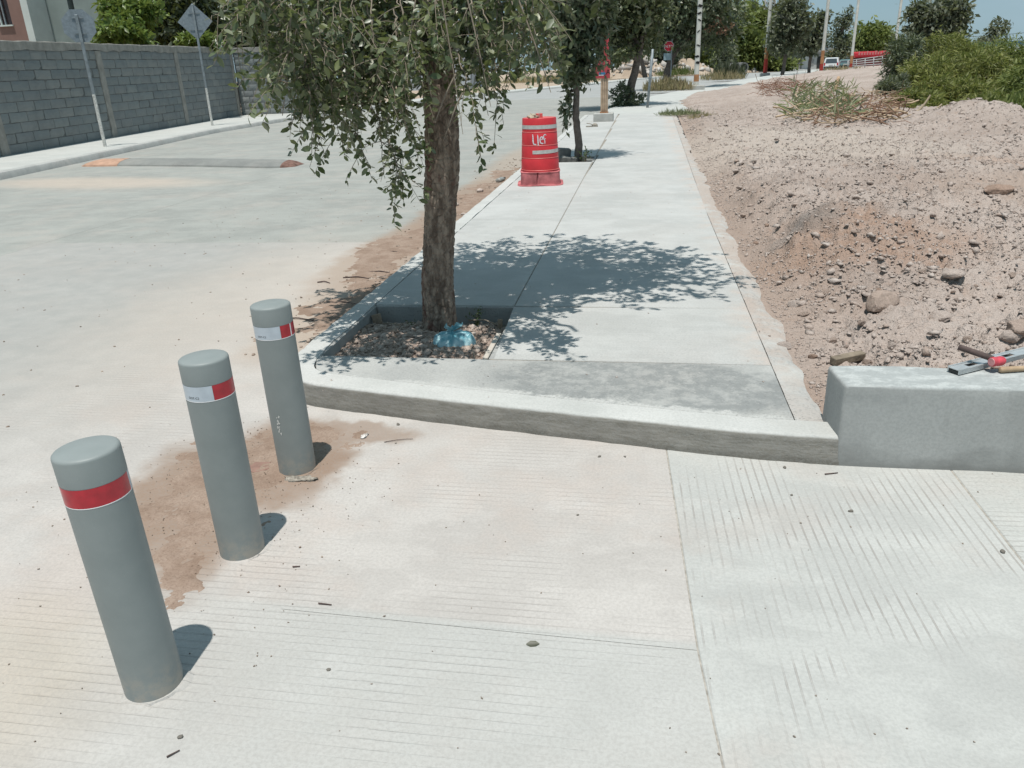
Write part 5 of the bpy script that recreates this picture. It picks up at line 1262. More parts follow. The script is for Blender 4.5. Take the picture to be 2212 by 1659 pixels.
# third tree with shrub at its foot
b3 = gp(1363, 228, 0.12); b3[2] = 0.10
leaf_tree('street_tree', 'leaning street tree with a dark shrub round its foot, beyond the painted pole', b3, [b3, at(1362, 190, b3[1]), at(1372, 150, b3[1]), at(1383, 105, b3[1])], 0.20,
          [blob(1340, 70, b3[1], 52, 45), blob(1385, 60, b3[1] + 1, 45, 45), blob(1300, 60, b3[1], 45, 42), blob(1330, 15, b3[1], 80, 45), blob(1265, 70, b3[1] - 1, 30, 35), blob(1410, 20, b3[1], 40, 50), blob(1345, 110, b3[1] - 1, 28, 18), blob(1330, -60, b3[1], 110, 70)], 13000, 0.21, LM['olive'], M_BARK2, 62, G2, per=18, cl=0.2)
leaf_tree('shrub', 'dark leafy shrub hugging the foot of the leaning street tree', (b3[0], b3[1] - 0.2, 0.12), None, 0, [blob(1342, 208, b3[1] - 0.3, 24, 22), blob(1328, 220, b3[1] - 0.4, 16, 13), blob(1372, 215, b3[1] - 0.2, 20, 14), blob(1348, 224, b3[1] - 0.5, 30, 8)], 1500, 0.14, LM['oak'], M_BARK2, 63, cat='shrub', down=-0.2)
# fourth tree
b4 = gp(1440, 190, 0.12); b4[2] = 0.1
leaf_tree('street_tree', 'bushy street tree rising from a clump of dry grass', b4, [b4, at(1441, 160, b4[1]), at(1450, 130, b4[1]), at(1462, 95, b4[1])], 0.30,
          [blob(1490, 60, b4[1], 60, 45), blob(1440, 50, b4[1], 50, 50), blob(1540, 40, b4[1] + 2, 55, 50), blob(1480, 5, b4[1], 90, 45), blob(1560, 75, b4[1] + 2, 30, 22), blob(1420, 95, b4[1], 25, 18), blob(1490, -60, b4[1], 100, 60)], 12000, 0.34, LM['oak'], M_BARK2, 64, G2, per=16, cl=0.2)
leaf_tree('dead_branch', 'patch of dead brown leaves at the right side of the bushy street tree', at(1560, 55, b4[1] - 1), None, 0, [blob(1555, 50, b4[1] - 1.5, 20, 18), blob(1575, 62, b4[1] - 1.5, 14, 10)], 140, 0.24, LM['brush'], M_BARK2, 65, cat='branch')
# young tree and others
b5 = gp(1565, 168, 0.1)
leaf_tree('street_tree', 'small young grey-green tree beside the striped lamp post', b5, [b5, at(1568, 145, b5[1])], 0.22, [blob(1567, 122, b5[1], 22, 20), blob(1575, 105, b5[1], 13, 14), blob(1555, 132, b5[1], 12, 10)], 900, 0.42, LM['grey'], M_BARK2, 66, G2)
bx_ = gp(1394, 168, 0.12)
leaf_tree('street_tree', 'thin dark tree across the bend, half hidden by the leaning tree', bx_, [bx_, at(1388, 140, bx_[1]), at(1383, 115, bx_[1])], 0.35, [blob(1390, 85, bx_[1], 35, 25), blob(1340, 95, bx_[1], 40, 22)], 900, 0.55, LM['oak'], M_BARK2, 67)
# grove on the far side of the bend
gv = [(1350, 70, 128, 60, 65, 'oak', 'shaded dark tree at the left end of the far grove'), (1430, 115, 128, 34, 32, 'grey', 'grey-green bush in front of the far grove behind the rubble'), (1500, 85, 135, 50, 58, 'mesq', 'green feathery tree in the far grove left of the white lamp post'), (1585, 80, 140, 55, 62, 'mesq', 'wide feathery tree at the middle of the far grove'),
      (1640, 75, 146, 45, 58, 'mesq', 'bright feathery tree directly behind the near white lamp post'), (1690, 55, 152, 40, 48, 'brownish', 'brownish tree top in the far grove right of the lamp post'), (1665, 110, 140, 45, 40, 'mesq', 'low green tree at the right foot of the far grove')]
for k, (px, py, Y, rx, ry, m_, lab) in enumerate(gv):
    c = at(px, py, Y); kk = dist_of(c) / FOC; bs = [c[0], Y, 0.0]; rr = np.random.default_rng(300 + k)
    bl = [blob(px, py, Y, rx * 0.85, ry * 0.85), blob(px, py + ry * 0.7, Y, rx * 0.9, ry * 0.45)] + [blob(px + rr.uniform(-0.7, 0.7) * rx, py + rr.uniform(-0.75, 0.8) * ry, Y + rr.uniform(-3, 1), rx * rr.uniform(0.28, 0.5), ry * rr.uniform(0.25, 0.42)) for _ in range(9)]
    leaf_tree('grove_tree', lab, bs, [bs, [c[0], Y, c[2] * 0.5]], 0.35, bl, 8500, 0.85, LM[m_], M_BARK2, 70 + k, 'trees of the far grove', per=14, cl=0.2, width=0.7)
# tall eucalyptus like trees and others on the right of the street
def tall(px0, py0, Y, pts, lab, m_, n, size, name='tall_tree', r0=0.16, bl=(), grp=None):
    b = gp(px0, py0, 0.1); k = Y / b[1]; b = np.array([b[0] * k, Y, 0.0]); P = [b] + [at(px, py, Y) for px, py in pts]
    leaf_tree(name, lab, b, P, r0, [blob(*q[:2], Y, *q[2:]) for q in bl], n, size, LM[m_], M_BARK2, int(px0), grp, per=14, cl=0.22)
tall(1690, 160, 96, [(1697, 120), (1702, 80), (1712, 30)], 'tall grey-green tree right of the near white lamp post', 'grey', 4200, 0.5, bl=[(1700, 60, 30, 28), (1712, 30, 26, 18), (1718, 5, 22, 12), (1692, 95, 26, 22), (1730, 60, 20, 16)], r0=0.22)
tall(1747, 155, 105, [(1752, 115), (1752, 80), (1762, 55)], 'tall grey-green tree leaning towards the second lamp post', 'grey', 3400, 0.5, bl=[(1750, 75, 24, 22), (1765, 52, 18, 14), (1776, 40, 12, 12), (1745, 100, 20, 14)], r0=0.2)
tall(1815, 145, 140, [(1817, 90), (1822, 40)], 'narrow feathery tree standing alone against the sky', 'grey', 2000, 0.5, bl=[(1815, 100, 17, 18), (1815, 72, 13, 18), (1822, 45, 12, 18), (1812, 118, 22, 12), (1835, 30, 6, 12)], r0=0.25)
tall(1880, 140, 170, [(1885, 100)], 'round bright green tree by the red structure', 'mesq', 6000, 0.8, bl=[(1880, 85, 34, 24), (1860, 95, 26, 18), (1910, 95, 24, 18), (1890, 68, 18, 12), (1905, 110, 22, 8)], r0=0.3)
tall(1790, 128, 180, [(1785, 110)], 'dark green tree behind the orange shop', 'dark', 1500, 0.6, bl=[(1780, 95, 26, 18), (1750, 105, 24, 14), (1825, 108, 18, 16)], r0=0.3)
# right hand thicket in the cut
tall(2020, 130, 60, [(2018, 90), (2022, 40)], 'tall airy tree standing above the thicket on the right', 'grey', 7000, 0.34, bl=[(2000, 55, 34, 26), (2045, 40, 34, 26), (2020, 20, 40, 18), (1985, 85, 30, 24), (2060, 70, 26, 26), (1975, 30, 14, 16), (2078, 20, 14, 14), (2000, 105, 40, 22)], r0=0.16)
tall(2145, 110, 95, [(2148, 80)], 'small pale tree by the footbridge', 'grey', 700, 0.42, bl=[(2148, 75, 20, 18), (2160, 58, 12, 10), (2138, 88, 16, 8)], r0=0.15)
TH = [(1950, 125, 40, 40, 40, 'oak', 'dark green bush at the left end of the thicket'), (1925, 195, 34, 32, 24, 'grey', 'low grey-green bush at the edge of the sand bank'), (2000, 165, 36, 60, 45, 'willow', 'feathery olive green bush behind the root pile'), (2060, 120, 42, 55, 40, 'willow', 'tall feathery bush in the middle of the thicket'),
      (2065, 205, 30, 70, 35, 'willow', 'low spreading bush in front of the middle thicket'), (2140, 170, 36, 60, 55, 'willow', 'broad willow-like bush right of the middle of the thicket'), (2195, 135, 40, 50, 50, 'mesq', 'bright green bush at the right edge under the footbridge'), (2160, 235, 26, 60, 30, 'willow', 'low bush right behind the spoil ridge'),
      (2215, 190, 30, 50, 50, 'mesq', 'dense green bush at the right border of the picture'), (1990, 225, 27, 45, 22, 'willow', 'olive scrub behind the broken branches'), (2290, 160, 32, 60, 70, 'mesq', 'large green bush beyond the right border'), (2110, 130, 46, 45, 35, 'mesq', 'green bush farther back in the thicket'),
      (2115, 240, 24, 45, 26, 'willow', 'low yellow-green bush close behind the peak of the spoil ridge'), (2195, 250, 22, 40, 30, 'mesq', 'low green bush at the right border just behind the ridge'), (1945, 235, 26, 26, 18, 'willow', 'small olive bush rising behind the root pile')]
for k, (px, py, Y, rx, ry, m_, lab) in enumerate(TH):
    c = at(px, py, Y); rr = np.random.default_rng(500 + k); gz = float(dirt_z(c[0], Y, False)); bs = [c[0], Y, gz]
    bl = [blob(px, py, Y, rx * 0.6, ry * 0.65)] + [blob(px + rr.uniform(-0.7, 0.7) * rx, py + rr.uniform(-0.7, 0.7) * ry, Y + rr.uniform(-1.5, 1.5), rx * rr.uniform(0.22, 0.42), ry * rr.uniform(0.3, 0.5)) for _ in range(9)] + [blob(px, py + ry * 0.8, Y, rx * 0.8, ry * 0.5)]
    e = leaf_tree('thicket_bush', lab, bs, [bs, c], 0.08, bl, 8000, 0.21, LM[m_], M_BARK2, 90 + k, 'bushes in the cut', per=12, cl=0.26, width=0.42, cat='bush', down=0.1)
# trees behind the block wall
WT_ = [(285, 30, 29.5, 62, 40, 'bright', 'bright green tree reaching over the block wall beside the octagonal sign'), (262, 82, 27.5, 55, 28, 'bright', 'low bright green bush topping the block wall'), (400, 50, 36, 90, 80, 'dark', 'dark shaded tree behind the block wall by the diamond sign'), (530, 40, 44, 95, 85, 'dark', 'dark dense tree behind the far half of the block wall'), (430, 88, 33, 45, 14, 'bright', 'bright green creeper peeping over the wall below the diamond sign'), (700, 45, 62, 80, 70, 'dark', 'dark tree on the vacant lot past the return wall'), (830, 35, 78, 70, 60, 'dark', 'dark tree on the vacant lot directly behind the foreground crown'), (640, 50, 48, 80, 80, 'dark', 'dark tree past the end of the block wall')]
for k, (px, py, Y, rx, ry, m_, lab) in enumerate(WT_):
    c = at(px, py, Y); rr = np.random.default_rng(700 + k); bs = [c[0] - 1.5, Y + 0.5, 0.1]
    bl = [blob(px, py, Y + 0.5, rx * 0.6, ry * 0.6)] + [blob(px + rr.uniform(-0.6, 0.6) * rx, py + rr.uniform(-0.7, 0.7) * ry, Y + rr.uniform(-1.0, 1.2), rx * rr.uniform(0.3, 0.5), ry * rr.uniform(0.3, 0.5)) for _ in range(6)]
    leaf_tree('garden_tree', lab, bs, [bs, [c[0] - 0.5, Y + 0.5, c[2]]], 0.13, bl, 9000 if m_ == 'dark' else 5500, 0.34 if m_ == 'dark' else 0.24, LM[m_], M_BARK2, 110 + k, 'trees behind the block wall', per=12, cl=0.24)
# dry grass lots, clumps
def grass(name, label, px, py, Y, rx, h, n, mat, seed, cat='grass', group=None, z0=None, ry=None, lean=0.3):
    r = np.random.default_rng(seed); c = at(px, py, Y); z = 0.12 if z0 is None else z0; ry = ry or rx * 0.6
    a = r.uniform(0, 6.28, n); q = np.sqrt(r.random(n)); O = np.stack([c[0] + rx * q * np.cos(a), Y + ry * q * np.sin(a), np.full(n, z)], -1)
    D = np.stack([r.normal(size=n) * lean, r.normal(size=n) * lean, np.ones(n)], -1); S = h * r.uniform(0.5, 1.15, n) * (1.1 - 0.5 * q)
    V, F = leaf_arrays(O, D, S, False, 0.10 if h > 0.3 else 0.2, r); o = mesh_np(name, V, F, mat); tag(o, label, cat, group); return o
grass('dry_grass', 'dry yellow grass clump round the foot of the bushy street tree', 1442, 205, 51.5, 1.5, 1.0, 800, LM['dry'], 1, 'grass')
grass('dry_grass', 'dry grass clump at the foot of the young tree', 1560, 182, 78, 2.0, 1.1, 450, LM['dry'], 2, 'grass')
grass('dry_grass', 'green weeds beside the young tree on the walk', 1575, 172, 80, 1.6, 2.0, 300, LM['grey'], 3, 'grass')
grass('dry_grass', 'bleached weed clump on the dirt at the sidewalk edge', 1468, 250, 26.0, 0.70, 0.28, 500, LM['reed'], 4, 'grass', z0=0.14, lean=0.9)
grass('dry_grass', 'dried weed tuft lower on the dirt beside the sidewalk', 1520, 262, 23.5, 0.45, 0.22, 300, LM['dry'], 14, 'grass', z0=0.16)
grass('dry_grass', 'tuft of dry straw on the dirt below the reed pile', 1810, 268, 20.5, 0.6, 0.25, 350, LM['dry'], 15, 'grass', z0=0.16)
o = grass('meadow', 'dry brown grass of the vacant lot past the block wall', 850, 190, 62, 9.5, 1.1, 4200, LM['dry'], 5, 'grass', ry=9.0, lean=0.4); o['kind'] = 'stuff'; o.location = (-9.0, 0, 0)
o = grass('meadow', 'dry grass strip beside the bend across the street', 1330, 172, 96, 7.0, 1.1, 1800, LM['dry'], 6, 'grass', ry=7.0, lean=0.4); o['kind'] = 'stuff'; o.location = (-7.5, 6, 0)
grass('grass_clump', 'small green grass clump by the far kerb of the bend', 1460, 168, 118, 3.0, 1.6, 350, LM['mesq'], 7, 'grass')
grass('grass_clump', 'grey scrub at the inside of the far bend before the shops', 1815, 150, 108, 3.0, 0.9, 260, LM['dry'], 8, 'grass')
# the pit weeds of the second tree
weed('weed', -0.95, 13.9, 0.05, 0.35, 14, M_WEED, 'weeds growing beside the second street tree', leaf=0.05)
# reed and root pile
def pile():
    e = empty('brush_pile', tuple(gp(1780, 225, 0.3) * np.array([1, 1, 0]))); tag(e, 'tangled pile of uprooted canes, roots and brush on the dirt', 'brush pile'); b = np.array(e.location); r = np.random.default_rng(17)
    def sticks(n, pxr, pyr, lr, rr, mat, nm, up=0.4):
        P_, a_, b_ = [], [], []
        for k in range(n):
            px, py = r.uniform(*pxr), r.uniform(*pyr); c = gp(px, py, 0.35); c[2] = float(dirt_z(c[0], c[1], False)) + r.uniform(0.0, 0.30); d = r.normal(size=3); d[2] = abs(d[2]) * up * r.choice([1, 1, -0.5]); d /= np.linalg.norm(d); l = r.uniform(*lr); q = np.linspace(-0.5, 0.5, 6)[:, None]; P = c + d * l * q + r.normal(size=(6, 3)) * 0.03 * l
            P[:, 2] = np.maximum(P[:, 2], float(dirt_z(c[0], c[1], False)) - 0.05); P_.append(P - b); t0 = r.uniform(*rr); a_.append(t0); b_.append(t0 * 0.6)
        V, F = tubes_np(P_, a_, b_, 5); mesh_np(nm, V, F, mat, e)['kind'] = 'stuff'
    sticks(70, (1700, 1960), (205, 258), (0.5, 1.7), (0.008, 0.026), plain('pale_cane', (0.42, 0.32, 0.22), 0.8, 0.2, 0.3, 5), 'canes')
    sticks(200, (1750, 1960), (212, 262), (0.25, 0.9), (0.006, 0.022), plain('red_root', (0.24, 0.15, 0.105), 0.9, 0.1, 0.4, 8), 'roots')
    sticks(180, (1640, 1740), (190, 212), (0.4, 1.3), (0.005, 0.013), plain('dry_brush', (0.24, 0.14, 0.10), 0.9, 0.1, 0.3, 8), 'brushwood')
    O, D, S = [], [], []
    for k in range(520):
        px, py = r.uniform(1705, 1845), r.uniform(188, 250); c = gp(px, py, 0.4); c[2] = float(dirt_z(c[0], c[1], False)) + r.uniform(0.0, 0.25); O.append(c - b); D.append(np.array([r.normal() * 0.9, r.normal() * 0.9, r.uniform(-0.1, 1.0)])); S.append(r.uniform(0.25, 0.65))
    V, F = leaf_arrays(np.array(O), np.array(D), np.array(S), False, 0.16, r); mesh_np('reed_leaves', V, F, LM['reed'], e)
    for (pa, pb, rad) in (((1895, 258), (1940, 235), 0.07), ((1870, 235), (1835, 262), 0.06), ((1800, 205), (1812, 165), 0.09), ((1800, 230), (1850, 205), 0.05)):
        p, q = gp(*pa, 0.2), at(*pb, gp(*pa, 0.2)[1] + 0.3); V, F = tube(np.linspace(p, q, 6) - b + r.normal(size=(6, 3)) * 0.02, np.linspace(rad, rad * 0.7, 6), 8); mesh_np('log', V, F, plain('split_log', (0.42, 0.29, 0.19), 0.85, 0.2, 0.3, 6), e, 2)
pile()
for k, (pa, pb, Y) in enumerate((((1960, 258), (2010, 205), 21.8), ((1975, 255), (2035, 225), 22.0), ((2068, 248), (2084, 222), 20.5))):
    p, q = at(*pa, Y), at(*pb, Y); m_ = (p + q) / 2 + np.array([0.1, 0, -0.05]); q_ = np.linspace(0, 1, 10)[:, None]
    stick('bare_branch', (1 - q_) ** 2 * p + 2 * q_ * (1 - q_) * m_ + q_ ** 2 * q, 0.035, ['pale bare branch curving up right of the root pile', 'second pale bare branch lying beside the curved one', 'short pale stake sticking up from the spoil ridge'][k], plain('bleached_branch%d' % k, (0.42, 0.34, 0.24), 0.85), 'branch')
# rubble heap across the bend
def heap(px, py, Y, rx, h, label, seed, mat, nst):
    c = at(px, py, Y); e = empty('rubble_heap', (c[0], Y, 0.1)); tag(e, label, 'rubble heap'); r = np.random.default_rng(seed); n = 40
    X, Yg_ = np.meshgrid(np.linspace(-rx, rx, n), np.linspace(-rx * 0.6, rx * 0.6, n)); q = np.sqrt((X / rx) ** 2 + (Yg_ / (rx * 0.6)) ** 2); Z = h * np.clip(1 - q, 0, 1) ** 0.8 * (1 + 0.35 * fbm2(X, Yg_, 0.7, 3, seed)) - 0.05
    idx = np.arange(n * n).reshape(n, n); F = np.stack([idx[:-1, :-1], idx[:-1, 1:], idx[1:, 1:], idx[1:, :-1]], -1).reshape(-1, 4); mesh_np('mound', np.stack([X, Yg_, Z], -1).reshape(-1, 3), F, M_GROUND, e, True)
    a = r.uniform(0, 6.28, nst); q = r.random(nst) ** 0.7; P = np.stack([rx * q * np.cos(a), rx * 0.6 * q * np.sin(a), h * (1 - q) ** 0.8], -1); o = scatter_rocks('chunks', P, r.uniform(0.15, 0.55, nst), mat, e, 0.8, r); return e
M_RUB = rockmat('pale_rubble', [(0.42, 0.39, 0.36), (0.52, 0.49, 0.46), (0.36, 0.33, 0.30), (0.58, 0.56, 0.53)])
heap(1385, 150, 122, 5.0, 3.0, 'pale rubble heap across the bend seen between the tree trunks', 41, M_RUB, 120)
heap(1470, 155, 128, 6.0, 2.4, 'lower earth heap right of the rubble across the bend', 42, M_RUB, 40)
heap(1545, 150, 140, 9.0, 1.6, 'long low rubble bank below the far grove', 43, M_RUB, 70)

# ================================================================== poles and posts
M_PIPE = plain('rusty_cream_pole', (0.42, 0.31, 0.22), 0.8, 0.2, 0.35, 5)
M_PRED = plain('faded_red_sign', (0.40, 0.06, 0.07), 0.7, 0.3, 0.2, 5)
M_PAD = plain('pad_concrete', (0.40, 0.395, 0.37), 0.9, 0.2, 0.15, 5)
M_CREAM = plain('white_lamp_pole', (0.60, 0.59, 0.54), 0.6, 0.3, 0.15, 2)
M_ORUST = plain('orange_rust', (0.40, 0.20, 0.10), 0.85, 0.2, 0.3, 4)
M_LRED = plain('pole_red_foot', (0.36, 0.05, 0.04), 0.8, 0.2, 0.25, 4)
M_BLUE = plain('blue_arrow', (0.04, 0.17, 0.30), 0.7, 0.3)
# painted square pole with campaign board
pb = gp(1304, 263, 0.128); PY = pb[1] + 0.28; kx = lambda px, py=200: at(px, py, PY)[0] - pb[0]; kz = lambda py: at(1300, py, PY)[2] - 0.128
pole = empty('painted_pole', (pb[0], PY, 0.128)); tag(pole, 'rusty cream pole on a concrete block with red painted top and board', 'pole')
V, F = box(-0.30, 0.27, -0.28, 0.28, -0.05, 0.23, 0.02, 2); mesh_np('concrete_block', V, F, M_PAD, pole)
V, F = box(-0.12, 0.12, -0.12, 0.12, 0.23, 0.26, 0.004, 1); mesh_np('base_plate', V, F, M_ORUST, pole)
zr_ = kz(157)
for x0, x1 in ((-0.105, -0.058), (-0.052, 0.0), (0.006, 0.056), (0.062, 0.105)):
    V, F = box(x0, x1, -0.07, 0.07, 0.26, zr_, 0.008, 1); mesh_np('cream_section', V, F, M_PIPE, pole)
for x0, x1 in ((-0.06, 0.0), (0.006, 0.075)):
    V, F = box(x0 + 0.04, x1 + 0.04, -0.06, 0.06, zr_, kz(66), 0.008, 1); mesh_np('red_section', V, F, M_PRED, pole)
V, F = box(0.02, 0.06, 0.0, 0.05, kz(66) + 0.001, 7.0); mesh_np('upper_pole', V, F, M_CREAM, pole)
bd = prism([(-0.27, -0.30), (0.16, -0.30), (0.16, 0.22), (0.06, 0.34), (0.0, 0.26), (-0.10, 0.18), (-0.27, 0.20)], -0.006, 0.006); V, F = bd; V = [(p[0], -0.085 + p[2], p[1]) for p in V]; bz = kz(145)
brd = mesh_np('board', V, F, M_PRED, pole, False, (0.0, 0.0, bz))
for body, lx, lz, sz_, m_ in (('R', 0.105, 0.02, 0.20, M_INK), ('A', 0.105, -0.20, 0.20, M_INK)):
    cu = bpy.data.curves.new('letter', 'FONT'); cu.body = body; cu.size = sz_; cu.align_x = 'CENTER'; to = bpy.data.objects.new('letter', cu); COL.objects.link(to); dg = bpy.context.evaluated_depsgraph_get(); me = bpy.data.meshes.new_from_object(to.evaluated_get(dg)); bpy.data.objects.remove(to, do_unlink=True)
    for v_ in me.vertices: v_.co = Vector((v_.co.x, -0.094, v_.co.y))
    me.materials.clear(); me.materials.append(m_); o = link('letter', me, brd, (lx, 0, lz))
V = [(-0.16, -0.094, -0.20), (-0.02, -0.094, -0.20), (-0.02, -0.094, -0.23), (0.04, -0.094, -0.17), (-0.02, -0.094, -0.11), (-0.02, -0.094, -0.14), (-0.16, -0.094, -0.14)]; mesh_np('arrow', V, [tuple(range(7))], M_BLUE, brd)
V = [(-0.16, -0.095, -0.225), (-0.02, -0.095, -0.225), (-0.02, -0.095, -0.205), (-0.16, -0.095, -0.205)]; mesh_np('white_bar', V, [(0, 1, 2, 3)], M_SPRAY, brd)
V = [(-0.10, -0.095, 0.16), (-0.08, -0.095, 0.17), (-0.02, -0.095, -0.10), (-0.04, -0.095, -0.10)]; mesh_np('white_stroke', V, [(0, 1, 2, 3)], M_SPRAY, brd)
# clog lying in front of its block
M_CLOG = plain('grey_clog', (0.30, 0.27, 0.23), 0.8, 0.2, 0.15, 20)
cg = gp(1279, 274, 0.128); clog = empty('clog', (cg[0], cg[1], 0.128), 0.1); tag(clog, 'lost grey-brown rubber clog lying before the concrete pole block', 'shoe')
V, F = prism([(-0.15, -0.045), (-0.08, -0.055), (0.05, -0.05), (0.14, -0.045), (0.16, 0.0), (0.14, 0.045), (0.05, 0.05), (-0.08, 0.055), (-0.15, 0.045), (-0.165, 0)], 0.0, 0.03, 0.006); mesh_np('sole', V, F, M_CLOG, clog)
V = I2V * np.array([0.085, 0.052, 0.075]) + np.array([0.07, 0, 0.022]); V[:, 2] = np.maximum(V[:, 2], 0.02); mesh_np('upper', V, I2F, M_CLOG, clog, 2)
V, F = tube([(0.02, -0.052, 0.05), (-0.06, -0.056, 0.085), (-0.13, -0.03, 0.095), (-0.145, 0, 0.095), (-0.13, 0.03, 0.095), (-0.06, 0.056, 0.085), (0.02, 0.052, 0.05)], 0.009, 8); mesh_np('heel_strap', V, F, M_CLOG, clog, 2)
# broken blocks by the second pit
def brick(px, py, w_, d_, h_, rz, mat, label, Z=0.1):
    p = gp(px, py, Z); V, F = box(-w_ / 2, w_ / 2, -d_ / 2, d_ / 2, 0, h_, 0.012, 1); V = np.array(V) + fbm(np.array(V) * 9, 2, 3)[:, None] * 0.008; o = mesh_np('broken_block', V, F, mat, None, False, (p[0], p[1], Z - 0.06)); o.rotation_euler = (0.05, 0.1, rz); tag(o, label, 'block', 'broken blocks in the second pit')
M_BB = plain('dark_broken_block', (0.17, 0.17, 0.16), 0.95, 0.1, 0.25, 10, bump=0.6)
brick(1211, 346, 0.30, 0.2, 0.26, 0.3, M_BB, 'larger dark broken block behind the drum in the second pit'); brick(1228, 349, 0.30, 0.12, 0.14, -0.2, M_BB, 'smaller broken block lying beside the second street tree')
brick(1276, 349, 0.2, 0.12, 0.10, 0.5, M_BB, 'small dark block at the right side of the second pit')
# thin grey post, stop sign, lamp posts
def post(name, px, py, Ys, top, r_, label, mat, cat='post', sec=None):
    b = gp(px, py, 0.12); k = (Ys or b[1]) / b[1]; e = empty(name, (b[0] * k, b[1] * k, 0.1)); tag(e, label, cat); return e
e = post('steel_post', 1398, 233, None, 0, 0, 'thin plain grey steel post at the walk edge before the grass clump', M_GALV); Yp = e.location[1]
tpz = at(1410, 106, Yp) - np.array(e.location); V, F = tube([(0, 0, -0.1), tuple(tpz)], 0.05, 8); mesh_np('pipe', V, F, M_GALV, e, 2)
sb = gp(1448, 190, 0.12); st = empty('stop_sign', tuple(sb)); tag(st, 'red octagonal stop sign on a thin pole in front of the bushy street tree', 'road sign'); Yp = sb[1] - 1.2; st.location[1] = Yp; st.location[0] = at(1448, 188, Yp)[0]
zc = at(1445, 100, Yp); S0 = np.array(st.location); Rz = 0.31
V, F = box(-0.03, 0.03, -0.03, 0.03, -0.1, zc[2] + 0.3); mesh_np('post', V, F, M_GALV, st)
pts = [(Rz * math.cos(math.pi / 8 + k * math.pi / 4), Rz * math.sin(math.pi / 8 + k * math.pi / 4)) for k in range(8)]
V, F = prism([(x * 1.06, z * 1.06) for x, z in pts], -0.004, 0.004); mesh_np('white_rim', [(p[0], -0.04 + p[2], p[1]) for p in V], F, M_TAPE_L, st, False, (zc[0] - S0[0], 0, zc[2] - S0[2]))
V, F = prism(pts, -0.004, 0.004); pl = mesh_np('red_face', [(p[0], -0.049 + p[2], p[1]) for p in V], F, plain('sign_red', (0.42, 0.015, 0.03), 0.4, 0.4, 0.08), st, False, (zc[0] - S0[0], 0, zc[2] - S0[2]))
cu = bpy.data.curves.new('word', 'FONT'); cu.body = 'ALTO'; cu.size = 0.21; cu.align_x = 'CENTER'; to = bpy.data.objects.new('word', cu); COL.objects.link(to); dg = bpy.context.evaluated_depsgraph_get(); me = bpy.data.meshes.new_from_object(to.evaluated_get(dg)); bpy.data.objects.remove(to, do_unlink=True)
for v_ in me.vertices: v_.co = Vector((v_.co.x, -0.058, v_.co.y - 0.07))
me.materials.clear(); me.materials.append(M_TAPE_L); link('word', me, pl)
V, F = box(-0.28, 0.20, -0.02, 0.0, zc[2] - S0[2] - 0.85, zc[2] - S0[2] - 0.42); mesh_np('plate', V, F, plain('pale_blue_plate', (0.25, 0.33, 0.36), 0.6), st, False, (zc[0] - S0[0] - 0.05, 0, 0))
def lamp(px, py, label, z1, z2, r_, arm=None, H=9.5, Y=None, striped=False, toppx=None):
    b = gp(px, py, 0.12); k = (Y or b[1]) / b[1]; b = np.array([b[0] * k, b[1] * k, 0.12 * k]); e = empty('lamp_post', (b[0], b[1], 0.1)); tag(e, label, 'lamp post', 'lamp posts along the street')
    tx = 0.0
    def seg(a, c, r, mat, nm): V, F = tube([(0, 0, a), (0, 0, c)], [r, r * 0.93], 10); mesh_np(nm, V, F, mat, e, True)
    V, F = box(-0.5, 0.5, -0.5, 0.5, -0.1, 0.28, 0.03, 1); mesh_np('footing', V, F, M_PAD, e)
    seg(0.28, z1, r_ * 1.05, M_LRED if not striped else M_CREAM, 'foot'); seg(z1, z2, r_ * 1.0, M_ORUST, 'rust_band'); seg(z2, H, r_ * 0.93, M_CREAM, 'shaft')
    if striped:
        for kk in range(9):
            z = z2 + 0.6 + kk * 0.55 + 0.2 * math.sin(kk * 5); V, F = tube([(0.03 * math.sin(kk * 3), -0.03, z), (0.03 * math.sin(kk * 3 + 2), -0.03, z + 0.09 + 0.05 * math.cos(kk))], r_ * 0.85, 8); mesh_np('black_mark', V, F, M_INK, e, True)
    P = [(0, 0, H), (-0.5, 0, H + 0.45), (-1.3, -0.1, H + 0.75), (-2.2, -0.2, H + 0.8)]; V, F = tube(P, [0.06, 0.05, 0.045, 0.04], 6); mesh_np('arm', V, F, M_CREAM, e, 2)
    V, F = box(-2.9, -2.1, -0.35, -0.05, H + 0.72, H + 0.88, 0.05, 2); mesh_np('lantern', V, F, M_GALV, e)
    return e
lamp(1503, 194, 'white lamp post with black painted marks behind the bushy street tree', 0.5, 0.9, 0.16, H=7.5, striped=True)
lamp(1652, 163, 'nearest white lamp post on the right with red painted foot', 1.75, 2.9, 0.21, H=12.0)
lamp(1773, 158, 'second white lamp post before the shops, orange at its foot', 1.0, 2.4, 0.2, H=8.9)
lamp(1837, 150, 'third white lamp post beside the round green tree', 0.8, 1.8, 0.2, H=11.5, Y=122)
lamp(1928, 140, 'distant white lamp post before the red structure', 0.6, 1.2, 0.2, H=12.5, Y=125)
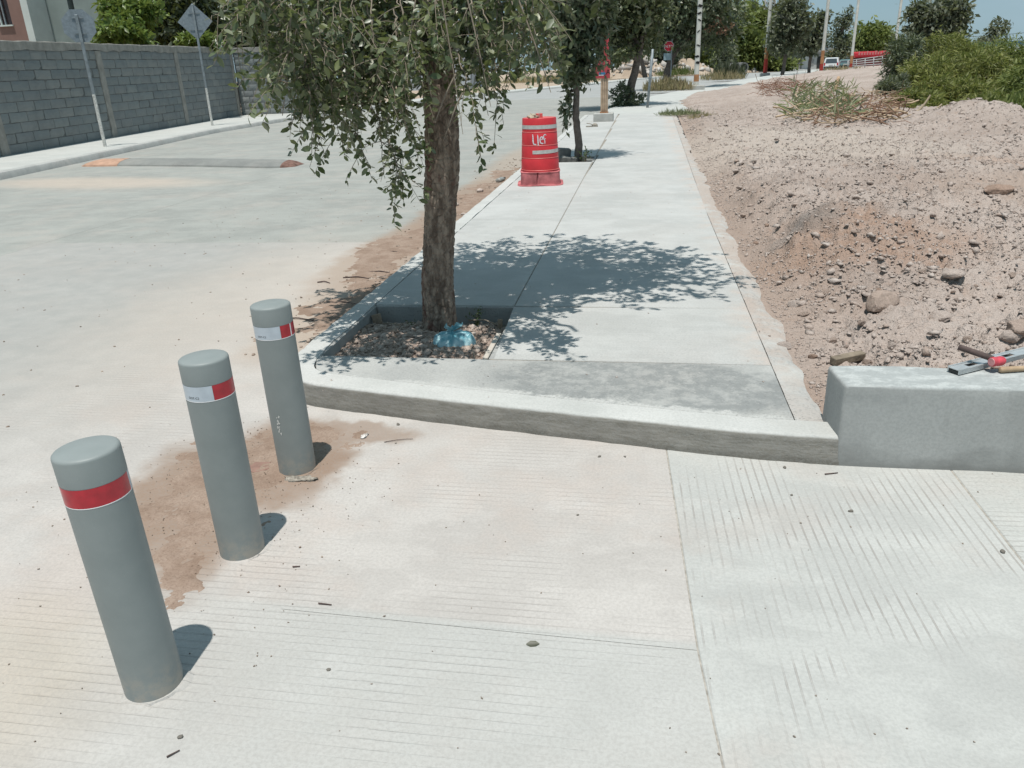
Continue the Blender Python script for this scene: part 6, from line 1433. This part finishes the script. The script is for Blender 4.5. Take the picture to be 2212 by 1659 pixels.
# ================================================================== far buildings, vehicles, bridge
M_WALLW = plain('pale_wall', (0.50, 0.50, 0.48), 0.9, 0.2, 0.12, 0.5); M_WALLG = plain('grey_wall', (0.30, 0.30, 0.29), 0.9, 0.2, 0.2, 0.6); M_ORNG = plain('orange_shop', (0.62, 0.30, 0.05), 0.8, 0.2, 0.1, 0.5)
def bld(name, px0, px1, py0, py1, Y, mat, label, parts, roof=True):
    a, b = at(px0, py1, Y), at(px1, py0, Y); e = empty(name, (a[0], Y, 0.0)); tag(e, label, 'building'); W_ = b[0] - a[0]; H_ = b[2]
    V, F = box(0, W_, 0, 8, -1, H_); mesh_np('wall', V, F, mat, e)
    if roof: V, F = box(-0.3, W_ + 0.3, -0.5, 8.3, H_ + 0.002, H_ + 0.35); mesh_np('roof_slab', V, F, M_WALLG, e)
    for (nm, x0, x1, z0, z1, m_) in parts:
        V, F = box(W_ * x0, W_ * x1, -0.06, 0.1, H_ * z0, H_ * z1); o = mesh_np(nm, V, F, m_, e)
    return e
bld('far_house', 1712, 1752, 108, 150, 165, M_WALLG, 'grey boundary house at the left end of the shops', [('door', 0.55, 0.75, 0.0, 0.55, M_DARK), ('window', 0.15, 0.38, 0.35, 0.65, M_DARK)])
bld('far_house', 1746, 1784, 112, 150, 158, M_WALLW, 'white house with dark doorway behind the second lamp post', [('door', 0.50, 0.72, 0.0, 0.75, M_DARK), ('window', 0.08, 0.32, 0.25, 0.6, M_WALLG), ('awning', 0.45, 1.0, 0.78, 0.9, M_WALLG)])
bld('shop', 1786, 1836, 106, 150, 168, M_WALLG, 'small shop with orange front and awning', [('orange_front', 0.04, 0.55, 0.55, 1.0, M_ORNG), ('orange_front', 0.55, 0.98, 0.70, 0.95, M_ORNG), ('doorway', 0.10, 0.30, 0.0, 0.52, M_DARK), ('doorway', 0.45, 0.75, 0.0, 0.5, plain('shop_red_shade', (0.10, 0.03, 0.02), 0.9))])
bld('far_house', 1832, 1870, 118, 150, 185, M_WALLW, 'pale house right of the orange shop behind the third lamp post', [('door', 0.2, 0.4, 0.0, 0.7, M_DARK), ('window', 0.55, 0.8, 0.35, 0.7, M_DARK)])
bld('far_house', 870, 1010, 60, 175, 85, plain('blueish_white_wall', (0.42, 0.46, 0.50), 0.9, 0.2, 0.08, 0.5), 'pale bluish building glimpsed behind the foreground tree', [('pillar', 0.60, 0.66, 0.0, 1.0, M_WALLG), ('pillar', 0.80, 0.86, 0.0, 1.0, M_WALLG), ('window', 0.2, 0.45, 0.3, 0.6, M_DARK)])
# red tank structure with letters band and railings
a, b = at(1842, 130, 150), at(1952, 108, 150); e = empty('red_structure', (a[0], 150, 0)); tag(e, 'long red roofed structure with pale lettering behind steel railings', 'structure')
L_ = b[0] - a[0]; V, F = box(0, L_, 0, 3, a[2] + 0.35, b[2], 0.25, 2); mesh_np('red_fascia', V, F, plain('bright_red_panel', (0.50, 0.03, 0.045), 0.5, 0.3, 0.1, 0.5), e)
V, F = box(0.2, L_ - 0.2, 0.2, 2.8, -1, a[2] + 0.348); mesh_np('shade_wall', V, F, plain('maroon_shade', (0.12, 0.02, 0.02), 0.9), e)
for k in range(11):
    V, F = box(0.8 + k * L_ * 0.055, 0.8 + k * L_ * 0.055 + L_ * 0.032, -0.03, 0.02, a[2] + 0.75, a[2] + 1.15 + 0.2 * (k % 3 == 0)); mesh_np('lettering', V, F, plain('pale_letter%d' % k, (0.55, 0.20, 0.20), 0.7), e)
def rail(pts, label, n_post=6):
    e = empty('railing', tuple(pts[0][0])); tag(e, label, 'railing'); b0 = np.array(pts[0][0])
    for (p, q) in pts: V, F = tube([p - b0, q - b0], 0.07, 6); mesh_np('rail', V, F, M_GALVR, e, 2)
    p0_, q0_ = pts[-1]; p1_, q1_ = pts[0]
    for s in np.linspace(0, 1, n_post): A_, B_ = p0_ + (q0_ - p0_) * s, p1_ + (q1_ - p1_) * s; V, F = tube([A_ - b0 + np.array([0, 0, -0.6]), B_ - b0], 0.07, 6); mesh_np('upright', V, F, M_GALVR, e, 2)
M_GALVR = plain('pale_steel_rail', (0.42, 0.42, 0.42), 0.6, 0.3, 0.1)
rail([(at(1832, 131 + k * 4.0, 125), at(1925, 119 + k * 6.0, 125)) for k in range(4)], 'sloping steel ramp railing before the red structure')
rail([(at(1925, 119 + k * 6.0, 125), at(1962, 122 + k * 6.0, 125)) for k in range(4)], 'short level railing right of the ramp railing', 4)
# footbridge with blue roof
e = empty('footbridge', tuple(at(2080, 140, 75) * np.array([1, 1, 0]))); tag(e, 'steel footbridge with thin blue roof beyond the thicket', 'footbridge'); b0 = np.array(e.location)
A_, B_ = at(1992, 106, 75), at(2400, 88, 75); d_ = B_ - A_
def bar(p, q, w_, nm, mat): V, F = tube([p - b0, q - b0], w_, 6); mesh_np(nm, V, F, mat, e, 2)
V = []
for p in (A_, B_):
    for dy, dz in ((0, 0), (2.2, 0), (2.2, 0.32), (0, 0.32)): V.append(p - b0 + np.array([0, dy, dz]))
mesh_np('roof', V, [(0, 1, 2, 3), (7, 6, 5, 4), (0, 4, 5, 1), (1, 5, 6, 2), (2, 6, 7, 3), (3, 7, 4, 0)], plain('blue_roof', (0.06, 0.14, 0.20), 0.5, 0.4, 0.1), e)
lo0, lo1 = at(1985, 143, 75), at(2400, 138, 75)
V = []
for p in (lo0, lo1):
    for dy, dz in ((0, 0), (2.2, 0), (2.2, 0.45), (0, 0.45)): V.append(p - b0 + np.array([0, dy, dz]))
mesh_np('deck', V, [(0, 1, 2, 3), (7, 6, 5, 4), (0, 4, 5, 1), (1, 5, 6, 2), (2, 6, 7, 3), (3, 7, 4, 0)], M_WALLG, e)
for s in np.linspace(0, 1, 9): bar(lo0 + (lo1 - lo0) * s, A_ + d_ * s, 0.09, 'post', M_GALVR)
for s in np.linspace(0.02, 0.9, 8): bar(lo0 + (lo1 - lo0) * s + np.array([0, 0, 1.0]), A_ + d_ * (s + 0.04), 0.06, 'brace', M_GALVR)
for h_ in (0.5, 0.9, 1.3): bar(lo0 + np.array([0, 0, h_]), lo1 + np.array([0, 0, h_]), 0.05, 'handrail', M_GALVR)
# vehicles
M_TYRE = plain('tyre', (0.02, 0.02, 0.02), 0.9, 0.1); M_CARG = plain('car_glass', (0.06, 0.075, 0.085), 0.1, 0.6, 0.05)
def car(px, py, Y, rz, paint, label, suv=True):
    c = at(px, py, Y); e = empty('parked_car', (c[0], Y, 0.0), rz); tag(e, label, 'car'); L_, W_, H_ = 4.6, 1.85, 1.75 if suv else 1.45
    # rear end faces the camera (-y)
    prof = [(-2.2, 0.35), (-2.3, 0.7), (-2.22, 1.0), (-2.0, H_ - 0.08), (-1.6, H_), (0.3, H_), (1.0, 1.08), (2.1, 0.95), (2.3, 0.6), (2.2, 0.35)]
    bm = bmesh.new(); rings = []
    for x in (-W_ / 2, -W_ / 2 + 0.1, W_ / 2 - 0.1, W_ / 2):
        tp_ = 0.06 if abs(x) > 0.85 else 0.0; rings.append([bm.verts.new((x * (0.86 if z > 1.1 else 1.0), y, z - tp_)) for y, z in prof])
    for a_, b_ in zip(rings[:-1], rings[1:]):
        for i in range(len(prof)): j = (i + 1) % len(prof); bm.faces.new((a_[i], a_[j], b_[j], b_[i]))
    bm.faces.new(rings[0]); bm.faces.new(rings[-1][::-1]); bmesh.ops.recalc_face_normals(bm, faces=bm.faces[:]); V, F = bm_out(bm); mesh_np('body', V, F, paint, e)
    w2 = W_ * 0.40
    mesh_np('rear_window', [(-w2, -2.215, 1.05), (w2, -2.215, 1.05), (w2 * 0.85, -2.045, H_ - 0.14), (-w2 * 0.85, -2.045, H_ - 0.14)], [(0, 1, 2, 3)], M_CARG, e)
    for s in (-1, 1):
        mesh_np('side_window', [(s * W_ * 0.475, -1.7, 1.12), (s * W_ * 0.475, 0.7, 1.12), (s * W_ * 0.435, 0.25, H_ - 0.14), (s * W_ * 0.435, -1.6, H_ - 0.14)], [(0, 1, 2, 3)], M_CARG, e)
        V, F = box(s * 0.80 - 0.08, s * 0.80 + 0.08, -2.32, -2.2, 0.8, 1.12); mesh_np('tail_light', V, F, M_TAPE_R, e)
        for y in (-1.4, 1.4): V, F = lathe([(0.001, -0.11), (0.33, -0.11), (0.35, -0.07), (0.35, 0.07), (0.33, 0.11), (0.001, 0.11)], 18); V = [(s * (W_ / 2 - 0.10) + p[2], y + p[0], 0.35 + p[1]) for p in V]; mesh_np('wheel', V, F, M_TYRE, e)
    V, F = box(-0.85, 0.85, -2.36, -2.28, 0.42, 0.62); mesh_np('bumper', V, F, M_DARK, e); V, F = box(-0.26, 0.26, -2.34, -2.305, 0.72, 0.88); mesh_np('number_plate', V, F, M_WALLW, e)
    return e
car(1796, 146, 118, -0.25, plain('white_car_paint', (0.62, 0.63, 0.63), 0.25, 0.5, 0.03), 'white sport utility vehicle parked before the orange shop')
car(1828, 146, 128, -0.3, plain('teal_car_paint', (0.10, 0.19, 0.20), 0.3, 0.5, 0.05), 'teal green car parked right of the white one', False)
# utility pole with cross arms and lattice mast
pY = 190; b = at(1826, 140, pY); e = empty('utility_pole', (b[0], pY, 0)); tag(e, 'thin utility pole with cross arms against the sky by the third lamp post', 'utility pole'); b0 = np.array(e.location)
tz = at(1826, 60, pY)[2]; V, F = tube([(0, 0, 0), (0, 0, tz)], 0.18, 8); mesh_np('pole', V, F, M_WALLG, e, 2)
for dz, w_ in ((0.0, 2.6), (2.6, 1.6)): V, F = box(-w_, w_, -0.08, 0.08, tz - dz - 0.2, tz - dz); mesh_np('cross_arm', V, F, M_WALLG, e)
for x in (-2.2, -0.8, 0.8, 2.2): V, F = tube([(x, 0, tz), (x, 0, tz + 0.5)], 0.07, 6); mesh_np('insulator', V, F, M_DARK, e, 2)
for x in (-1.0, 1.0): V, F = lathe([(0.3, tz - 4.6), (0.32, tz - 4.5), (0.32, tz - 3.4), (0.25, tz - 3.3)], 12); mesh_np('transformer', [(p[0] + x, p[1], p[2]) for p in V], F, M_WALLG, e, True)
pY = 210; b = at(1655, 100, pY); e = empty('lattice_mast', (b[0], pY, 0)); tag(e, 'dark lattice mast rising behind the far grove', 'mast')
H_ = at(1655, -30, pY)[2]; wd_ = lambda z: 2.2 * (1 - 0.6 * z / H_)
for sx, sy in ((-1, -1), (1, -1), (1, 1), (-1, 1)): V, F = tube([(sx * wd_(0), sy * wd_(0), 0), (sx * wd_(H_), sy * wd_(H_), H_)], 0.14, 5); mesh_np('leg', V, F, M_WALLG, e, 2)
mb = MB(); zs = np.linspace(0, H_, 16)
for z0, z1 in zip(zs[:-1], zs[1:]):
    for sy in (-1, 1):
        mb.add(tube([(-wd_(z0), sy * wd_(z0), z0), (wd_(z1), sy * wd_(z1), z1)], 0.08, 4)); mb.add(tube([(wd_(z0), sy * wd_(z0), z0), (-wd_(z1), sy * wd_(z1), z1)], 0.08, 4)); mb.add(tube([(-wd_(z1), sy * wd_(z1), z1), (wd_(z1), sy * wd_(z1), z1)], 0.08, 4))
mb.build('lattice', M_WALLG, e)
# overhead wires
for k, (pa, ya, pb2, yb2, lab) in enumerate((((1560, -40), 60, (1826, 62), 190, 'upper overhead wire sagging towards the utility pole'), ((1826, 62), 190, (2300, 60), 150, 'overhead wire running right from the utility pole'), ((1826, 70), 190, (2300, 100), 150, 'lower overhead wire running right over the red structure'))):
    A_, B_ = at(*pa, ya), at(*pb2, yb2); q = np.linspace(0, 1, 24)[:, None]; P = A_ + (B_ - A_) * q - np.array([0, 0, 6.0]) * q * (1 - q); V, F = tube(P, 0.03, 4); o = mesh_np('overhead_wire', V, F, M_DARK, None, 2); tag(o, lab, 'wire', 'overhead wires')
# stacked concrete pipes by the bend
for k, (px, py) in enumerate(((1590, 136), (1608, 135))):
    c = at(px, py, 128); V, F = lathe([(0.55, 0), (0.72, 0), (0.72, 2.0), (0.55, 2.0), (0.55, 0)], 24, close_ends=False); V = [(p[0], p[2], p[1]) for p in V]; o = mesh_np('concrete_pipe', V, F, plain('pipe_grey%d' % k, (0.16, 0.16, 0.155), 0.9), None, True, (c[0], 128, 0.85)); o.rotation_euler = (0, 0, 0.3); tag(o, ['left one of two concrete pipes lying beyond the bend', 'right one of two concrete pipes lying beyond the bend'][k], 'pipe', 'concrete pipes')

# ================================================================== small litter
M_PEB = plain('dark_pebble', (0.17, 0.155, 0.135), 0.9, 0.2, 0.3, 20)
def pebble(px, py, s, label, z=0.0, mat=None):
    p = gp(px, py, z); V = I2V * np.array([s, s * 0.75, s * 0.6]); V += (fbm(I2V * 1.5 + px, 3, 3) * 0.3)[:, None] * V; o = mesh_np('pebble', V, I2F, mat or M_PEB, None, 2, (p[0], p[1], z + s * 0.35)); o.rotation_euler = (0, 0, px); tag(o, label, 'pebble', 'pebbles on the pavement')
M_PEB2 = plain('tan_pebble', (0.38, 0.31, 0.25), 0.9, 0.2, 0.3, 20)
for px, py, s, lab in ((860, 918, 0.013, 'grey pebble on the pavement below the kerb, right of the farthest bollard'), (1295, 987, 0.010, 'dark pebble on the pavement close under the kerb'), (1350, 987, 0.008, 'tiny dark pebble right of the dark pebble under the kerb'), (1695, 1011, 0.011, 'brown pebble at the foot of the kerb end'), (1710, 1070, 0.008, 'small black pebble on the grooved slab'), (1838, 1105, 0.012, 'larger dark pebble on the grooved slab'), (2166, 1193, 0.014, 'dark pebble near the right edge of the pavement'), (390, 1593, 0.010, 'dark pebble at the lower left in front of the nearest bollard'), (710, 1448, 0.008, 'small dark pebble on the bare slab in the middle'), (1248, 1113, 0.007, 'tiny dark pebble on the slab left of the joint'), (855, 958, 0.006, 'tiny grey pebble beside the clear wrapper')):
    pebble(px, py, s * 0.78, lab)
for px, py, s, lab in ((1036, 415, 0.055, 'pale stone in the gutter dirt nearest to the drum'), (985, 445, 0.05, 'pale stone in the gutter dirt right of the trunk'), (1002, 465, 0.035, 'small pale stone below the others in the gutter dirt')):
    pebble(px, py, s, lab, 0.0, M_ROCK2)
r = np.random.default_rng(91); n = 900; yy = r.uniform(4.2, 16, n); xx = -2.0 - np.abs(r.normal(size=n)) * 0.28
P1 = np.stack([xx, yy, np.full(n, 0.004)], -1); n2 = 420; P2 = np.stack([r.uniform(-2.6, 1.6, n2), r.uniform(1.0, 3.1, n2), np.full(n2, 0.002)], -1); P2 = P2[(P2[:, 0] < -1.0) | (r.random(n2) < 0.35)]
n5 = 800; a5 = r.uniform(0, 6.28, n5); q5 = r.normal(size=n5) * 0.5 + 0.6; P5 = np.stack([-1.66 + q5 * 0.42 * np.cos(a5) - 0.15 * np.sin(a5) * q5, 2.72 + q5 * 0.62 * np.sin(a5), np.full(n5, 0.003)], -1)
o = scatter_rocks('grit', P5, r.uniform(0.0012, 0.0034, n5), rockmat('soil_grain', [(0.22, 0.15, 0.11), (0.33, 0.25, 0.20), (0.28, 0.20, 0.15)]), None, 0.7, r, True); tag(o, 'brown soil grains sprinkled round the farther bollards', 'grit')
n3 = 260; P3 = np.stack([r.uniform(-6, -2.5, n3), r.uniform(3, 12, n3), np.full(n3, 0.002)], -1)
o = scatter_rocks('grit', np.concatenate([P1, P2, P3]), np.concatenate([r.uniform(0.003, 0.016, n) * (r.random(n) ** 1.5 + 0.3), r.uniform(0.0014, 0.0036, len(P2)), r.uniform(0.003, 0.008, n3)]), rockmat('grit_stone', [(0.20, 0.16, 0.13), (0.33, 0.25, 0.20), (0.42, 0.34, 0.28), (0.26, 0.21, 0.17)]), None, 0.6, r)
tag(o, 'loose grit scattered over the pavement and gutter', 'grit')
n4 = 160; yy = r.uniform(3.4, 12, n4); xx = r.uniform(-1.6, 0.85, n4); o = scatter_rocks('grit', np.stack([xx, yy, np.full(n4, 0.129)], -1), r.uniform(0.002, 0.007, n4), M_ROCK, None, 0.6, r); tag(o, 'sparse grit on the new sidewalk', 'grit')
# drifts of soil with real thickness: where the sheet dips below the slab only the slab shows
def drift(name, x0, x1, y0, y1, step, ells, thick, mat, label, seed):
    X, Y = np.meshgrid(np.arange(x0, x1, step), np.arange(y0, y1, step)); wx, wy = X + 0.22 * fbm2(X, Y, 2.6, 4, seed, 0.6), Y + 0.22 * fbm2(X, Y, 2.6, 4, seed + 5, 0.6); m_ = np.zeros_like(X)
    for (c, r_, a) in ells:
        dx, dy = wx - c[0], wy - c[1]; u = (dx * math.cos(a) + dy * math.sin(a)) / r_[0]; v_ = (-dx * math.sin(a) + dy * math.cos(a)) / r_[1]; m_ = np.maximum(m_, sstep(1.25, 0.45, np.sqrt(u * u + v_ * v_)))
    Z = -0.004 + thick * m_ + (0.0034 * fbm2(X, Y, 14, 4, seed + 9, 0.7) + 0.0022 * fbm2(X, Y, 75, 2, seed + 19)) * (0.3 + m_); ny_, nx_ = X.shape; idx = np.arange(nx_ * ny_).reshape(ny_, nx_)
    F = np.stack([idx[:-1, :-1], idx[:-1, 1:], idx[1:, 1:], idx[1:, :-1]], -1).reshape(-1, 4); keep = Z.ravel()[F].max(1) > -0.001; F = F[keep]; us, inv = np.unique(F, return_inverse=True)
    o = mesh_np(name, np.stack([X, Y, Z], -1).reshape(-1, 3)[us], inv.reshape(F.shape), mat, None, True); tag(o, label, 'soil', kind='stuff'); return o
t = NT('loose_brown_soil'); p = t.pos(); a_ = t.noise(p, 6.0, 5, 0.65); b_ = t.noise(p, 120.0, 2, 0.7)
c = t.mix(t.mr(a_, 0.35, 0.65), (0.25, 0.18, 0.138), (0.325, 0.247, 0.197)); c = t.mix(t.mr(b_, 0.55, 0.35, 0.0, 0.4), c, (0.17, 0.115, 0.085)); M_SOIL = t.done(c, 0.95, t.bump(b_, 0.6, 0.004), 0.1)
drift('soil_drift', -2.3, -1.0, 1.8, 3.55, 0.008, [((-1.80, 2.50), (0.20, 0.50), 0.5), ((-1.58, 2.92), (0.28, 0.38), 0.1)], 0.0085, M_SOIL, 'brown soil drifted over the pavement round the two farther bollards', 71)
drift('soil_drift', -3.0, -1.93, 4.2, 14.5, 0.022, [((-2.20, 5.6), (0.20, 0.9), 0.0), ((-2.30, 7.5), (0.34, 1.4), 0.0), ((-2.25, 10.4), (0.28, 1.9), 0.0), ((-2.2, 13.2), (0.2, 1.2), 0.0)], 0.011, M_SOIL, 'strip of brown soil washed into the gutter along the sidewalk', 81)
# fallen leaf, twigs, wrapper, bottle
p = gp(1150, 1393, 0.003); V, F = leaf_arrays(np.array([[p[0] - 0.02, p[1], 0.004]]), np.array([[1.0, 0.15, 0.05]]), np.array([0.042]), True, 1.1, np.random.default_rng(3), 3.0); o = mesh_np('fallen_leaf', V, F, leaf_mat('dead_leaf', [(0.05, 0.055, 0.035), (0.06, 0.06, 0.04)])); tag(o, 'single dark fallen leaf on the bare slab', 'leaf')
def twig(a, b_, label, r_=0.003, z=0.004):
    p, q = gp(*a, z), gp(*b_, z); m_ = (p + q) / 2 + np.array([0.0, 0.012, 0.003]); t_ = np.linspace(0, 1, 8)[:, None]; stick('twig', (1 - t_) ** 2 * p + 2 * t_ * (1 - t_) * m_ + t_ ** 2 * q, r_, label, M_RUST, 'twig', 'twigs on the pavement')
twig((688, 1303), (716, 1306), 'curved twig on the pavement right of the nearest bollard'); twig((1782, 1024), (1810, 1021), 'short twig under the end of the kerb'); twig((632, 1224), (648, 1223), 'stub of twig between the nearest and middle bollards'); twig((830, 955), (892, 948), 'thin curled dry stem on the pavement below the kerb', 0.0018); twig((360, 1635), (388, 1620), 'twig at the lower left border', 0.0025)
M_CLEAR = plain('clear_wrapper', (0.60, 0.56, 0.52), 0.3, 0.5, 0.2, 40)
p = gp(787, 943, 0); crumple('wrapper', p[0], p[1], 0.002, 0.014, 0.026, 0.006, M_CLEAR, 8, 'small crumpled clear plastic wrapper near the kerb', 'wrapper')
p, q = gp(1076, 390, 0.03), gp(1102, 380, 0.03); d_ = q - p; d_ /= np.linalg.norm(d_); bt = empty('plastic_bottle', tuple(p)); tag(bt, 'crushed grey plastic bottle lying in the gutter near the drum', 'bottle')
prof = [(0, 0.02), (0.01, 0.045), (0.05, 0.05), (0.09, 0.04), (0.14, 0.05), (0.19, 0.046), (0.24, 0.022), (0.27, 0.016)]
V, F = tube([d_ * a for a, _ in prof], [b_ for _, b_ in prof], 14); V = np.array(V); V[:, 2] *= 0.7; V += (fbm(V * 18, 3, 2) * 0.007)[:, None]; mesh_np('bottle_body', V, F, plain('grey_film_plastic', (0.27, 0.27, 0.25), 0.25, 0.5, 0.2, 30), bt, 2); V, F = tube([d_ * 0.268, d_ * 0.295], 0.018, 12); mesh_np('bottle_cap', V, F, M_DARK, bt)
for k, (px, py, w_) in enumerate(((820, 588, 0.10), (770, 600, 0.12), (850, 545, 0.08), (740, 655, 0.12), (640, 690, 0.14), (700, 610, 0.06))):
    p = gp(px, py, 0.004); stick('dry_debris', [p + np.array([-w_, 0, 0]), p + np.array([0, 0.02, 0.006]), p + np.array([w_, -0.02, 0.0])], 0.006, ['dry leaf scrap in the gutter left of the trunk', 'thin dry stem in the gutter dirt left of the tree pit', 'dry chip in the gutter dirt high beside the trunk', 'dry twig at the edge of the gutter dirt', 'dry stem beside the top of the farthest bollard', 'short dry stem at the outer edge of the gutter dirt'][k], M_RUST, 'twig', 'dry debris in the gutter')
# broken brick piece between the bollards
p = gp(556, 1011, 0); V, F = prism([(-0.05, -0.035), (0.02, -0.05), (0.06, -0.01), (0.04, 0.05), (-0.03, 0.045)], -0.002, 0.006, 0.002); o = mesh_np('flat_stone', V, F, plain('flat_red_stone', (0.25, 0.155, 0.125), 0.9, 0.2, 0.2, 20), None, False, (p[0], p[1], 0)); tag(o, 'flat reddish stone in the brown stain between the bollards', 'stone')
